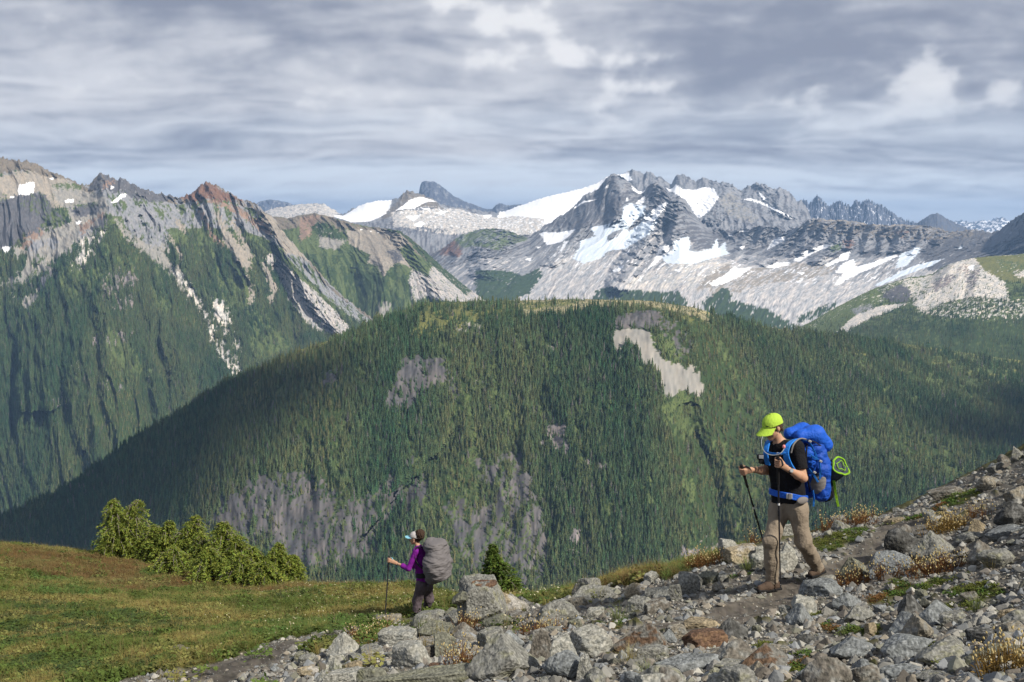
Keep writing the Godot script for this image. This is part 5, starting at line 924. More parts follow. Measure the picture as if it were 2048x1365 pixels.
func forest(called: String, label: String, L: Dictionary, count: int, mesh: Mesh, share: Dictionary, hmin: float, hmax: float, sd: int, single := 0, v0 := 0.95, v1 := 9.0) -> void:
	var r := RandomNumberGenerator.new()
	r.seed = sd
	var want := wants(L.kinds, share)
	var stand := noise(sd, 0.004, 3)
	var mm := MultiMesh.new()
	mm.transform_format = MultiMesh.TRANSFORM_3D
	mm.use_colors = true
	mm.mesh = mesh
	var where: Array[Transform3D] = []
	var tint := PackedColorArray()
	for n in count:
		var s := sample_land(L, r, want, v0, v1)
		if s.is_empty(): continue
		var p: Vector3 = s[0]
		var st := stand.get_noise_2d(p.x, p.y + p.z)
		if st < -0.30 and r.randf() < 0.7: continue
		var h := lerpf(hmin, hmax, clampf(pow(r.randf(), 1.4) * 0.9 + st * 0.5 + 0.05, 0.0, 1.0))
		if L.kinds[s[1]] != "forest": h *= r.randf_range(0.35, 0.75)
		var w := h * r.randf_range(0.85, 1.25)
		where.append(Transform3D(Basis(Vector3.UP, r.randf() * TAU).scaled(Vector3(w, h, w)), p - Vector3(0, 0.03 * h, 0)))
		var f := (1.0 - st * 0.5) * r.randf_range(0.6, 1.5)
		var y := r.randf_range(0.8, 1.3) - st * 0.5
		if r.randf() < 0.02: tint.append(Color(0.12, 0.11, 0.10))   # dead grey snags
		else: tint.append(Color(0.066 * f * y, 0.096 * f, 0.040 * f))
	if single > 0:   # the nearest trees in sight stand one by one
		var order := []
		for i in where.size():
			var p := where[i].origin
			var far := -p.z
			if absf(p.x) < 0.47 * far and -p.y < 0.335 * far and p.y + 0.30 * far + 0.035 * absf(p.x - 0.1 * far) > 0.0: order.append([far, i])
		order.sort_custom(func(a, b): return a[0] < b[0])
		var taken := {}
		var shades := []
		for k in 8: shades.append(mat("conifer", lin((0.045 + 0.006 * k) * (1.1 if k % 2 else 0.9), 0.072 + 0.007 * k, 0.028)))
		for n in mini(single, order.size()):
			var i: int = order[n][1]
			taken[i] = true
			var p := where[i].origin
			var side := p.x / -p.z
			var spot := "right of the walker's pack"
			for q in [[-0.32, "at the far left foot"], [-0.24, "above the shaggy thicket"], [-0.17, "below the left cliff slabs"], [-0.10, "right of the left cliff slabs"], [-0.04, "behind the woman"], [0.02, "behind the big boulder"], [0.08, "beside the streaked cliff"], [0.14, "right of the streaked cliff"], [0.20, "left of the dark gully"], [0.235, "on the far side of the dark gully"], [0.27, "behind the walker"]]:
				if side < q[0]:
					spot = q[1]
					break
			var high := where[i].basis.get_scale().y
			var look: String = ("short " if high < 12.0 else ("tall " if high > 17.0 else "")) + ["dark", "yellowish", "dark", "olive", "mid-green", "olive", "pale green", "olive"][n % 8]
			var o := put("conifer", mesh, shades[n % 8])
			o.transform = where[i]
			tag(o, "%s conifer on the lower dome %s" % [look, spot], "tree", "conifers on the lower dome " + spot)
		var rest: Array[Transform3D] = []
		var rest_tint := PackedColorArray()
		for i in where.size():
			if not taken.has(i):
				rest.append(where[i])
				rest_tint.append(tint[i])
		where = rest
		tint = rest_tint
	mm.instance_count = where.size()
	for i in where.size():
		mm.set_instance_transform(i, where[i])
		mm.set_instance_color(i, tint[i])
	var node := MultiMeshInstance3D.new()
	node.multimesh = mm
	node.material_override = mats.needles
	node.name = numbered(called)
	add_child(node)
	tag(node, label, "forest", "", "stuff")

const SUN := Vector3(0.60, 0.68, 0.46)   # towards the sun: high on the right, a little behind the viewer

func _ready() -> void:
	rng.seed = 7
	var cam := Camera3D.new()
	cam.name = "camera"
	cam.fov = 34.526
	cam.near = 0.1
	cam.far = 60000.0
	cam.rotation.x = -0.10548
	add_child(cam)
	cam.current = true
	var env := Environment.new()
	env.background_mode = Environment.BG_SKY
	env.sky = build_sky()
	env.tonemap_mode = Environment.TONE_MAPPER_LINEAR
	env.tonemap_exposure = 1.5
	env.sdfgi_enabled = true
	env.ssao_enabled = true
	env.ssil_enabled = true
	env.fog_enabled = true
	env.fog_density = 0.000040
	env.fog_light_color = Color(0.64, 0.80, 1.0)
	var we := WorldEnvironment.new()
	we.name = "air"
	we.environment = env
	add_child(we)
	var sun := DirectionalLight3D.new()
	sun.name = "sun"
	sun.light_color = Color(1.0, 0.965, 0.91)
	sun.light_energy = 1.4
	sun.light_angular_distance = 3.0
	sun.shadow_enabled = true
	add_child(sun)
	sun.look_at_from_position(Vector3.ZERO, -SUN)
	mats.land = mat("weathered ground", Color.WHITE, 0.95, true)
	mats.needles = mat("conifer needles", Color.WHITE, 0.9, true)
	mats.cloud = mat("cloud", lin(0.85, 0.86, 0.88), 1.0)
	build_mountains()
	build_foreground()
	build_people()

func build_mountains() -> void:
	var floor_mesh := PlaneMesh.new()
	floor_mesh.size = Vector2(46000, 34000)
	var valley := put("valley_floor", floor_mesh, mat("valley woods", lin(0.03, 0.05, 0.02)))
	valley.position = Vector3(0, -1080, -8000)
	tag(valley, "dark wooded valley floor far below the ridges", "valley", "", "structure")
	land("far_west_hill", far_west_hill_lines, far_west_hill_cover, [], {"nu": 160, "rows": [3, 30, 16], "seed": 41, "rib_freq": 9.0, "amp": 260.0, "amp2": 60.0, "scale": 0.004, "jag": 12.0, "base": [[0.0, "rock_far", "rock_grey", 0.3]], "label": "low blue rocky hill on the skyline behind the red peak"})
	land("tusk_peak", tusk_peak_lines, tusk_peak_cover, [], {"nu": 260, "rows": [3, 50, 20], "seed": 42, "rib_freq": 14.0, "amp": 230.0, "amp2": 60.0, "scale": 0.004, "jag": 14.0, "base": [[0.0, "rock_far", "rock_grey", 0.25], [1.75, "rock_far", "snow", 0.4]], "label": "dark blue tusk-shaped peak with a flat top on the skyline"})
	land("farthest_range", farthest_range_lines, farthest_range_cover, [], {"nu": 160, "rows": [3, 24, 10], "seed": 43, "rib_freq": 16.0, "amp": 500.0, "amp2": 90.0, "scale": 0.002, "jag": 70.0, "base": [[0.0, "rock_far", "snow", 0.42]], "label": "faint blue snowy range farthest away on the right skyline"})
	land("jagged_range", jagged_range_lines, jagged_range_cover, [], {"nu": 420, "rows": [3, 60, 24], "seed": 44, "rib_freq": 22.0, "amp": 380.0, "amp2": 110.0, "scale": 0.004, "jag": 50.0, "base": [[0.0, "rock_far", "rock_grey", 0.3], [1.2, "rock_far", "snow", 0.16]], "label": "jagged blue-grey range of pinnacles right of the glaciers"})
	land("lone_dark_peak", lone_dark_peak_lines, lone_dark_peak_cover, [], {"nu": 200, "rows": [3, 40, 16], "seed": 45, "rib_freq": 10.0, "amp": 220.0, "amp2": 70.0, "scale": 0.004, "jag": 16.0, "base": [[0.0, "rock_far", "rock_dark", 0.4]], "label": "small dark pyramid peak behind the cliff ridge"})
	land("snow_massif", snow_massif_lines, snow_massif_cover, snow_massif_ribs, {"nu": 640, "rows": [4, 60, 60, 30], "seed": 51, "long": 0.4, "rib_freq": 44.0, "rib_v": 0.4, "amp": 130.0, "amp2": 40.0, "scale": 0.006, "jag": 22.0, "warp": 0.006, "base": [[0.0, "rock_grey", "rock_dark", 0.4]], "label": "highest massif with broad white snowfields and grey rock spires"})
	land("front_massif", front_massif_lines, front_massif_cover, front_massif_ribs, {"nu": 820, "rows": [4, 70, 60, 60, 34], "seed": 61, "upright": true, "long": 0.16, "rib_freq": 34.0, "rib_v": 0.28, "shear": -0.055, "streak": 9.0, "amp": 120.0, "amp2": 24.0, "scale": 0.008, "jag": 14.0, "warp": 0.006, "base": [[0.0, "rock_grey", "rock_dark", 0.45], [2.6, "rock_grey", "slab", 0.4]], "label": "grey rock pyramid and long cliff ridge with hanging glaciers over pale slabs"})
	land("bowl_mountain", bowl_mountain_lines, bowl_mountain_cover, bowl_mountain_ribs, {"nu": 360, "rows": [3, 40, 70, 50], "seed": 71, "long": 0.5, "rib_freq": 16.0, "rib_v": 0.35, "shear": 0.05, "amp": 45.0, "amp2": 22.0, "scale": 0.012, "jag": 8.0, "base": [[0.0, "rock_brown", "veg", 0.4], [1.6, "veg", "forest", 0.35], [2.4, "veg", "forest", 0.5]], "label": "rounded green and tan mountain with a scree bowl behind the left ridge"})
	lands.left = land("left_mountain", left_mountain_lines, left_mountain_cover, left_mountain_ribs, {"nu": 720, "rows": [3, 60, 90, 90, 70], "seed": 81, "long": 0.35, "rib_freq": 20.0, "rib_v": 0.5, "shear": 0.035, "amp": 60.0, "amp2": 30.0, "scale": 0.010, "jag": 14.0, "base": [[0.0, "rock_brown", "rock_grey", 0.5], [1.25, "rock_grey", "veg", 0.42], [1.8, "veg", "forest", 0.35], [2.1, "veg", "forest", 0.7], [2.7, "forest", "veg", 0.28]], "label": "steep left mountain with red summit, scree gullies and forested lower slopes"})
	lands.slab = land("slab_hill", slab_hill_lines, slab_hill_cover, slab_hill_ribs, {"nu": 420, "rows": [3, 60, 70, 50], "seed": 91, "rib_freq": 16.0, "rib_v": 1.2, "shear": -0.06, "amp": 26.0, "amp2": 20.0, "scale": 0.014, "jag": 5.0, "base": [[0.0, "veg", "slab_pale", 0.35], [1.8, "veg", "forest", 0.4], [2.3, "veg", "forest", 0.5]], "label": "low right hill of pale glacier-worn slabs and green heath", "category": "hill"})
	lands.dome = land("forested_dome", dome_lines, dome_cover, dome_ribs, {"nu": 640, "rows": [4, 50, 110, 120, 20], "seed": 101, "streak": 3.5, "lean": -0.045, "long": 0.25, "rib_freq": 26.0, "rib_v": 0.6, "shear": 0.01, "amp": 16.0, "amp2": 13.0, "scale": 0.02, "jag": 3.0, "base": [[0.0, "meadow", "forest", 0.3], [1.3, "forest", "meadow", 0.2], [1.8, "forest", "veg", 0.24]], "label": "broad forested dome with grey cliffs and scree in the middle of the valley", "category": "hill"})
	# unseen cloud banks placed sunward to shade the left dome flank and right valley floor
	for c in [[Vector3(-960, -520, -1900), Vector3(520, 90, 400), 21], [Vector3(1330, -380, -2250), Vector3(430, 80, 330), 22]]:
		var bank := SurfaceTool.new()
		bank.begin(Mesh.PRIMITIVE_TRIANGLES)
		var cr := RandomNumberGenerator.new()
		cr.seed = c[2]
		for k in 14:
			var a := cr.randf() * TAU
			var f := sqrt(cr.randf()) * 0.75
			bank.append_from(rock_mesh("round", "pale", 3, c[2] * 50 + k), 0, Transform3D(Basis().scaled(c[1] * cr.randf_range(0.5, 1.0)), Vector3(cos(a) * f * c[1].x, cr.randf_range(-0.3, 0.3) * c[1].y, sin(a) * f * c[1].z)))
		var o := put("cloud", bank.commit(), mats.cloud)
		o.position = c[0] + SUN * ((1500.0 - c[0].y) / SUN.y)
		tag(o, "grey cloud bank out of the picture to the right, placed to shade the valley", "cloud", "", "structure")
	var spire := conifer_mesh(5, 6, 5, 0.17)
	var small := conifer_mesh(6, 3, 4, 0.2)
	forest("left_mountain_forest", "dark conifer forest on the lower slopes of the left mountain", lands.left, 95000, small, {"forest": 1.0, "veg": 0.30, "burnt": 0.03, "rock_purple": 0.08}, 10.0, 22.0, 301)
	forest("slab_hill_forest", "conifers scattered over the foot of the pale slab hill", lands.slab, 9000, small, {"forest": 1.0, "veg": 0.2}, 9.0, 18.0, 302)
	var broad := conifer_mesh(8, 5, 6, 0.25)
	forest("dome_scrub", "small bushy trees and shrubs in the clearings of the dome", lands.dome, 40000, broad, {"forest": 0.25, "veg": 1.0, "meadow": 0.5, "meadow_rocky": 0.25, "cliff": 0.10, "rock_purple": 0.15}, 3.0, 10.0, 304)
	forest("dome_forest", "dense conifer forest covering the dome across the valley", lands.dome, 115000, spire, {"forest": 1.0, "veg": 0.15, "meadow": 0.10, "meadow_rocky": 0.035, "cliff": 0.10, "rock_purple": 0.12}, 8.0, 22.0, 303, 300)

# ------------------------------------------------------------------ the hillside under the hikers
const GX0 := -34.0
const GZ0 := -80.0
const GSTEP := 0.25
const GW := 232
const GH := 340
var ground_table := PackedFloat32Array()
var relief := noise(201, 1.0, 4)
var cover_polys := []
var cover_warp := noise(202, 1.3, 3)
const COVER := {"grass": [0.055, 0.055, 0.020], "green": [0.045, 0.062, 0.017], "rust": [0.10, 0.066, 0.028], "dark": [0.03, 0.035, 0.012], "gravel": [0.125, 0.117, 0.10], "dirt": [0.098, 0.087, 0.072], "moss": [0.07, 0.072, 0.022]}

func knot_height(x: float, z: float) -> float:
	var s := 0.0
	for k in ground_knots.size() / 3:
		var dx: float = x - ground_knots[k * 3]
		var dz: float = z - ground_knots[k * 3 + 1]
		var r2 := (dx * dx + dz * dz) / 100.0
		if r2 > 1e-12: s += ground_knots[k * 3 + 2] * 0.5 * r2 * log(r2)
	return s + ground_plane[0] + ground_plane[1] * x / 10.0 + ground_plane[2] * z / 10.0

func ground(x: float, z: float) -> float:
	var fx := clampf((x - GX0) / GSTEP, 0.0, GW - 1.01)
	var fz := clampf((z - GZ0) / GSTEP, 0.0, GH - 1.01)
	var i := int(fx)
	var j := int(fz)
	var a := lerpf(ground_table[j * GW + i], ground_table[j * GW + i + 1], fx - i)
	var b := lerpf(ground_table[(j + 1) * GW + i], ground_table[(j + 1) * GW + i + 1], fx - i)
	return lerpf(a, b, fz - j) + relief.get_noise_2d(x * 0.9, z * 0.9) * 0.07 + relief.get_noise_2d(x * 5.0, z * 5.0) * 0.018

func on_ground(x: float, z: float) -> Vector3:
	return Vector3(x, ground(x, z), z)

func cover_at(x: float, z: float) -> String:
	var p := Vector2(x + cover_warp.get_noise_2d(x, z) * 0.35, z + cover_warp.get_noise_2d(z + 30.0, x) * 0.35)
	var k := "grass"
	var m := cover_warp.get_noise_2d(x * 1.7 + 9.0, z * 1.7)
	for c in cover_polys:
		if c[2].has_point(p) and Geometry2D.is_point_in_polygon(p, c[1]) and 0.5 + m * 0.9 < c[3]: k = c[0]
	return k

func build_ground() -> void:
	ground_table.resize(GW * GH)
	for j in GH:
		for i in GW: ground_table[j * GW + i] = knot_height(GX0 + i * GSTEP, GZ0 + j * GSTEP)
	for c in ground_cover:
		var poly := PackedVector2Array()
		for k in c[2].size() / 2: poly.append(Vector2(c[2][k * 2], c[2][k * 2 + 1]))
		var box := Rect2(poly[0], Vector2.ZERO)
		for q in poly: box = box.expand(q)
		cover_polys.append([c[0], poly, box, c[1]])
	var nu := 460
	var nv := 400
	var v := PackedVector3Array()
	var col := PackedColorArray()
	var idx := PackedInt32Array()
	var speck := noise(203, 9.0, 3)
	var patch := noise(204, 0.5, 4)
	for j in nv:
		var d := 1.5 * pow(78.0 / 1.5, float(j) / (nv - 1))
		for i in nu:
			var x := (float(i) / (nu - 1) - 0.5) * 1.3 * (d + 2.0)
			var z := -d
			var k := cover_at(x, z)
			var y := ground(x, z)
			if k == "grass" or k == "dark" or k == "rust" or k == "green": y += 0.05 * absf(relief.get_noise_2d(x * 2.2, z * 2.2)) + 0.02
			v.append(Vector3(x, y, z))
			var c: Array = COVER[k]
			var f := 1.0 + speck.get_noise_2d(x, z) * 0.7 + patch.get_noise_2d(x, z) * 0.4
			col.append(Color(c[0], c[1], c[2]) * clampf(f, 0.35, 2.0))
	for j in nv - 1:
		for i in nu - 1:
			var a := j * nu + i
			idx.append_array([a, a + nu, a + 1, a + 1, a + nu, a + nu + 1])
	var node := put("hillside", mesh_of(v, idx, col), mats.soil)
	tag(node, "steep alpine hillside of meadow and gravel under the hikers", "hillside", "", "structure")

# ------------------------------------------------------------------ rocks
var ball_cache := {}
func ball(level: int) -> Array:
	# unit vertices and faces of a subdivided icosahedron
	if ball_cache.has(level): return ball_cache[level]
	if level == 0:
		var t := (1.0 + sqrt(5.0)) / 2.0
		var v := PackedVector3Array()
		for s in [Vector3(-1, t, 0), Vector3(1, t, 0), Vector3(-1, -t, 0), Vector3(1, -t, 0), Vector3(0, -1, t), Vector3(0, 1, t), Vector3(0, -1, -t), Vector3(0, 1, -t), Vector3(t, 0, -1), Vector3(t, 0, 1), Vector3(-t, 0, -1), Vector3(-t, 0, 1)]:
			v.append(s.normalized())
		ball_cache[0] = [v, PackedInt32Array([0, 11, 5, 0, 5, 1, 0, 1, 7, 0, 7, 10, 0, 10, 11, 1, 5, 9, 5, 11, 4, 11, 10, 2, 10, 7, 6, 7, 1, 8, 3, 9, 4, 3, 4, 2, 3, 2, 6, 3, 6, 8, 3, 8, 9, 4, 9, 5, 2, 4, 11, 6, 2, 10, 8, 6, 7, 9, 8, 1])]
		return ball_cache[0]
	var low: Array = ball(level - 1)
	var v: PackedVector3Array = low[0].duplicate()
	var f: PackedInt32Array = low[1]
	var mids := {}
	var out := PackedInt32Array()
	for k in f.size() / 3:
		var tri := [f[k * 3], f[k * 3 + 1], f[k * 3 + 2]]
		var m := []
		for e in 3:
			var a: int = mini(tri[e], tri[(e + 1) % 3])
			var b: int = maxi(tri[e], tri[(e + 1) % 3])
			var key := a * 100000 + b
			if not mids.has(key):
				mids[key] = v.size()
				v.append((v[a] + v[b]).normalized())
			m.append(mids[key])
		out.append_array([tri[0], m[0], m[2], tri[1], m[1], m[0], tri[2], m[2], m[1], m[0], m[1], m[2]])
	ball_cache[level] = [v, out]
	return ball_cache[level]

func rock_planes(shape: String, r: RandomNumberGenerator) -> Array:
	var p := []
	var j := func(a: float) -> float: return r.randf_range(-a, a)
	match shape:
		"block":
			for n in [Vector3(1, 0.1, 0), Vector3(-1, 0.12, 0), Vector3(0, 1, 0.05), Vector3(0, -1, 0), Vector3(0, 0.1, 1), Vector3(0, 0.1, -1)]:
				p.append([(n + Vector3(j.call(0.28), j.call(0.2), j.call(0.28))).normalized(), r.randf_range(0.40, 0.5)])
			for k in 5: p.append([Vector3(j.call(1.0), j.call(1.0), j.call(1.0)).normalized(), r.randf_range(0.5, 0.62)])
		"wedge":
			var a0 := r.randf() * TAU
			for k in 4:
				var a: float = a0 + TAU * k / 4.0 + j.call(0.35)
				p.append([Vector3(cos(a), r.randf_range(0.35, 1.0), sin(a)).normalized(), r.randf_range(0.28, 0.40)])
			p.append([Vector3(j.call(0.2), -1, j.call(0.2)).normalized(), 0.4])
			for k in 4: p.append([Vector3(j.call(1.0), j.call(0.8), j.call(1.0)).normalized(), r.randf_range(0.44, 0.6)])
		"slab", "slabby":
			p.append([Vector3(j.call(0.25), 1, j.call(0.25) + 0.1).normalized(), 0.3])
			p.append([Vector3(j.call(0.2), -1, j.call(0.2)).normalized(), 0.3])
			var a0 := r.randf() * TAU
			for k in 5:
				var a: float = a0 + TAU * k / 5.0 + j.call(0.4)
				p.append([Vector3(cos(a), j.call(0.45), sin(a)).normalized(), r.randf_range(0.36, 0.5)])
			for k in 3: p.append([Vector3(j.call(1.0), r.randf_range(0.2, 1.0), j.call(1.0)).normalized(), r.randf_range(0.4, 0.5)])
		"shard":
			for k in 4:
				var a: float = TAU * k / 4.0 + j.call(0.4)
				p.append([Vector3(cos(a), r.randf_range(0.08, 0.4), sin(a)).normalized(), r.randf_range(0.3, 0.42)])
			p.append([Vector3(j.call(0.6), 1, j.call(0.6)).normalized(), 0.45])
			p.append([Vector3(0, -1, 0), 0.45])
			for k in 3: p.append([Vector3(j.call(1.0), r.randf(), j.call(1.0)).normalized(), r.randf_range(0.4, 0.5)])
		_:
			for k in 13: p.append([Vector3(j.call(1.0), j.call(1.0) + 0.1, j.call(1.0)).normalized(), r.randf_range(0.40, 0.5)])
			p.append([Vector3(0, -1, 0), 0.45])
	return p

const ROCK_TINT := {"grey": [0.245, 0.243, 0.225], "pale": [0.37, 0.362, 0.325], "blue": [0.215, 0.228, 0.235], "dark": [0.085, 0.085, 0.082], "brown": [0.18, 0.163, 0.14], "tan": [0.285, 0.255, 0.205], "gold": [0.285, 0.235, 0.16], "ochre": [0.37, 0.31, 0.215], "rust": [0.145, 0.088, 0.060], "moss": [0.205, 0.205, 0.165], "rustgrey": [0.20, 0.195, 0.18]}

func rock_mesh(shape: String, tint: String, level: int, sd: int, planes := []) -> ArrayMesh:
	# a stone cut by a handful of planes, its edges a little worn, its faces pitted; one metre in each direction, standing on y = 0
	var r := RandomNumberGenerator.new()
	r.seed = sd
	if planes.is_empty(): planes = rock_planes(shape, r)
	var sharp := 14.0 if shape == "round" else 40.0
	var b: Array = ball(level)
	var v := PackedVector3Array()
	var col := PackedColorArray()
	var n1 := noise(sd, 2.3, 3)
	var n2 := noise(sd + 1, 9.0, 3)
	var n3 := noise(sd + 2, 2.0, 4)
	for d: Vector3 in b[0]:
		var s := pow(1.0 / 0.66, sharp)
		for pl in planes:
			var dot := d.dot(pl[0]) / float(pl[1])
			if dot > 0.3: s += pow(dot, sharp)
		var rad := pow(s, -1.0 / sharp)
		rad *= 1.0 + n1.get_noise_3dv(d) * 0.08 + n2.get_noise_3dv(d) * 0.022
		v.append(d * rad)
	var lo := v[0]
	var hi := v[0]
	for q in v:
		lo = lo.min(q)
		hi = hi.max(q)
	var base: Array = ROCK_TINT[tint]
	var c0 := Color(base[0], base[1], base[2]) * 1.45
	for k in v.size():
		v[k] = (v[k] - lo) / (hi - lo) - Vector3(0.5, 0, 0.5)
		var a := n3.get_noise_3dv(v[k] * 1.3)
		var f := 1.0 + a * 0.55 + n2.get_noise_3dv(v[k] * 1.7) * 0.5
		var c := c0
		match tint:
			"rustgrey": c = c.lerp(Color(0.18, 0.115, 0.075), smooth(0.0, 0.35, a + (v[k].x * -0.5 + v[k].y * 0.3)))
			"ochre": c = c.lerp(Color(0.5, 0.47, 0.43), smooth(-0.1, 0.25, a + v[k].x * 0.9))
			"brown", "tan", "block": c = c.lerp(Color(0.31, 0.305, 0.285), smooth(0.0, 0.3, a))
			"moss", "grey": c = c.lerp(Color(0.25, 0.245, 0.14), smooth(0.12, 0.4, a) * 0.6)
			"rust": c = c.lerp(Color(0.24, 0.15, 0.09), smooth(0.05, 0.4, a))
			"dark": c = c.lerp(Color(0.2, 0.2, 0.195), smooth(0.0, 0.25, a))
			"pale": c = c.lerp(Color(0.31, 0.315, 0.30), smooth(0.05, 0.35, a))
		c = c * clampf(f, 0.45, 1.6)
		col.append(c)
	return mesh_of(v, b[1], col)

func place_rock(o: Node3D, x: float, z: float, w: float, h: float, d: float, yaw: float, sink := 0.16) -> void:
	var slope := Vector3(ground(x + 0.2, z) - ground(x - 0.2, z), 0, ground(x, z + 0.2) - ground(x, z - 0.2)) / 0.4
	var up := Vector3(-slope.x * 0.5, 1, -slope.z * 0.5).normalized()
	var q := Basis(Quaternion(Vector3.UP, up)) * Basis(Vector3.UP, yaw)
	o.transform = Transform3D(q.scaled_local(Vector3(w, h * (1.0 + sink), d)), on_ground(x, z) - Vector3(0, h * sink, 0))

func build_rocks() -> void:
	for k in rock_list.size():
		var q: Array = rock_list[k]
		var big := maxf(q[4], q[5])
		var o := put("rock" if big < 0.35 else "boulder", rock_mesh(q[0], q[1], 4, 500 + k * 7), mats.stone)
		tag(o, q[8], "rock" if big < 0.35 else "boulder")
		place_rock(o, q[2], q[3], q[4], q[5] * 1.06, q[6], q[7])
	# the big boulder with a hollow, rusty top: an upright block undercut at its foot, a dark shelf on its left
	var s: float = boulder_spot[2]
	var main := thing("hollow_boulder", "biggest upright grey boulder with a hollow rusty top and an undercut foot", "boulder", on_ground(boulder_spot[0], boulder_spot[1]) - Vector3(0, 0.03, 0))
	var planes := [[Vector3(0, 1, 0.16).normalized(), 0.46], [Vector3(-1, 0.05, 0.25).normalized(), 0.38], [Vector3(-0.5, -0.55, 0.5).normalized(), 0.50], [Vector3(1, 0.42, 0.15).normalized(), 0.36], [Vector3(0.25, 0.12, 1).normalized(), 0.36], [Vector3(0.45, -0.75, 0.6).normalized(), 0.37], [Vector3(-0.2, 0.1, -1).normalized(), 0.42], [Vector3(0, -1, 0), 0.48], [Vector3(0.75, 0.6, 0.5).normalized(), 0.43], [Vector3(-0.7, 0.7, 0.3).normalized(), 0.5]]
	var rock_body := put("block", rock_mesh("block", "grey", 5, 911, planes), mats.stone, main)
	rock_body.scale = Vector3(112 * s, 106 * s, 88 * s)
	var shelf := put("shelf", rock_mesh("slab", "moss", 4, 917), mats.stone, main)
	shelf.transform = Transform3D(Basis(Vector3.UP, 0.4).rotated(Vector3.BACK, 0.9).scaled_local(Vector3(40 * s, 22 * s, 46 * s)), Vector3(-38 * s, 62 * s, 22 * s))
	var rim := put("rusty_hollow", rock_mesh("slab", "rust", 3, 913), mats.stone, main)
	rim.transform = Transform3D(Basis(Vector3.RIGHT, 0.12).scaled_local(Vector3(56 * s, 7 * s, 40 * s)), Vector3(4 * s, 92.5 * s, 6 * s))
	# smaller stones lying about between them: each a stone of its own
	var r := RandomNumberGenerator.new()
	r.seed = 77
	var variants := []
	var shapes := ["block", "wedge", "slab", "round", "slab", "wedge", "block", "slab"]
	var tints := ["grey", "blue", "pale", "grey", "moss", "brown", "blue", "tan", "grey", "dark", "pale", "brown"]
	for k in 24: variants.append(rock_mesh(shapes[k % 8], tints[k % 12], 3, 1500 + k * 5))
	var colour_words := {"grey": "grey", "blue": "blue-grey", "pale": "pale", "moss": "grey-green", "brown": "brown", "tan": "tan", "dark": "dark", "gold": "golden-brown", "rust": "rusty"}
	var shape_words := {"block": "blocky", "wedge": "wedge-shaped", "slab": "flat", "round": "rounded"}
	var marks := [["below the walker on the right", Vector2(2.8, -9.9)], ["on the right slope above the trail bend", Vector2(6.0, -12.5)], ["among the stones at lower right", Vector2(3.0, -7.4)], ["by the rust-red block", Vector2(1.7, -8.7)], ["in the pile of boulders at lower middle", Vector2(-1.0, -11.0)], ["along the lower trail by the meadow", Vector2(-2.6, -12.0)], ["on the ridge behind the walker", Vector2(3.2, -12.9)], ["under the right skyline", Vector2(7.2, -14.8)], ["near the hollow-topped boulder", Vector2(-0.6, -15.5)], ["near the right edge of the slope", Vector2(4.6, -8.9)]]
	var done := 0
	for tries in 6000:
		if done >= 185: break
		var d := lerpf(6.2, 17.5, pow(r.randf(), 1.5))
		var x := r.randf_range(-0.36, 0.5) * d
		var z := -d
		var k := cover_at(x, z)
		if k != "gravel" and not (k == "moss" and r.randf() < 0.3): continue
		var near := false
		var w := lerpf(0.09, 0.36, pow(r.randf(), 2.0)) * (0.7 + d * 0.035)
		for q in rock_list:
			if Vector2(x - q[2], z - q[3]).length() < q[4] * 0.5 + w * 0.35: near = true
		if Vector2(x - boulder_spot[0], z - boulder_spot[1]).length() < 0.6: near = true
		if Vector2(x - man_spot.x, z - man_spot.z).length() < 0.45 or Vector2(x - man_rear.x, z - man_rear.z).length() < 0.3: near = true
		if near: continue
		var n := r.randi() % 24
		var best := 0
		for m in marks.size():
			if Vector2(x, z).distance_to(marks[m][1]) < Vector2(x, z).distance_to(marks[best][1]): best = m
		var o := put("stone", variants[n], mats.stone)
		var size := "small" if w < 0.13 else ("fist-sized" if w < 0.18 else "larger")
		tag(o, "%s %s %s stone %s" % [size, colour_words[tints[n % 12]], shape_words[shapes[n % 8]], marks[best][0]], "rock", "loose stones on the gravel slope")
		place_rock(o, x, z, w, w * r.randf_range(0.4, 0.75), w * r.randf_range(0.6, 1.0), r.randf() * TAU, 0.2)
		done += 1

func scatter(called: String, label: String, category: String, mesh: Mesh, m: Material, count: int, sd: int, pick: Callable) -> void:
	# pick(random) gives [transform, colour] or nothing
	var r := RandomNumberGenerator.new()
	r.seed = sd
	var where: Array[Transform3D] = []
	var tint := PackedColorArray()
	for n in count:
		var s: Array = pick.call(r)
		if s.is_empty(): continue
		where.append(s[0])
		tint.append(s[1])
	var mm := MultiMesh.new()
	mm.transform_format = MultiMesh.TRANSFORM_3D
	mm.use_colors = true
	mm.mesh = mesh
	mm.instance_count = where.size()
	for i in where.size():
		mm.set_instance_transform(i, where[i])
		mm.set_instance_color(i, tint[i])
	var node := MultiMeshInstance3D.new()
	node.multimesh = mm
	node.material_override = m
	node.name = numbered(called)
	add_child(node)
	tag(node, label, category, "", "stuff")

func pebble_mesh(sd: int) -> ArrayMesh:
	var m := rock_mesh(["slab", "wedge", "block"][sd % 3], "pale", 2, sd)
	var a := m.surface_get_arrays(0)
	return mesh_of(a[Mesh.ARRAY_VERTEX], a[Mesh.ARRAY_INDEX])

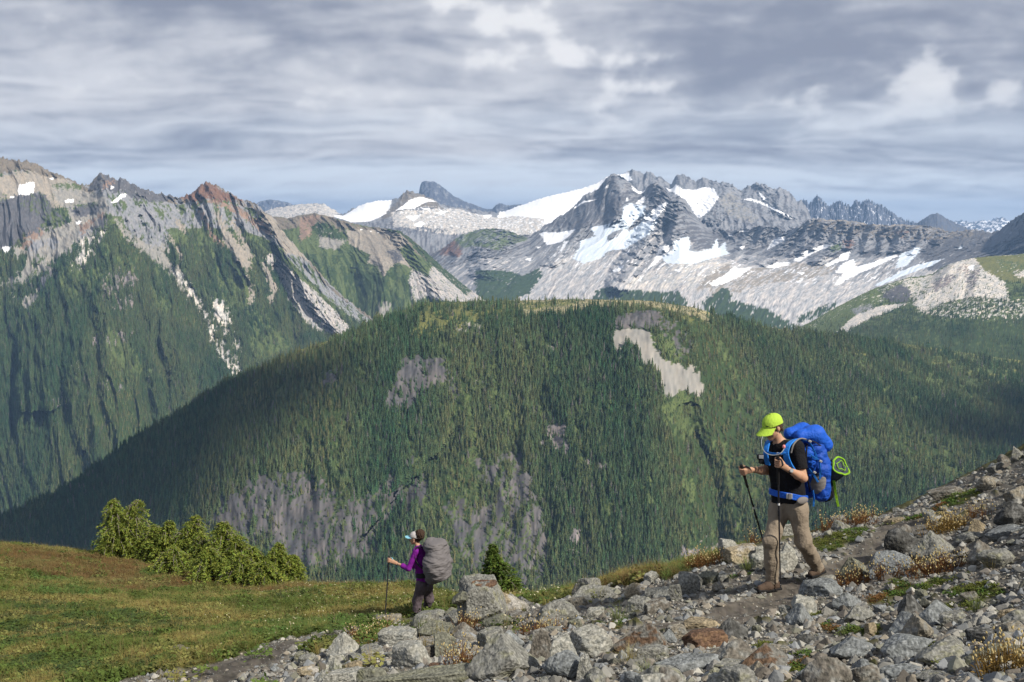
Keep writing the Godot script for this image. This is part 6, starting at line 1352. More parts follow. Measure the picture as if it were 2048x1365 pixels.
func build_gravel() -> void:
	for part in 2:
		scatter("gravel", ["coarse grey gravel strewn over the rocky slope", "fine grit covering the trail and the rocky slope"][part], "gravel", pebble_mesh(31 + part), mats.grit, [27000, 74000][part], 90 + part, func(r: RandomNumberGenerator) -> Array:
			var d := lerpf(5.4, 19.0, pow(r.randf(), 1.35))
			var x := r.randf_range(-0.5, 0.75) * d
			var k := cover_at(x, -d)
			if k != "gravel" and not (k == "dirt" and r.randf() < (0.07 if part == 0 else 0.4)) and not (k == "moss" and r.randf() < 0.12): return []
			var w := lerpf(0.028, 0.13, pow(r.randf(), 3.0)) if part == 0 else lerpf(0.010, 0.032, pow(r.randf(), 1.6))
			if k == "dirt": w *= 0.6
			var b := Basis.from_euler(Vector3(r.randf_range(-0.4, 0.4), r.randf() * TAU, r.randf_range(-0.4, 0.4))).scaled_local(Vector3(w, w * r.randf_range(0.35, 0.8), w * r.randf_range(0.6, 1.1)))
			var t: Array = ROCK_TINT[["grey", "blue", "pale", "grey", "tan", "brown", "moss", "blue", "grey", "pale", "brown"][r.randi() % 11]]
			var f := r.randf_range(0.45, 1.05)
			return [Transform3D(b, on_ground(x, -d) - Vector3(0, w * 0.1, 0)), Color(t[0] * f, t[1] * f, t[2] * f)])

# ------------------------------------------------------------------ meadow
func tuft_mesh(sd: int, blades: int, width: float, spread: float, droop: float) -> ArrayMesh:
	var r := RandomNumberGenerator.new()
	r.seed = sd
	var v := PackedVector3Array()
	for b in blades:
		var a := r.randf() * TAU
		var out := Vector3(cos(a), 0, sin(a))
		var side := Vector3(-sin(a + r.randf_range(-1, 1)), 0, cos(a)).normalized() * width * r.randf_range(0.6, 1.2)
		var p0 := out * r.randf() * spread * 0.4
		var hgt := r.randf_range(0.5, 1.0)
		var p1 := p0 + out * spread * 0.35 * r.randf() + Vector3(0, hgt * 0.6, 0)
		var p2 := p1 + out * spread * r.randf_range(0.2, 0.8) + Vector3(0, hgt * 0.4 * (1.0 - droop * r.randf() * 1.5), 0)
		v.append_array([p0 - side, p0 + side, p1 + side * 0.7, p0 - side, p1 + side * 0.7, p1 - side * 0.7, p1 - side * 0.7, p1 + side * 0.7, p2])
	return mesh_of(v, PackedInt32Array(range(v.size())))

func leafy_mesh(sd: int, leaves: int) -> ArrayMesh:
	var r := RandomNumberGenerator.new()
	r.seed = sd
	var v := PackedVector3Array()
	for k in leaves:
		var c := Vector3(r.randf_range(-0.5, 0.5), 0, r.randf_range(-0.5, 0.5))
		c.y = (0.55 - c.length_squared() * 1.6) * r.randf_range(0.3, 1.0)
		var a := Vector3(r.randf_range(-1, 1), r.randf_range(-0.3, 0.9), r.randf_range(-1, 1)).normalized() * r.randf_range(0.10, 0.2)
		var s := a.cross(Vector3(r.randf_range(-1, 1), 1, r.randf_range(-1, 1))).normalized() * r.randf_range(0.05, 0.09)
		v.append_array([c, c + a * 0.6 + s, c + a * 1.3, c, c + a * 1.3, c + a * 0.6 - s])
	return mesh_of(v, PackedInt32Array(range(v.size())))

var sward := noise(211, 0.35, 4)
func grass_tint(k: String, x: float, z: float, r: RandomNumberGenerator) -> Color:
	var n := sward.get_noise_2d(x, z) + r.randf_range(-0.22, 0.22)
	var c := Color(0.105, 0.115, 0.032)
	match k:
		"rust": c = Color(0.15, 0.092, 0.038).lerp(Color(0.14, 0.115, 0.042), smooth(-0.1, 0.4, n))
		"dark": c = Color(0.055, 0.072, 0.020).lerp(Color(0.09, 0.075, 0.03), smooth(0.1, 0.4, n))
		"green": c = Color(0.075, 0.108, 0.026).lerp(Color(0.12, 0.12, 0.036), smooth(0.0, 0.4, n))
		_: c = Color(0.082, 0.100, 0.022).lerp(Color(0.195, 0.155, 0.05), smooth(-0.16, 0.34, n))
	return c * r.randf_range(0.65, 1.4)

func build_meadow() -> void:
	var place := func(r: RandomNumberGenerator, kinds: Dictionary, h0: float, h1: float, wide: float) -> Array:
		var d := lerpf(9.0, 41.0, pow(r.randf(), 0.8))
		var x := r.randf_range(-0.66, 0.14 if d > 13.0 else 0.0) * d
		var k := cover_at(x, -d)
		if not kinds.has(k) or r.randf() > kinds[k]: return []
		if k == "gravel" and d > 20.0: return []
		var h := r.randf_range(h0, h1) * (1.0 + sward.get_noise_2d(x * 2.0, d * 2.0) * 0.6)
		if k == "dark": h *= 0.7
		return [Transform3D(Basis(Vector3.UP, r.randf() * TAU).scaled_local(Vector3(wide, h, wide)), on_ground(x, -d)), grass_tint(k, x, -d, r)]
	scatter("meadow_grass", "rust and green alpine grass covering the meadow on the left", "grass", tuft_mesh(3, 13, 0.011, 0.55, 0.6), mats.blade, 104000, 21, func(r): return place.call(r, {"grass": 0.9, "rust": 1.0, "green": 1.0, "dark": 0.35, "moss": 0.1}, 0.07, 0.24, 0.26))
	scatter("heather_and_herbs", "low dark heather and herbs growing between the meadow grass", "ground cover", leafy_mesh(4, 46), mats.blade, 60000, 22, func(r):
		var s: Array = place.call(r, {"grass": 0.35, "rust": 0.12, "green": 0.4, "dark": 1.0, "moss": 0.5}, 0.10, 0.30, 0.34)
		if s.size():
			var c: Color = s[1]
			s[1] = Color(c.r * 0.75, c.g * 0.95, c.b * 0.9)
		return s)
	scatter("moss", "olive and green moss mats between the stones", "moss", leafy_mesh(8, 40), mats.blade, 46000, 23, func(r: RandomNumberGenerator) -> Array:
		var d := lerpf(6.0, 19.0, r.randf())
		var x := r.randf_range(-0.36, 0.52) * d
		if cover_at(x, -d) != "moss": return []
		var n := sward.get_noise_2d(x * 3.0, d * 3.0) + r.randf_range(-0.15, 0.15)
		var c := Color(0.085, 0.098, 0.018).lerp(Color(0.05, 0.095, 0.018), smooth(-0.2, 0.2, n)).lerp(Color(0.12, 0.06, 0.02), smooth(0.22, 0.5, n))
		var w := r.randf_range(0.05, 0.11)
		return [Transform3D(Basis(Vector3.UP, r.randf() * TAU).scaled_local(Vector3(w, w * 0.7, w)), on_ground(x, -d) - Vector3(0, 0.006, 0)), c * r.randf_range(0.7, 1.35)])
	scatter("bank_grass", "green grass and red heather on the bank right of the small fir", "grass", tuft_mesh(5, 13, 0.012, 0.5, 0.5), mats.blade, 16000, 24, func(r: RandomNumberGenerator) -> Array:
		var d := lerpf(12.5, 26.0, r.randf())
		var x := r.randf_range(-0.06, 0.22) * d
		var k := cover_at(x, -d)
		if k == "gravel" or k == "dirt" or k == "moss": return []
		var h := r.randf_range(0.06, 0.16)
		return [Transform3D(Basis(Vector3.UP, r.randf() * TAU).scaled_local(Vector3(0.2, h, 0.2)), on_ground(x, -d)), grass_tint("green" if r.randf() < 0.8 or k == "green" else "rust", x, -d, r)])
	scatter("dry_stalks", "taller straw-coloured grass stalks standing in clumps over the meadow", "grass", tuft_mesh(12, 7, 0.006, 0.5, 0.3), mats.blade, 26000, 26, func(r):
		var s: Array = place.call(r, {"grass": 0.5, "rust": 0.7, "green": 0.15, "dark": 0.05}, 0.20, 0.40, 0.30)
		if s.size():
			var t: Transform3D = s[0]
			if sward.get_noise_2d(t.origin.x * 3.0, t.origin.z * 3.0) < 0.05: return []
			s[1] = Color(0.21, 0.165, 0.075) * r.randf_range(0.6, 1.3)
		return s)
	scatter("white_flowers", "small cream flower heads dotted through the meadow", "flowers", tuft_mesh(6, 2, 0.03, 0.05, 0.0), mats.blade, 1800, 25, func(r: RandomNumberGenerator) -> Array:
		var d := lerpf(11.0, 32.0, r.randf())
		var x := lerpf(-0.30, 0.05, sqrt(r.randf())) * d
		var k := cover_at(x, -d)
		if k == "gravel" or k == "dirt": return []
		var f := r.randf_range(0.7, 1.0)
		return [Transform3D(Basis(Vector3.UP, r.randf() * TAU).scaled_local(Vector3(0.30, 0.026, 0.30)), on_ground(x, -d) + Vector3(0, r.randf_range(0.12, 0.24), 0)), Color(0.55 * f, 0.52 * f, 0.36 * f)])
	# clumps of rust-coloured stems with pale seed heads
	var r := RandomNumberGenerator.new()
	r.seed = 61
	var kinds := []
	for k in 4:
		var stems := PackedVector3Array()
		var heads := SurfaceTool.new()
		heads.begin(Mesh.PRIMITIVE_TRIANGLES)
		var seed_ball := rock_mesh("round", "pale", 1, 700 + k)
		for s in 13:
			var foot := Vector3(r.randf_range(-0.08, 0.08), 0, r.randf_range(-0.08, 0.08))
			var top := foot * 1.5 + Vector3(r.randf_range(-0.02, 0.02), r.randf_range(0.07, 0.16), r.randf_range(-0.02, 0.02))
			var wd := Vector3(0.0035, 0, 0)
			var wz := Vector3(0, 0, 0.0035)
			stems.append_array([foot - wd, foot + wd, top, foot - wz, foot + wz, top])
			for l in 3:
				var at := foot.lerp(top, r.randf_range(0.0, 0.55))
				var lf := Vector3(r.randf_range(-1, 1), r.randf_range(0.1, 0.8), r.randf_range(-1, 1)).normalized() * 0.035
				stems.append_array([at, at + lf * 0.6 + Vector3(0, 0.007, 0), at + lf])
			heads.append_from(seed_ball, 0, Transform3D(Basis().scaled(Vector3(0.010, 0.014, 0.010) * r.randf_range(0.7, 1.15)), top - Vector3(0, 0.008, 0)))
		kinds.append([mesh_of(stems, PackedInt32Array(range(stems.size()))), heads.commit()])
	var zones := [["on the ridge above the moss behind the walker", 16], ["on the left rim of the trail below the ridge", 10], ["on the slope right of the trail bend boulders", 12], ["in front of the sloping blue-grey slab", 15], ["below the greenish pyramid rock near the walker", 12], ["in the bottom right corner of the slope", 9], ["on top of the fractured rock outcrop", 8], ["at the meadow edge below the woman", 12], ["by the small blue-grey block in the boulder pile", 6], ["in front of the hollow-topped boulder", 4], ["left of the walker's trousers on the ridge", 3], ["below the right skyline", 4]]
	var zone := 0
	var used := 0
	for k in seedhead_spots.size() / 2:
		if used >= zones[zone][1]:
			zone += 1
			used = 0
		used += 1
		var t := thing("seedhead_clump", "rusty stems with seed heads " + zones[zone][0], "plant", on_ground(seedhead_spots[k * 2], seedhead_spots[k * 2 + 1]), "seed-head clumps " + zones[zone][0])
		t.rotation.y = r.randf() * TAU
		var size := r.randf_range(0.9, 1.5)
		t.scale = Vector3.ONE * size
		t.set_meta("label", ("low " if size < 1.1 else ("middling " if size < 1.3 else "tall ")) + str(t.get_meta("label")))
		put("stems", kinds[k % 4][0], [mats.stem_rust, mats.stem_gold][1 if zone in [2, 5] else 0], t)
		put("seed_heads", kinds[k % 4][1], mats.seed_head, t)

func build_tufts() -> void:
	# tufts of grass that stand alone among the stones
	var words := ["green grass tuft on the ridge just left of the walker", "small pale grass tuft by the rear boot of the walker", "dry yellow grass tuft behind the long blue-grey slab", "grass tuft left of the smooth bottom-edge rock", "grass tuft beside the rounded grey rock on the right slope", "green grass tuft on the slope near the right edge", "grey-green grass tuft above the big rust-streaked rock", "grass tuft at the foot of the big rounded grey rock"]
	var look := [[0.20, "green"], [0.12, "straw"], [0.15, "straw"], [0.14, "green"], [0.16, "straw"], [0.16, "green"], [0.20, "green"], [0.12, "green"]]
	for k in tuft_spots.size() / 2:
		var straw: bool = look[k][1] == "straw"
		var o := put("grass_tuft", tuft_mesh(900 + k, 90, 0.008, 0.9, 0.5), mats.tuft_straw if straw else mats.tuft_green)
		tag(o, words[k], "grass tuft")
		var h: float = look[k][0]
		o.transform = Transform3D(Basis().scaled(Vector3(h * 1.1, h * 1.15, h * 1.1)), on_ground(tuft_spots[k * 2], tuft_spots[k * 2 + 1]))

# ------------------------------------------------------------------ trees on the hillside
func spray_tree(sd: int, h: float, rad: float, droop: float, boughs: int, spray: float, pointed := 0.35) -> Array:
	# [trunk, crown]: tapered leaning trunk, boughs that bend down, hung with small needle sprays
	var r := RandomNumberGenerator.new()
	r.seed = sd
	var lean := Vector3(r.randf_range(-0.10, 0.16), 0, r.randf_range(-0.1, 0.1)) * h
	var trunk := SurfaceTool.new()
	trunk.begin(Mesh.PRIMITIVE_TRIANGLES)
	var axis := func(t: float) -> Vector3: return Vector3(lean.x * t * t + 0.03 * h * sin(t * 7.0 + sd), h * t, lean.z * t * t)
	tube(trunk, [axis.call(-0.05), axis.call(0.25), axis.call(0.5), axis.call(0.75), axis.call(0.97)], [0.030 * h, 0.024 * h, 0.017 * h, 0.010 * h, 0.003 * h], 6)
	var v := PackedVector3Array()
	var col := PackedColorArray()
	for b in boughs:
		var t := lerpf(0.06, 0.99, pow((b + r.randf()) / boughs, 0.85))
		var a := r.randf() * TAU
		var reach := rad * (0.06 + lerpf(0.9, 1.1, pointed) * pow(1.0 - t, lerpf(0.6, 1.1, pointed))) * r.randf_range(0.55, 1.15)
		var dir := Vector3(cos(a), 0, sin(a))
		var p0: Vector3 = axis.call(t)
		var p1 := p0 + dir * reach * 0.55 + Vector3(0, reach * r.randf_range(0.05, 0.3), 0)
		var p2 := p0 + dir * reach + Vector3(0, reach * (0.15 - droop * r.randf_range(0.5, 1.1)), 0)
		if r.randf() < 0.3: tube(trunk, [p0, p1, p2], [0.007 * h, 0.005 * h, 0.001 * h], 4)
		var n := 5 + int(reach / rad * 12.0 / spray)
		var tone := r.randf_range(0.65, 1.3)
		for k in n:
			var s := (k + r.randf()) / n
			var q := p0.lerp(p1, s).lerp(p1.lerp(p2, s), s)
			for m in 4:
				var out := (dir * r.randf_range(0.2, 1.0) + Vector3(r.randf_range(-1, 1), r.randf_range(-1.5 * droop - 0.1, 0.55), r.randf_range(-1, 1)) * 0.9).normalized()
				var l := spray * r.randf_range(0.09, 0.21) * (0.8 + 0.4 * (1.0 - t))
				var sd2 := out.cross(Vector3(r.randf_range(-1, 1), 1, r.randf_range(-1, 1))).normalized() * l * 0.15
				v.append_array([q, q + out * l * 0.5 + sd2, q + out * l, q, q + out * l, q + out * l * 0.5 - sd2])
				var f := tone * r.randf_range(0.75, 1.3)
				var c := Color(0.145 * f * r.randf_range(0.85, 1.25), 0.188 * f, 0.034 * f)
				for e in 6: col.append(c)
	return [trunk.commit(), mesh_of(v, PackedInt32Array(range(v.size())), col)]

func tube(st: SurfaceTool, pts: Array, radii: Array, sides: int) -> void:
	var rings := []
	for i in pts.size():
		var d: Vector3 = (pts[mini(i + 1, pts.size() - 1)] - pts[maxi(i - 1, 0)]).normalized()
		var x := d.cross(Vector3(0.31, 0.2, 0.93) if absf(d.z) < 0.9 else Vector3.RIGHT).normalized()
		var y := d.cross(x)
		var ring := []
		for k in sides: ring.append(pts[i] + (x * cos(TAU * k / sides) + y * sin(TAU * k / sides)) * radii[i])
		rings.append(ring)
	for i in pts.size() - 1:
		for k in sides:
			var a: Vector3 = rings[i][k]
			var b: Vector3 = rings[i][(k + 1) % sides]
			var c: Vector3 = rings[i + 1][k]
			var d: Vector3 = rings[i + 1][(k + 1) % sides]
			for q in [a, c, b, b, c, d]: st.add_vertex(q)
	for e in [0, pts.size() - 1]:
		var c: Vector3 = pts[e]
		for k in sides:
			for q in [c, rings[e][k], rings[e][(k + 1) % sides]]: st.add_vertex(q)

func build_trees() -> void:
	var words := ["tallest shaggy mountain hemlock at the left end of the thicket", "second tall hemlock of the thicket with two bent tops", "drooping hemlock with a bare pale stem, third from the left in the thicket", "pointed hemlock behind the bare stems in the thicket", "bushy hemlock near the middle of the thicket with grey dead twigs", "thin-topped hemlock just right of the middle of the thicket", "broad hemlock with hanging boughs where the thicket starts to slope down", "lower hemlock behind the right half of the thicket", "rounded hemlock in the right half of the thicket", "low spreading hemlock second from the right end of the thicket", "lowest hemlock at the right end of the thicket", "small bush hemlock under the tall left trees of the thicket", "small bush hemlock in front of the middle of the thicket", "small bush hemlock in front of the right half of the thicket", "small bush hemlock under the low right end of the thicket"]
	for k in krummholz_spots.size() / 4:
		var x: float = krummholz_spots[k * 4]
		var z: float = krummholz_spots[k * 4 + 1]
		var h: float = krummholz_spots[k * 4 + 2]
		var w: float = krummholz_spots[k * 4 + 3]
		var o := thing("mountain_hemlock", words[k], "tree", on_ground(x, z), "hemlock thicket at the meadow edge")
		var p := spray_tree(400 + k, h, w * 1.25, 0.6, int(120 + 70 * h), 0.62, 0.05)
		put("trunk", p[0], mats.dead_wood, o)
		put("crown", p[1], mats.spray, o)
	var x: float = fir_spot[0]
	var z: float = fir_spot[1]
	var fir := thing("small_fir", "small dark fir standing behind the hollow-topped boulder", "tree", on_ground(x, z))
	var p := spray_tree(470, fir_spot[2] * 1.12, 0.62, 0.35, 230, 0.55, 1.0)
	put("trunk", p[0], mats.dead_wood, fir)
	put("crown", p[1], mats.spray_dark, fir)
	var fir2 := thing("small_fir", "little fir just showing over the edge behind the woman", "tree", Vector3(-3.35, ground(-3.35, -33.0), -33.0))
	p = spray_tree(471, 1.5, 0.6, 0.35, 150, 0.55, 1.0)
	put("trunk", p[0], mats.dead_wood, fir2)
	put("crown", p[1], mats.spray_dark, fir2)

func noise_picture(sd: int, freq: float, lo: Color, hi: Color, octaves := 5) -> ImageTexture:
	var n := noise(sd, freq, octaves)
	var im := n.get_seamless_image(512, 512)
	im.convert(Image.FORMAT_RGB8)
	for y in 512:
		for x in 512:
			var g := im.get_pixel(x, y).r
			im.set_pixel(x, y, lo.lerp(hi, g))
	return ImageTexture.create_from_image(im)

func build_foreground() -> void:
	mats.soil = mat("soil", Color.WHITE, 0.98, true)
	var stone := mat("stone", Color.WHITE, 0.88, true)
	stone.albedo_texture = noise_picture(5, 0.035, Color(0.42, 0.43, 0.42), Color(1, 1, 1), 7)
	stone.heightmap_enabled = true
	stone.heightmap_texture = noise_picture(6, 0.035, Color.BLACK, Color.WHITE, 6)
	stone.heightmap_scale = 1.0
	stone.uv1_triplanar = true
	stone.uv1_world_triplanar = true
	stone.uv1_scale = Vector3.ONE * 1.6
	mats.stone = stone
	mats.grit = mat("grit", Color.WHITE, 0.92, true)
	var blade := mat("grass", Color.WHITE, 0.85, true)
	blade.backlight_enabled = true
	blade.backlight = Color(0.5, 0.5, 0.4)
	mats.blade = blade
	mats.stem_rust = mat("rusty stems", lin(0.15, 0.075, 0.03))
	mats.stem_gold = mat("golden stems", lin(0.22, 0.145, 0.045))
	mats.seed_head = mat("seed heads", lin(0.40, 0.32, 0.15))
	mats.dead_wood = mat("grey wood", lin(0.20, 0.175, 0.15))
	var spray := mat("hemlock sprays", Color.WHITE, 0.8, true)
	spray.backlight_enabled = true
	spray.backlight = Color(0.45, 0.5, 0.3)
	mats.spray = spray
	mats.spray_dark = mat("fir sprays", Color(0.72, 0.80, 0.80), 0.8, true)
	build_ground()
	build_rocks()
	build_gravel()
	build_meadow()
	mats.tuft_green = mat("green tuft", lin(0.10, 0.125, 0.035), 0.85)
	mats.tuft_straw = mat("straw tuft", lin(0.22, 0.19, 0.075), 0.85)
	build_tufts()
	build_trees()

# ------------------------------------------------------------------ soft bodies: tapered capsules and ellipsoids joined by a smooth minimum, meshed as surface nets
func bone(a: Vector3, b: Vector3, ra: float, rb: float, k := 0.03, cut := Vector3.ZERO) -> Dictionary:
	return {"a": a, "b": b, "ra": ra, "rb": rb, "k": k, "cut": cut}

func lump(c: Vector3, r: Vector3, basis := Basis(), k := 0.02) -> Dictionary:
	return {"c": c, "r": r, "inv": basis.inverse(), "basis": basis, "k": k}

func soft(bones: Array, cell: float, fold := 0.0, fold_scale := Vector3.ONE * 8.0, sd := 1) -> Array:
	# [vertices, normals, indices]
	var lo := Vector3.ONE * 1e9
	var hi := -lo
	for b in bones:
		if b.has("a"):
			var r := Vector3.ONE * maxf(b.ra, b.rb)
			lo = lo.min(b.a - r).min(b.b - r)
			hi = hi.max(b.a + r).max(b.b + r)
		else:
			var r := Vector3.ONE * maxf(b.r.x, maxf(b.r.y, b.r.z))
			lo = lo.min(b.c - r)
			hi = hi.max(b.c + r)
	lo -= Vector3.ONE * cell * 3.0
	hi += Vector3.ONE * cell * 3.0
	var nx := int((hi.x - lo.x) / cell) + 1
	var ny := int((hi.y - lo.y) / cell) + 1
	var nz := int((hi.z - lo.z) / cell) + 1
	var f := PackedFloat32Array()
	f.resize(nx * ny * nz)
	f.fill(1.0)
	var margin := cell * 2.5
	for b in bones:
		var k: float = b.k
		var blo: Vector3
		var bhi: Vector3
		var capsule: bool = b.has("a")
		if capsule:
			var r := Vector3.ONE * (maxf(b.ra, b.rb) + margin + k * 0.5)
			blo = (b.a as Vector3).min(b.b) - r
			bhi = (b.a as Vector3).max(b.b) + r
		else:
			var r := Vector3.ONE * (maxf(b.r.x, maxf(b.r.y, b.r.z)) + margin + k * 0.5)
			blo = b.c - r
			bhi = b.c + r
		var i0 := maxi(0, int((blo.x - lo.x) / cell)); var i1 := mini(nx - 1, int((bhi.x - lo.x) / cell) + 1)
		var j0 := maxi(0, int((blo.y - lo.y) / cell)); var j1 := mini(ny - 1, int((bhi.y - lo.y) / cell) + 1)
		var k0 := maxi(0, int((blo.z - lo.z) / cell)); var k1 := mini(nz - 1, int((bhi.z - lo.z) / cell) + 1)
		var a: Vector3 = b.a if capsule else b.c
		var ab: Vector3 = (b.b - b.a) if capsule else Vector3.ZERO
		var l2 := maxf(ab.length_squared(), 1e-9)
		var ra: float = b.ra if capsule else 0.0
		var dr: float = (b.rb - b.ra) if capsule else 0.0
		var cut: Vector3 = b.cut if capsule else Vector3.ZERO
		var cutting := cut != Vector3.ZERO
		var bb: Vector3 = b.b if capsule else Vector3.ZERO
		var inv: Basis = Basis() if capsule else b.inv
		var rad: Vector3 = Vector3.ONE if capsule else b.r
		var rmin := minf(rad.x, minf(rad.y, rad.z))
		for kk in range(k0, k1 + 1):
			for j in range(j0, j1 + 1):
				var row := (kk * ny + j) * nx
				for i in range(i0, i1 + 1):
					var p := Vector3(lo.x + i * cell, lo.y + j * cell, lo.z + kk * cell) - a
					var d: float
					if capsule:
						var t := clampf(p.dot(ab) / l2, 0.0, 1.0)
						d = (p - ab * t).length() - ra - dr * t
						if cutting: d = maxf(d, (p + a - bb).dot(cut))
					else:
						var q := inv * p
						var e := (q / rad).length()
						d = (e - 1.0) * rmin if e < 1.0 else e * (e - 1.0) / maxf((q / (rad * rad)).length(), 1e-6)
					var g := f[row + i]
					var h := maxf(k - absf(d - g), 0.0)
					f[row + i] = minf(d, g) - h * h * 0.25 / k
	if fold > 0.0:
		var n := noise(sd, 1.0, 3)
		var n2 := noise(sd + 1, 1.0, 2, true)
		for kk in nz:
			for j in ny:
				var row := (kk * ny + j) * nx
				for i in nx:
					if absf(f[row + i]) < 0.08:
						var p := Vector3(lo.x + i * cell, lo.y + j * cell, lo.z + kk * cell) * fold_scale
						f[row + i] += fold * (n.get_noise_3dv(p) * 1.2 + n2.get_noise_3dv(p * 0.6) * 0.8)
	var at := PackedInt32Array()
	at.resize(nx * ny * nz)
	at.fill(-1)
	var v := PackedVector3Array()
	var nor := PackedVector3Array()
	var sx := 1
	var sy := nx
	var sz := nx * ny
	var corner := [0, sx, sy, sx + sy, sz, sx + sz, sy + sz, sx + sy + sz]
	var where := [Vector3(0, 0, 0), Vector3(1, 0, 0), Vector3(0, 1, 0), Vector3(1, 1, 0), Vector3(0, 0, 1), Vector3(1, 0, 1), Vector3(0, 1, 1), Vector3(1, 1, 1)]
	var edges := [[0, 1], [2, 3], [4, 5], [6, 7], [0, 2], [1, 3], [4, 6], [5, 7], [0, 4], [1, 5], [2, 6], [3, 7]]
	for kk in nz - 1:
		for j in ny - 1:
			var row := (kk * ny + j) * nx
			for i in nx - 1:
				var c := row + i
				if f[c] >= 0.9: continue
				var inside := 0
				for q in 8:
					if f[c + corner[q]] < 0.0: inside += 1
				if inside == 0 or inside == 8: continue
				var s := Vector3.ZERO
				var m := 0
				for e in edges:
					var fa := f[c + corner[e[0]]]
					var fb := f[c + corner[e[1]]]
					if (fa < 0.0) != (fb < 0.0):
						s += (where[e[0]] as Vector3).lerp(where[e[1]], fa / (fa - fb))
						m += 1
				s /= m
				at[c] = v.size()
				v.append(lo + (Vector3(i, j, kk) + s) * cell)
				nor.append(Vector3(f[c + sx] - f[c] + f[c + sx + sy + sz] - f[c + sy + sz], f[c + sy] - f[c] + f[c + sx + sy + sz] - f[c + sx + sz], f[c + sz] - f[c] + f[c + sx + sy + sz] - f[c + sx + sy]).normalized())
	var idx := PackedInt32Array()
	for kk in range(1, nz - 1):
		for j in range(1, ny - 1):
			var row := (kk * ny + j) * nx
			for i in range(1, nx - 1):
				var c := row + i
				if at[c] < 0 and f[c] > 0.5: continue
				var neg := f[c] < 0.0
				if neg != (f[c + sx] < 0.0): quad(idx, at, c, c - sy, c - sy - sz, c - sz, neg)
				if neg != (f[c + sy] < 0.0): quad(idx, at, c, c - sz, c - sz - sx, c - sx, neg)
				if neg != (f[c + sz] < 0.0): quad(idx, at, c, c - sx, c - sx - sy, c - sy, neg)
	return [v, nor, idx]

func quad(idx: PackedInt32Array, at: PackedInt32Array, a: int, b: int, c: int, d: int, flip: bool) -> void:
	var q := [at[a], at[b], at[c], at[d]]
	if q.min() < 0: return
	if not flip: idx.append_array([q[0], q[1], q[2], q[0], q[2], q[3]])
	else: idx.append_array([q[0], q[2], q[1], q[0], q[3], q[2]])

func soft_mesh(parts: Array) -> ArrayMesh:
	var v := PackedVector3Array()
	var n := PackedVector3Array()
	var idx := PackedInt32Array()
	for p in parts:
		var first := v.size()
		v.append_array(p[0])
		n.append_array(p[1])
		for i in p[2]: idx.append(i + first)
	return mesh_of(v, idx, PackedColorArray(), n)

func sew(called: String, bones: Array, cell: float, m: Material, parent: Node, fold := 0.0, fold_scale := Vector3.ONE * 8.0, sd := 1) -> MeshInstance3D:
	return put(called, soft_mesh([soft(bones, cell, fold, fold_scale, sd)]), m, parent)

func ribbon(called: String, pts: Array, width: float, thick: float, side: Vector3, m: Material, parent: Node) -> MeshInstance3D:
	# a flat strap along a smooth curve, its broad side lying along «side»
	var curve := []
	for i in pts.size() - 1:
		var a: Vector3 = pts[maxi(i - 1, 0)]
		var b: Vector3 = pts[i]
		var c: Vector3 = pts[i + 1]
		var d: Vector3 = pts[mini(i + 2, pts.size() - 1)]
		for t in 5: curve.append(b.cubic_interpolate(c, a, d, t / 5.0))
	curve.append(pts[-1])
	var st := SurfaceTool.new()
	st.begin(Mesh.PRIMITIVE_TRIANGLES)
	var rings := []
	for i in curve.size():
		var d: Vector3 = (curve[mini(i + 1, curve.size() - 1)] - curve[maxi(i - 1, 0)]).normalized()
		var s := (side - d * side.dot(d)).normalized()
		var n := d.cross(s)
		var ring := []
		for q in [Vector2(-1, -0.6), Vector2(-0.85, -1), Vector2(0.85, -1), Vector2(1, -0.6), Vector2(1, 0.6), Vector2(0.85, 1), Vector2(-0.85, 1), Vector2(-1, 0.6)]:
			ring.append(curve[i] + s * q.x * width * 0.5 + n * q.y * thick * 0.5)
		rings.append(ring)
	for i in curve.size() - 1:
		for k in 8:
			var a: Vector3 = rings[i][k]
			var b: Vector3 = rings[i][(k + 1) % 8]
			var c: Vector3 = rings[i + 1][k]
			var d: Vector3 = rings[i + 1][(k + 1) % 8]
			for q in [a, b, c, b, d, c]: st.add_vertex(q)
	for e in [0, curve.size() - 1]:
		for k in range(1, 7):
			for q in [rings[e][0], rings[e][k], rings[e][k + 1]]: st.add_vertex(q)
	return put(called, st.commit(), m, parent)

func pipe(called: String, pts: Array, radius, m: Material, parent: Node, sides := 8) -> MeshInstance3D:
	var st := SurfaceTool.new()
	st.begin(Mesh.PRIMITIVE_TRIANGLES)
	var curve := []
	var rad := []
	for i in pts.size() - 1:
		var a: Vector3 = pts[maxi(i - 1, 0)]
		var d: Vector3 = pts[mini(i + 2, pts.size() - 1)]
		for t in (4 if pts.size() > 2 else 1):
			curve.append((pts[i] as Vector3).cubic_interpolate(pts[i + 1], a, d, t / 4.0))
			rad.append(radius if radius is float else lerpf(radius[i], radius[i + 1], t / 4.0))
	curve.append(pts[-1])
	rad.append(radius if radius is float else radius[-1])
	tube(st, curve, rad, sides)
	return put(called, st.commit(), m, parent)

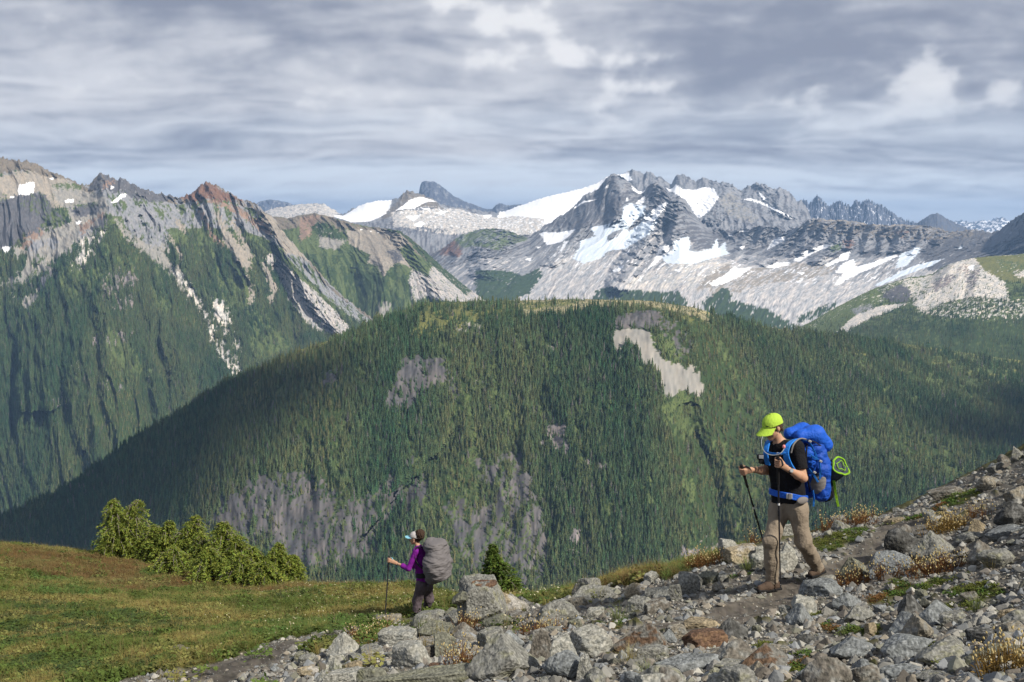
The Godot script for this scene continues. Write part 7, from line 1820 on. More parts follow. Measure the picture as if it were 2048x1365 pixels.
func plate(called: String, at: Vector3, size: Vector3, basis: Basis, m: Material, parent: Node) -> MeshInstance3D:
	# a small box with chamfered edges
	var st := SurfaceTool.new()
	st.begin(Mesh.PRIMITIVE_TRIANGLES)
	var b := minf(size.x, minf(size.y, size.z)) * 0.25
	var v := PackedVector3Array()
	for x in [-1, 1]:
		for y in [-1, 1]:
			for z in [-1, 1]:
				var c := Vector3(x, y, z)
				var h := size * 0.5
				v.append(c * Vector3(h.x, h.y - b, h.z - b))
				v.append(c * Vector3(h.x - b, h.y, h.z - b))
				v.append(c * Vector3(h.x - b, h.y - b, h.z))
	var id := func(x: int, y: int, z: int, e: int) -> int: return ((x * 2 + y) * 2 + z) * 3 + e
	var tri := func(a: int, c: int, d: int) -> void:
		var n := (v[c] - v[a]).cross(v[d] - v[a])
		var order := [a, c, d] if n.dot(v[a] + v[c] + v[d]) < 0.0 else [a, d, c]
		for q in order: st.add_vertex(v[q])
	for s in 2:
		for e in 3:
			var q := []
			for w in [[0, 0], [0, 1], [1, 1], [1, 0]]:
				var xyz := [0, 0, 0]
				xyz[e] = s
				xyz[(e + 1) % 3] = w[0]
				xyz[(e + 2) % 3] = w[1]
				q.append(id.call(xyz[0], xyz[1], xyz[2], e))
			tri.call(q[0], q[1], q[2])
			tri.call(q[0], q[2], q[3])
	for e in 3:   # edges along axis e
		for s in 2:
			for t in 2:
				var a := [0, 0, 0]
				a[(e + 1) % 3] = s
				a[(e + 2) % 3] = t
				var b2 := a.duplicate()
				b2[e] = 1
				var q := [id.call(a[0], a[1], a[2], (e + 1) % 3), id.call(a[0], a[1], a[2], (e + 2) % 3), id.call(b2[0], b2[1], b2[2], (e + 2) % 3), id.call(b2[0], b2[1], b2[2], (e + 1) % 3)]
				tri.call(q[0], q[1], q[2])
				tri.call(q[0], q[2], q[3])
	for x in 2:
		for y in 2:
			for z in 2: tri.call(id.call(x, y, z, 0), id.call(x, y, z, 1), id.call(x, y, z, 2))
	var o := put(called, st.commit(), m, parent)
	o.transform = Transform3D(basis, at)
	return o

func hand_bones(wrist: Vector3, grip: Vector3, axis: Vector3, knuckles: Vector3) -> Array:
	# a fist closed round a pole at «grip» that runs along «axis» (thumb end first); «knuckles» points from the pole to the back of the hand
	var u := axis.normalized()
	var n := (knuckles - u * knuckles.dot(u)).normalized()
	var t := u.cross(n)
	if (wrist - grip).dot(t) > 0.0: t = -t   # the fingers reach forward, away from the wrist
	var out := []
	var palm := grip + n * 0.030 - t * 0.012
	for s in [-0.024, 0.0, 0.024]:
		out.append(bone(wrist.lerp(palm, 0.15) + u * s * 0.5, palm + u * s + t * 0.012, 0.021, 0.015, 0.016))
	var lengths := [0.92, 1.0, 0.95, 0.78]
	for k in 4:
		var c := grip + u * (0.033 - k * 0.022)
		var p: Vector3 = c + n * 0.033 + t * 0.006
		for step in 3:
			var ang: float = (0.75 + step * 0.85) * lengths[k]
			var q: Vector3 = c + (n * cos(ang) + t * sin(ang)) * 0.029
			out.append(bone(p, q, 0.0095 - step * 0.0006, 0.009 - step * 0.0006, 0.004))
			p = q
	var base := wrist.lerp(palm, 0.55) + u * 0.028
	var mid := grip + u * 0.048 - t * 0.020 + n * 0.004
	out.append(bone(base, mid, 0.014, 0.011, 0.012))
	out.append(bone(mid, grip + u * 0.046 + t * 0.014 - n * 0.022, 0.011, 0.009, 0.004))
	return out

func pole_thing(label: String, root: Vector3, top: Vector3, tip: Vector3, hold: Vector3, wrap: Material, thick := 1.0, low: Material = null) -> Node3D:
	var o := thing("trekking_pole", label, "trekking pole", root)
	var d := (tip - top).normalized()
	var len := top.distance_to(tip)
	pipe("shaft", [top + d * 0.16, top + d * (len * 0.55), tip - d * 0.05], [0.009 * thick, 0.0085 * thick, 0.007 * thick], mats.pole_dark, o)
	pipe("lower_shaft", [top + d * (len * 0.62), tip - d * 0.04], [0.0075 * thick, 0.006 * thick], low if low else mats.pole_silver, o)
	pipe("lock", [top + d * (len * 0.40), top + d * (len * 0.44)], 0.013, mats.pole_dark, o)
	pipe("collar", [top + d * (len * 0.345), top + d * (len * 0.36)], 0.0105, mats.white_plastic, o)
	pipe("grip", [top - d * 0.012, top + d * 0.03, top + d * 0.10, top + d * 0.30], [0.014, 0.0185, 0.0155, 0.0135], mats.rubber, o)
	pipe("tip", [tip - d * 0.06, tip], [0.007, 0.003], mats.rubber, o)
	ribbon("wrist_strap", [top + d * 0.015, top + d * 0.02 + hold * 0.06, top + d * 0.07 + hold * 0.09, top + d * 0.10 + hold * 0.05], 0.022, 0.003, d.cross(hold), wrap, o)
	return o

func head_bones(c: Vector3, face: Vector3, s := 1.0) -> Array:
	# skull, jaw, nose, lips, ears; «face» is where the face looks
	var z := face.normalized()
	var x := Vector3.UP.cross(z).normalized()
	var y := z.cross(x)
	var b := Basis(x, y, z)
	var at := func(px: float, py: float, pz: float) -> Vector3: return c + b * (Vector3(px, py, pz) * s)
	return [
		lump(at.call(0, 0.030, -0.012), Vector3(0.074, 0.092, 0.096) * s, b, 0.02),
		lump(at.call(0, -0.035, 0.028), Vector3(0.058, 0.078, 0.060) * s, b, 0.03),
		bone(at.call(-0.045, -0.055, 0.012), at.call(0, -0.098, 0.066), 0.018 * s, 0.017 * s, 0.03), bone(at.call(0.045, -0.055, 0.012), at.call(0, -0.098, 0.066), 0.018 * s, 0.017 * s, 0.03),
		bone(at.call(0, 0.012, 0.086), at.call(0, -0.026, 0.108), 0.009 * s, 0.0125 * s, 0.010), bone(at.call(-0.012, -0.030, 0.096), at.call(0.012, -0.030, 0.096), 0.009 * s, 0.009 * s, 0.008),
		bone(at.call(-0.034, 0.020, 0.074), at.call(0.034, 0.020, 0.074), 0.012 * s, 0.012 * s, 0.014),
		bone(at.call(-0.020, -0.058, 0.086), at.call(0.020, -0.058, 0.086), 0.007 * s, 0.007 * s, 0.006), bone(at.call(-0.017, -0.070, 0.084), at.call(0.017, -0.070, 0.084), 0.0075 * s, 0.0075 * s, 0.006),
		bone(at.call(-0.046, -0.018, 0.055), at.call(-0.040, -0.030, 0.058), 0.020 * s, 0.018 * s, 0.03), bone(at.call(0.046, -0.018, 0.055), at.call(0.040, -0.030, 0.058), 0.020 * s, 0.018 * s, 0.03),
		lump(at.call(-0.078, -0.006, -0.012), Vector3(0.010, 0.032, 0.020) * s, b, 0.008), lump(at.call(0.078, -0.006, -0.012), Vector3(0.010, 0.032, 0.020) * s, b, 0.008)]

func cap(called: String, c: Vector3, face: Vector3, s: float, crown_mat: Material, brim_mat: Material, parent: Node, drop := 0.040) -> MeshInstance3D:
	# a baseball cap: half-dome crown with six panels' curve, a curved brim
	var z := face.normalized()
	var x := Vector3.UP.cross(z).normalized()
	var y := z.cross(x)
	var b := Basis(x, y, z)
	var st := SurfaceTool.new()
	st.begin(Mesh.PRIMITIVE_TRIANGLES)
	var grid := []
	for i in 9:
		var lat := PI * 0.5 * i / 8.0
		var row := []
		for k in 24:
			var a := TAU * k / 24.0
			var r := cos(lat) * (1.0 + 0.012 * cos(6.0 * a))
			row.append(c + b * (Vector3(sin(a) * r * 0.089, 0.034 + pow(sin(lat), 0.85) * 0.098 - (0.018 if i == 0 else 0.0) * maxf(0.0, -cos(a)), cos(a) * r * 0.110 - 0.012 - 0.006 * sin(lat)) * s))
		grid.append(row)
	for i in 8:
		for k in 24:
			var p: Vector3 = grid[i][k]
			var q: Vector3 = grid[i][(k + 1) % 24]
			var r: Vector3 = grid[i + 1][k]
			var t: Vector3 = grid[i + 1][(k + 1) % 24]
			for w in [p, r, q, q, r, t]: st.add_vertex(w)
	st.index()
	st.generate_normals()
	var o := put(called, st.commit(), crown_mat, parent)
	var br := SurfaceTool.new()
	br.begin(Mesh.PRIMITIVE_TRIANGLES)
	var rows := []
	for side in 2:
		for i in 6:
			var f := i / 5.0
			var row := []
			for k in 13:
				var a := lerpf(-1.25, 1.25, k / 12.0)
				var len := 0.092 * (1.0 - 0.25 * pow(absf(a) / 1.25, 2.0)) * f
				row.append(c + b * (Vector3(sin(a) * (0.088 + len * 0.12), 0.034 - f * drop - 0.016 * pow(sin(a), 2.0) - side * 0.004, cos(a) * 0.108 - 0.012 + len) * s))
			rows.append(row)
	for side in 2:
		for i in 5:
			for k in 12:
				var p: Vector3 = rows[side * 6 + i][k]
				var q: Vector3 = rows[side * 6 + i][k + 1]
				var r: Vector3 = rows[side * 6 + i + 1][k]
				var t: Vector3 = rows[side * 6 + i + 1][k + 1]
				for w in ([p, q, r, q, t, r] if side == 0 else [p, r, q, q, r, t]): br.add_vertex(w)
	for k in 12:
		for w in [rows[5][k], rows[5][k + 1], rows[11][k], rows[5][k + 1], rows[11][k + 1], rows[11][k]]: br.add_vertex(w)
	put("brim", br.commit(), brim_mat, o)
	put("button", rock_mesh("round", "pale", 1, 3), crown_mat, o).transform = Transform3D(b.scaled(Vector3.ONE * 0.016 * s), c + b * Vector3(0, 0.130, -0.016) * s)
	return o

func boot(called: String, heel: Vector3, toe: Vector3, ankle: Vector3, upper: Material, sole: Material, parent: Node) -> void:
	var d := (toe - heel).normalized()
	var mid := heel.lerp(toe, 0.5)
	var l := heel.distance_to(toe)
	var up := Vector3.UP
	var o := sew(called, [bone(heel + up * 0.045 + d * 0.02, mid + up * 0.045, 0.042, 0.046, 0.03), bone(mid + up * 0.045, toe + up * 0.035 - d * 0.03, 0.046, 0.036, 0.03), bone(heel + up * 0.05 + d * 0.03, ankle + up * 0.03, 0.044, 0.052, 0.03), bone(mid + up * 0.05, ankle + up * 0.01, 0.04, 0.04, 0.03)], 0.009, upper, parent, 0.003, Vector3.ONE * 30.0, 9)
	var side := d.cross(up).normalized()
	ribbon("sole", [heel - d * 0.025 + up * 0.012, heel.lerp(toe, 0.3) + up * 0.010, heel.lerp(toe, 0.7) + up * 0.010, toe + d * 0.012 + up * 0.02], 0.092, 0.026, side, sole, o)
	for k in 4:
		var p := heel.lerp(toe, 0.45 + 0.09 * k) + up * (0.094 - k * 0.009)
		pipe("lace", [p - side * 0.022, p + up * 0.005, p + side * 0.022], 0.0028, sole, o, 5)

func build_man() -> void:
	var j: Dictionary = man_joints
	var root := man_spot
	var o := thing("person", "man in a black shirt and neon yellow cap walking down the trail with poles", "person", root)
	var face := Vector3(-0.84, -0.40, 0.42)
	var head: Vector3 = j.head
	var wl: Vector3 = j.wrist_l
	var wr: Vector3 = j.wrist_r
	var pole_l: Vector3 = ((j.pole_l_tip as Vector3) - j.pole_l_top).normalized()
	var pole_r: Vector3 = ((j.pole_r_tip as Vector3) - j.pole_r_top).normalized()
	var grip_l: Vector3 = j.pole_l_top + pole_l * 0.065
	var grip_r: Vector3 = j.pole_r_top + pole_r * 0.065
	var torso := []
	var back := Vector3(0.8, 0, -0.6)
	for s in ["l", "r"]:
		var sh: Vector3 = j["shoulder_" + s]
		var hp: Vector3 = j["hip_" + s]
		var c := (j.chest as Vector3).lerp(sh, 0.42)
		c.y = j.chest.y
		torso.append([sh, hp, c])
	# the body: one continuous skin from head to ankles; head and hands on finer grids
	var skin := [bone(j.neck + Vector3(0.012, -0.03, -0.02), head + Vector3(0.025, -0.06, -0.02), 0.058, 0.052, 0.03)]
	for q in torso:
		skin.append(bone(q[2], (j.pelvis as Vector3).lerp(q[1], 0.5) + Vector3(0, 0.06, 0), 0.105, 0.10, 0.05))
		skin.append(bone(j.neck + Vector3(0.01, -0.05, 0), q[0], 0.06, 0.055, 0.05))
	for s in ["l", "r"]:
		skin.append(bone(j["shoulder_" + s], j["elbow_" + s], 0.054, 0.043, 0.03))
		var el: Vector3 = j["elbow_" + s]
		var wri: Vector3 = j["wrist_" + s]
		skin.append(bone(el, el.lerp(wri, 0.35), 0.042, 0.045, 0.02))
		skin.append(bone(el.lerp(wri, 0.35), wri, 0.044, 0.028, 0.02))
		skin.append(bone(j["hip_" + s], j["knee_" + s], 0.075, 0.05, 0.03))
		skin.append(bone(j["knee_" + s], j["ankle_" + s], 0.05, 0.036, 0.02))
	var hl := hand_bones(wl, grip_l, -pole_l, Vector3(0.25, 0.1, 0.9))
	var hr := hand_bones(wr, grip_r, -pole_r, Vector3(0.1, 0.35, 0.8))
	put("body", soft_mesh([soft(skin, 0.012), soft(head_bones(head, face), 0.0045), soft(hl, 0.0035), soft(hr, 0.0035)]), mats.skin, o)
	var z := face.normalized()
	var hx := Vector3.UP.cross(z).normalized()
	var hb := Basis(hx, z.cross(hx), z)
	for s in [-1, 1]:
		sew("eye", [lump(head + hb * Vector3(0.031 * s, 0.002, 0.079), Vector3(0.012, 0.006, 0.007), hb)], 0.0025, mats.eye, o)
		sew("eyebrow", [bone(head + hb * Vector3(0.016 * s, 0.021, 0.0865), head + hb * Vector3(0.048 * s, 0.020, 0.073), 0.0045, 0.0035, 0.002)], 0.0025, mats.hair_brown, o)
	put("lips", soft_mesh([soft([bone(head + hb * Vector3(-0.018, -0.064, 0.0915), head + hb * Vector3(0.018, -0.064, 0.0915), 0.0045, 0.0045, 0.003)], 0.0025)]), mats.lips, o)
	sew("hair", [lump(head + hb * Vector3(0, 0.040, -0.026), Vector3(0.083, 0.090, 0.094), hb), bone(head + hb * Vector3(0.070, 0.02, -0.03), head + hb * Vector3(0.060, -0.055, -0.065), 0.020, 0.014, 0.02), bone(head + hb * Vector3(-0.070, 0.02, -0.03), head + hb * Vector3(-0.060, -0.055, -0.065), 0.020, 0.014, 0.02), bone(head + hb * Vector3(0, 0.0, -0.085), head + hb * Vector3(0, -0.062, -0.078), 0.040, 0.030, 0.03), bone(head + hb * Vector3(0.077, 0.02, 0.022), head + hb * Vector3(0.077, -0.018, 0.020), 0.010, 0.006, 0.01), bone(head + hb * Vector3(-0.077, 0.02, 0.022), head + hb * Vector3(-0.077, -0.018, 0.020), 0.010, 0.006, 0.01)], 0.005, mats.hair_brown, o, 0.003, Vector3(60, 25, 60), 4)
	var c := cap("cap", head, Vector3(face.x, face.y * 0.85, face.z), 1.06, mats.neon, mats.neon, o)
	plate("cap_mark", head + hb * Vector3(0.052, 0.066, 0.094), Vector3(0.030, 0.008, 0.004), hb * Basis(Vector3.UP, 0.5), mats.dark_cloth, c)
	# shirt: black, short sleeves, untucked
	var shirt := []
	for q in torso:
		shirt.append(bone(q[2], (j.pelvis as Vector3).lerp(q[1], 0.62) + Vector3(0, 0.03, 0), 0.125, 0.125, 0.06, Vector3(0, -1, 0)))
		shirt.append(bone(j.neck + Vector3(0.01, -0.055, 0), q[0], 0.070, 0.068, 0.06))
	for s in ["l", "r"]:
		var el: Vector3 = (j["shoulder_" + s] as Vector3).lerp(j["elbow_" + s], 0.72)
		shirt.append(bone(j["shoulder_" + s], el, 0.072, 0.074, 0.04, (el - (j["shoulder_" + s] as Vector3)).normalized()))
	sew("shirt", shirt, 0.010, mats.black_shirt, o, 0.006, Vector3(9, 5, 9), 12)
	plate("shirt_mark", (j.shoulder_l as Vector3) + Vector3(0.035, -0.055, 0.066), Vector3(0.014, 0.022, 0.004), Basis(Vector3.UP, 0.4), mats.white_plastic, o)
	# trousers: loose, beige, zip-off seam at the knees
	var trousers := []
	for s in ["l", "r"]:
		var hp: Vector3 = j["hip_" + s]
		var kn: Vector3 = j["knee_" + s]
		var an: Vector3 = j["ankle_" + s]
		trousers.append(bone((j.pelvis as Vector3).lerp(hp, 0.55) + Vector3(0, 0.05, 0), hp.lerp(kn, 0.15), 0.108, 0.108, 0.06))
		trousers.append(bone(hp.lerp(kn, 0.05), kn, 0.106, 0.082, 0.05))
		trousers.append(bone(kn, kn.lerp(an, 0.55), 0.082, 0.074, 0.04))
		trousers.append(bone(kn.lerp(an, 0.5), an + (an - kn).normalized() * 0.0, 0.074, 0.072, 0.03, (an - kn).normalized()))
	var tr := sew("trousers", trousers, 0.010, mats.khaki, o, 0.012, Vector3(7, 4.2, 7), 31)
	boot("boot", j.heel_r, j.toe_r, j.ankle_r, mats.boot_brown, mats.rubber, o)
	boot("boot", j.heel_l, j.toe_l, j.ankle_l, mats.boot_brown, mats.rubber, o)
	# wrist watch
	var wd: Vector3 = ((j.wrist_l as Vector3) - j.elbow_l).normalized()
	var wp: Vector3 = (j.wrist_l as Vector3) - wd * 0.03
	var ring := []
	var wx := wd.cross(Vector3.UP).normalized()
	var wy := wd.cross(wx)
	for k in 13: ring.append(wp + (wx * cos(TAU * k / 12.0) + wy * sin(TAU * k / 12.0)) * 0.034)
	var band := ribbon("watch", ring, 0.022, 0.005, wd, mats.rubber, o)
	var facing := Vector3(0.25, 0.15, 1.0).normalized()
	pipe("watch_case", [wp + facing * 0.030, wp + facing * 0.043], 0.021, mats.pole_silver, band, 16)
	pipe("watch_face", [wp + facing * 0.043, wp + facing * 0.045], 0.017, mats.watch_face, band, 16)

	# the blue backpack and what is lashed to it
	var p := thing("backpack", "large blue backpack on the man's back with grey mesh side pocket", "backpack", root)
	var w := Vector3(0.6, 0, 0.8)
	var bones := []
	for s in [-1.0, 1.0]:
		bones.append(bone(j.pack_top + w * s * 0.085 + Vector3(0, -0.02, 0), j.pack_mid + w * s * 0.10, 0.10, 0.105, 0.05))
		bones.append(bone(j.pack_mid + w * s * 0.10, j.pack_low + w * s * 0.085, 0.105, 0.095, 0.05))
	sew("main_body", bones, 0.011, mats.pack_blue, p, 0.011, Vector3(8, 13, 8), 51)
	var lid := []
	for s in [-1.0, 1.0]:
		lid.append(bone(j.lid_a + w * s * 0.07, j.lid_b + w * s * 0.08, 0.065, 0.098, 0.05))
		lid.append(bone(j.lid_b + w * s * 0.08, j.lid_c + w * s * 0.08, 0.098, 0.082, 0.05))
	var lid_node := sew("lid", lid, 0.011, mats.pack_blue2, p, 0.004, Vector3(9, 19, 9), 57)
	ribbon("lid_zip", [j.lid_a + Vector3(0.0, -0.02, 0.15), j.lid_b + Vector3(0, -0.045, 0.185), j.lid_c + Vector3(0.02, -0.03, 0.16)], 0.012, 0.004, Vector3.UP, mats.pack_dark, lid_node)
	ribbon("shoulder_strap", [j.ss1, j.ss2, j.ss3, j.ss4, j.ss5, j.ss6, j.ss7], 0.062, 0.016, Vector3(0.75, 0.25, 0.5), mats.pack_light, p)
	ribbon("shoulder_strap", [j.sr1, j.sr2, j.sr3, j.sr4, j.sr5], 0.055, 0.016, Vector3(0.6, 0.1, 0.7), mats.pack_light, p)
	ribbon("strap_edge", [j.ss1 + Vector3(0.02, 0.02, 0.02), j.ss2 + Vector3(0.03, 0.012, 0.02), j.ss3 + Vector3(0.045, 0.005, 0.02), j.ss4 + Vector3(0.05, 0, 0.014)], 0.012, 0.012, Vector3(0.75, 0.25, 0.5), mats.pack_grey, p)
	ribbon("sternum_strap", [j.st1, j.st2, j.st3], 0.020, 0.006, Vector3.UP, mats.pack_light, p)
	plate("sternum_buckle", j.st2 + Vector3(0.045, 0.004, 0.022), Vector3(0.055, 0.026, 0.012), Basis(Vector3.UP, -0.3), mats.pole_silver, p)
	pipe("drinking_hose", [j.ho1, j.ho2, j.ho3, j.ho4, j.ho5, j.ho6, j.ho7, j.ho8], 0.0042, mats.hose, p)
	sew("bite_valve", [lump(j.pin, Vector3(0.017, 0.022, 0.017))], 0.004, mats.pink, p)
	ribbon("hip_belt", [j.hb1, j.hb2, j.hb3, j.hb4, j.hb5, j.hb6, j.hb7], 0.062, 0.016, Vector3.UP, mats.pack_blue2, p)
	plate("hip_buckle", j.buckle, Vector3(0.062, 0.055, 0.02), Basis(Vector3.UP, -0.15), mats.pole_silver, p)
	plate("buckle_bar", j.buckle + Vector3(0, 0, 0.011), Vector3(0.026, 0.060, 0.012), Basis(Vector3.UP, -0.15), mats.pack_grey, p)
	sew("hip_pocket", [lump(j.wing + Vector3(0.02, -0.012, 0.004), Vector3(0.080, 0.040, 0.024), Basis(Vector3.UP, 0.55))], 0.006, mats.pack_grey, p, 0.001, Vector3.ONE * 12.0, 6)
	sew("side_pocket", [lump(j.pocket, Vector3(0.080, 0.125, 0.050), Basis(Vector3.UP, -0.5) * Basis(Vector3.BACK, -0.15))], 0.007, mats.pack_grey, p, 0.002, Vector3(10, 22, 10), 16)
	sew("side_panel", [bone(j.cs1a + Vector3(0.045, -0.02, -0.055), j.pack_low + Vector3(-0.015, 0.10, 0.02), 0.075, 0.085, 0.03)], 0.009, mats.pack_blue2, p, 0.008, Vector3(11, 17, 11), 53)
	ribbon("seam", [j.clip1 + Vector3(-0.02, -0.03, 0.03), j.cs1a + Vector3(0.0, -0.16, 0.03), j.pack_low + Vector3(-0.075, 0.02, 0.09)], 0.016, 0.006, Vector3(0.9, 0, 0.4), mats.pack_dark, p)
	ribbon("pocket_hem", [j.pocket + Vector3(-0.075, 0.075, 0.02), j.pocket + Vector3(-0.02, 0.105, 0.055), j.pocket + Vector3(0.06, 0.10, 0.02)], 0.014, 0.008, Vector3.UP, mats.pack_dark, p)
	for s in [[j.cs1a, j.cs1b], [j.clip1, j.clip2], [j.clip2 + Vector3(0, 0, 0.03), j.pocket + Vector3(0, 0.05, 0.05)], [j.cs1a + Vector3(0.03, -0.17, 0.02), j.pocket + Vector3(-0.02, 0.02, 0.06)], [j.pack_low + Vector3(-0.06, 0.05, 0.14), j.pack_low + Vector3(-0.05, -0.12, 0.14)]]:
		ribbon("compression_strap", [s[0], (s[0] as Vector3).lerp(s[1], 0.5) + Vector3(0, 0, 0.03), s[1]], 0.020, 0.005, Vector3(0.3, 0.8, 0.3), mats.pack_light, p)
	for s in [j.clip1 + Vector3(0.0, 0.0, 0.06), j.clip2 + Vector3(0.01, 0.0, 0.05), j.cs1a + Vector3(0.08, -0.2, 0.06)]:
		plate("clip", s, Vector3(0.034, 0.022, 0.010), Basis(Vector3.BACK, -0.5), mats.pole_silver, p)
	var flask := thing("water_bottle", "black bottle standing in the side pocket of the blue backpack", "bottle", root)
	pipe("flask", [j.bottle + Vector3(0, -0.14, 0), j.bottle + Vector3(0, 0.02, 0)], [0.036, 0.036], mats.rubber, flask, 14)
	pipe("lid", [j.bottle + Vector3(0, 0.02, 0), j.bottle + Vector3(0, 0.045, 0)], [0.039, 0.037], mats.pack_dark, flask, 14)
	var bag := thing("stuff_sack", "black sack lashed low on the back of the blue backpack", "bag", root)
	sew("sack", [lump(j.bag, Vector3(0.085, 0.14, 0.12), Basis(Vector3.BACK, -0.2))], 0.009, mats.dark_cloth, bag, 0.008, Vector3.ONE * 9.0, 61)
	var axis: Vector3 = ((j.roll_b as Vector3) - j.roll_a).normalized()
	var roll := thing("rolled_mat", "rolled slate-grey and lime bundle strapped behind the blue backpack", "bundle", root)
	sew("roll", [bone(j.roll_a - axis * 0.04, j.roll_b, 0.112, 0.106, 0.02, axis)], 0.008, mats.slate_cloth, roll, 0.010, Vector3(9, 14, 9), 71)
	var ax := axis.cross(Vector3.UP).normalized()
	var ay := ax.cross(axis)
	for q in [[0.100, 0.0], [0.050, 0.012]]:
		var pts := []
		for k in 13:
			var a: float = TAU * k / 12.0 + q[0] * 9.0
			pts.append(j.roll_b + axis * (q[1] + 0.008 * sin(k * 2.4)) + (ax * cos(a) + ay * sin(a)) * (q[0] + 0.012 * sin(k * 1.7 + q[0] * 40.0)))
		pipe("lime_edge", pts, 0.010 if q[0] > 0.09 else 0.005, mats.lime, roll, 6)
	for k in 1:
		var pts := []
		for n in 4:
			var a := 2.1 + k * 0.5 + n * 0.14
			pts.append((j.roll_b as Vector3).lerp(j.roll_a, n / 7.5) + (ax * cos(a) + ay * sin(a)) * 0.108)
		ribbon("lime_stripe", pts, 0.018, 0.006, ay, mats.lime, roll)
	ribbon("lime_strap", [j.strap_top, j.strap_mid, j.strap_end], 0.026, 0.004, Vector3(0.9, 0.2, 0.3), mats.lime, roll)
	var camera := thing("action_camera", "small camera in a black mount clipped on the man's chest strap", "camera", root)
	plate("housing", j.camera + Vector3(0, 0.004, 0), Vector3(0.066, 0.056, 0.034), Basis(Vector3.UP, -0.25), mats.dark_cloth, camera)
	plate("screen", j.camera + Vector3(0.004, 0.008, 0.019), Vector3(0.046, 0.036, 0.005), Basis(Vector3.UP, -0.25), mats.pole_silver, camera)
	plate("mount", j.camera + Vector3(0.012, -0.045, -0.01), Vector3(0.055, 0.05, 0.05), Basis(Vector3.UP, -0.25), mats.dark_cloth, camera)
	pole_thing("trekking pole in the man's left hand, standing straight in front of him", root, j.pole_l_top, j.pole_l_tip, Vector3(0.3, 0, 0.9), mats.dark_cloth)
	pole_thing("trekking pole in the man's right hand, slanting back behind his leg", root, j.pole_r_top, j.pole_r_tip, Vector3(0.95, 0.1, 0.2), mats.dark_cloth, 1.0, mats.pole_dark)

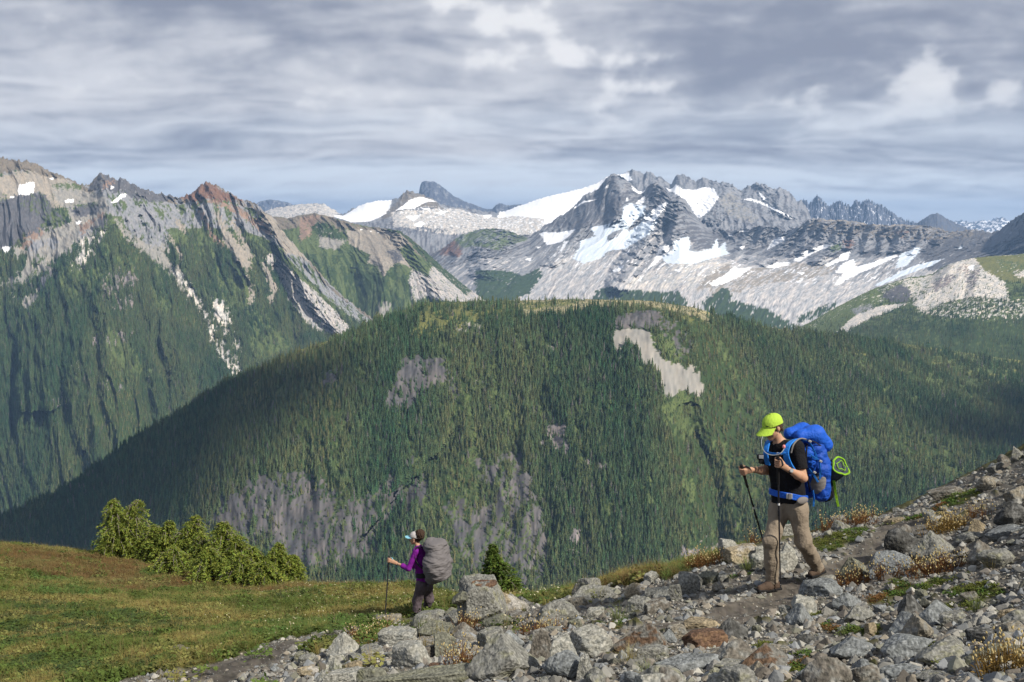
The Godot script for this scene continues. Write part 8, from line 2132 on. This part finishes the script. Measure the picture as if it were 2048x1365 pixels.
func build_woman() -> void:
	var j: Dictionary = woman_joints
	var root := woman_spot
	var o := thing("person", "woman in a purple top and grey trousers walking down with a covered pack", "person", root)
	var head: Vector3 = j.head
	var face := Vector3(-0.93, -0.16, -0.30)
	var d: Vector3 = ((j.pole_tip as Vector3) - j.pole_top).normalized()
	var grip: Vector3 = j.pole_top + d * 0.065
	var skin := [bone(j.neck + Vector3(0.01, -0.03, 0), head + Vector3(0.02, -0.05, 0), 0.048, 0.045, 0.03), bone(j.upper, j.pelvis, 0.10, 0.10, 0.05)]
	for s in ["l", "r"]:
		skin.append(bone(j.upper, j["shoulder_" + s], 0.055, 0.045, 0.04))
		skin.append(bone(j["shoulder_" + s], j["elbow_" + s], 0.044, 0.036, 0.03))
		skin.append(bone(j["elbow_" + s], j["wrist_" + s], 0.037, 0.024, 0.02))
		skin.append(bone(j["hip_" + s], j["knee_" + s], 0.07, 0.045, 0.03))
		skin.append(bone(j["knee_" + s], j["ankle_" + s], 0.045, 0.032, 0.02))
	var hr := hand_bones(j.wrist_r, j.hand_r, Vector3(0, 1, 0.2), Vector3(-0.6, 0.2, -0.6))
	put("body", soft_mesh([soft(skin, 0.012), soft(head_bones(head, face, 0.95), 0.005), soft(hand_bones(j.wrist_l, grip, -d, Vector3(0.1, 0.3, 0.9)), 0.0035), soft(hr, 0.004)]), mats.skin, o)
	var z := face.normalized()
	var hx := Vector3.UP.cross(z).normalized()
	var hb := Basis(hx, z.cross(hx), z)
	for s in [-1, 1]: sew("eye", [lump(head + hb * Vector3(0.030 * s, 0.0, 0.074), Vector3(0.012, 0.006, 0.007), hb)], 0.003, mats.eye, o)
	sew("hair", [lump(head + hb * Vector3(0, 0.030, -0.03), Vector3(0.078, 0.082, 0.082), hb), lump(head + hb * Vector3(0.0, 0.062, -0.125), Vector3(0.092, 0.105, 0.090), hb), bone(head + hb * Vector3(0, -0.02, -0.07), head + hb * Vector3(0, -0.07, -0.06), 0.05, 0.03, 0.04)], 0.006, mats.hair_dark, o, 0.012, Vector3.ONE * 26.0, 14)
	cap("cap", head, Vector3(face.x, 0.02, face.z), 1.0, mats.cap_grey, mats.brim_blue, o, 0.012)
	var top := [bone(j.upper, j.chest, 0.118, 0.122, 0.05), bone(j.chest, j.pelvis + Vector3(0, -0.03, 0), 0.118, 0.130, 0.05, Vector3(0, -1, 0)), bone(j.neck + Vector3(0.012, -0.05, 0), j.neck + Vector3(0.005, 0.02, 0), 0.062, 0.054, 0.03, Vector3(0, 1, 0))]
	for s in ["l", "r"]:
		top.append(bone(j.upper, j["shoulder_" + s], 0.072, 0.060, 0.05))
		top.append(bone(j["shoulder_" + s], j["elbow_" + s], 0.060, 0.052, 0.03))
		var cuff: Vector3 = (j["elbow_" + s] as Vector3).lerp(j["wrist_" + s], 0.62)
		top.append(bone(j["elbow_" + s], cuff, 0.051, 0.045, 0.03, (cuff - (j["elbow_" + s] as Vector3)).normalized()))
	sew("top", top, 0.010, mats.purple, o, 0.006, Vector3(9, 8, 9), 22)
	var tr := []
	for s in ["l", "r"]:
		var hp: Vector3 = j["hip_" + s]
		var kn: Vector3 = j["knee_" + s]
		var an: Vector3 = j["ankle_" + s]
		tr.append(bone((j.pelvis as Vector3).lerp(hp, 0.6) + Vector3(0, 0.0, 0), hp, 0.125, 0.120, 0.06))
		tr.append(bone(hp, kn, 0.118, 0.092, 0.05))
		tr.append(bone(kn, an + Vector3(0, 0.02, 0), 0.092, 0.080, 0.03, (an - kn).normalized()))
	sew("trousers", tr, 0.010, mats.mauve_grey, o, 0.013, Vector3(7, 5, 7), 24)
	boot("boot", j.heel_l, j.toe_l, j.ankle_l, mats.dark_cloth, mats.rubber, o)
	boot("boot", j.heel_r, j.toe_r, j.ankle_r, mats.dark_cloth, mats.rubber, o)
	var p := thing("backpack", "tall pack under a wrinkled grey rain cover on the woman's back", "backpack", root)
	var w := Vector3(-0.5, 0, 0.85)
	var bones := []
	for s in [-1.0, 1.0]:
		bones.append(bone(j.pack_a + w * s * 0.05, j.pack_b + w * s * 0.07, 0.13, 0.165, 0.08))
		bones.append(bone(j.pack_b + w * s * 0.07, j.pack_c + w * s * 0.09, 0.165, 0.215, 0.08))
		bones.append(bone(j.pack_c + w * s * 0.09, j.pack_d + w * s * 0.08, 0.215, 0.20, 0.08))
		bones.append(bone(j.pack_d + w * s * 0.08, j.pack_e + w * s * 0.03, 0.20, 0.11, 0.08))
	sew("rain_cover", bones, 0.011, mats.cover_grey, p, 0.022, Vector3(3.2, 8.0, 3.2), 82)
	pipe("drawcord_hem", [j.pack_a + Vector3(-0.10, 0.06, 0.06), j.pack_b + Vector3(-0.19, -0.02, 0.06), j.pack_c + Vector3(-0.215, -0.02, 0.06), j.pack_d + Vector3(-0.20, -0.05, 0.08), j.pack_e + Vector3(-0.07, -0.08, 0.08)], 0.008, mats.pack_dark, p, 6)
	ribbon("shoulder_strap", [j.ss1, j.ss2, j.ss3, j.ss4, j.ss5, j.ss6], 0.055, 0.014, Vector3(0.5, 0.2, 0.8), mats.pack_dark, p)
	ribbon("hip_belt", [j.belt1, j.belt2, j.belt3, j.belt4], 0.09, 0.02, Vector3.UP, mats.pack_dark, p)
	pole_thing("trekking pole planted in the grass in front of the woman", root, j.pole_top, j.pole_tip, Vector3(0.9, 0.1, 0.4), mats.brim_blue, 1.4, mats.pole_dark)

func cloth(called: String, r: float, g: float, b: float, rough := 0.9) -> StandardMaterial3D:
	var m := mat(called, lin(r, g, b), rough)
	m.heightmap_enabled = true
	m.heightmap_texture = mats.crumple
	m.heightmap_scale = 0.5
	m.uv1_triplanar = true
	m.uv1_scale = Vector3.ONE * 5.0
	return m

func build_people() -> void:
	mats.crumple = noise_picture(8, 0.014, Color.BLACK, Color.WHITE, 5)
	mats.skin = mat("skin", lin(0.40, 0.235, 0.155), 0.55)
	mats.skin.subsurf_scatter_enabled = true
	mats.skin.subsurf_scatter_strength = 0.12
	mats.eye = mat("eye", lin(0.03, 0.022, 0.018), 0.3)
	mats.lips = mat("lips", lin(0.33, 0.14, 0.11), 0.5)
	mats.hair_brown = mat("brown hair", lin(0.055, 0.033, 0.020), 0.75)
	mats.hair_dark = mat("dark curly hair", lin(0.042, 0.026, 0.018), 0.85)
	mats.neon = cloth("neon cap", 0.33, 0.49, 0.055)
	mats.black_shirt = cloth("black shirt", 0.008, 0.008, 0.010)
	mats.dark_cloth = cloth("dark cloth", 0.016, 0.017, 0.02)
	mats.khaki = cloth("beige trousers", 0.215, 0.178, 0.136)
	mats.khaki_dark = mat("seam", lin(0.17, 0.125, 0.085))
	mats.boot_brown = cloth("boot", 0.075, 0.052, 0.038)
	mats.rubber = mat("rubber", lin(0.012, 0.012, 0.013), 0.6)
	mats.pack_blue = cloth("blue nylon", 0.010, 0.060, 0.34, 0.6)
	mats.pack_blue2 = cloth("bright blue nylon", 0.012, 0.085, 0.46, 0.6)
	mats.pack_light = cloth("light blue webbing", 0.02, 0.17, 0.58, 0.7)
	mats.pack_grey = cloth("grey mesh", 0.165, 0.155, 0.15)
	mats.pack_dark = cloth("black webbing", 0.02, 0.02, 0.024)
	mats.pole_dark = mat("dark shaft", lin(0.02, 0.02, 0.024), 0.4)
	mats.pole_silver = mat("grey metal", lin(0.42, 0.43, 0.44), 0.35)
	mats.pole_silver.metallic = 0.5
	mats.white_plastic = mat("white print", lin(0.7, 0.7, 0.7), 0.6)
	mats.watch_face = mat("watch face", lin(0.30, 0.32, 0.33), 0.25)
	mats.hose = mat("pale hose", lin(0.26, 0.28, 0.28), 0.4)
	mats.pink = mat("pink valve", lin(0.62, 0.22, 0.22), 0.5)
	mats.slate_cloth = cloth("slate cloth", 0.045, 0.06, 0.072)
	mats.lime = cloth("lime cloth", 0.20, 0.40, 0.025)
	mats.purple = cloth("purple top", 0.15, 0.010, 0.20)
	mats.mauve_grey = cloth("mauve grey trousers", 0.085, 0.068, 0.078)
	mats.cover_grey = cloth("grey rain cover", 0.125, 0.118, 0.122, 0.65)
	mats.cover_grey.heightmap_scale = 0.5
	mats.cover_grey.uv1_scale = Vector3(2.0, 4.0, 2.0)
	mats.pack_grey.heightmap_scale = 0.12
	mats.cap_grey = cloth("grey cap", 0.42, 0.40, 0.39)
	mats.brim_blue = cloth("light blue brim", 0.22, 0.48, 0.60)
	build_man()
	build_woman()
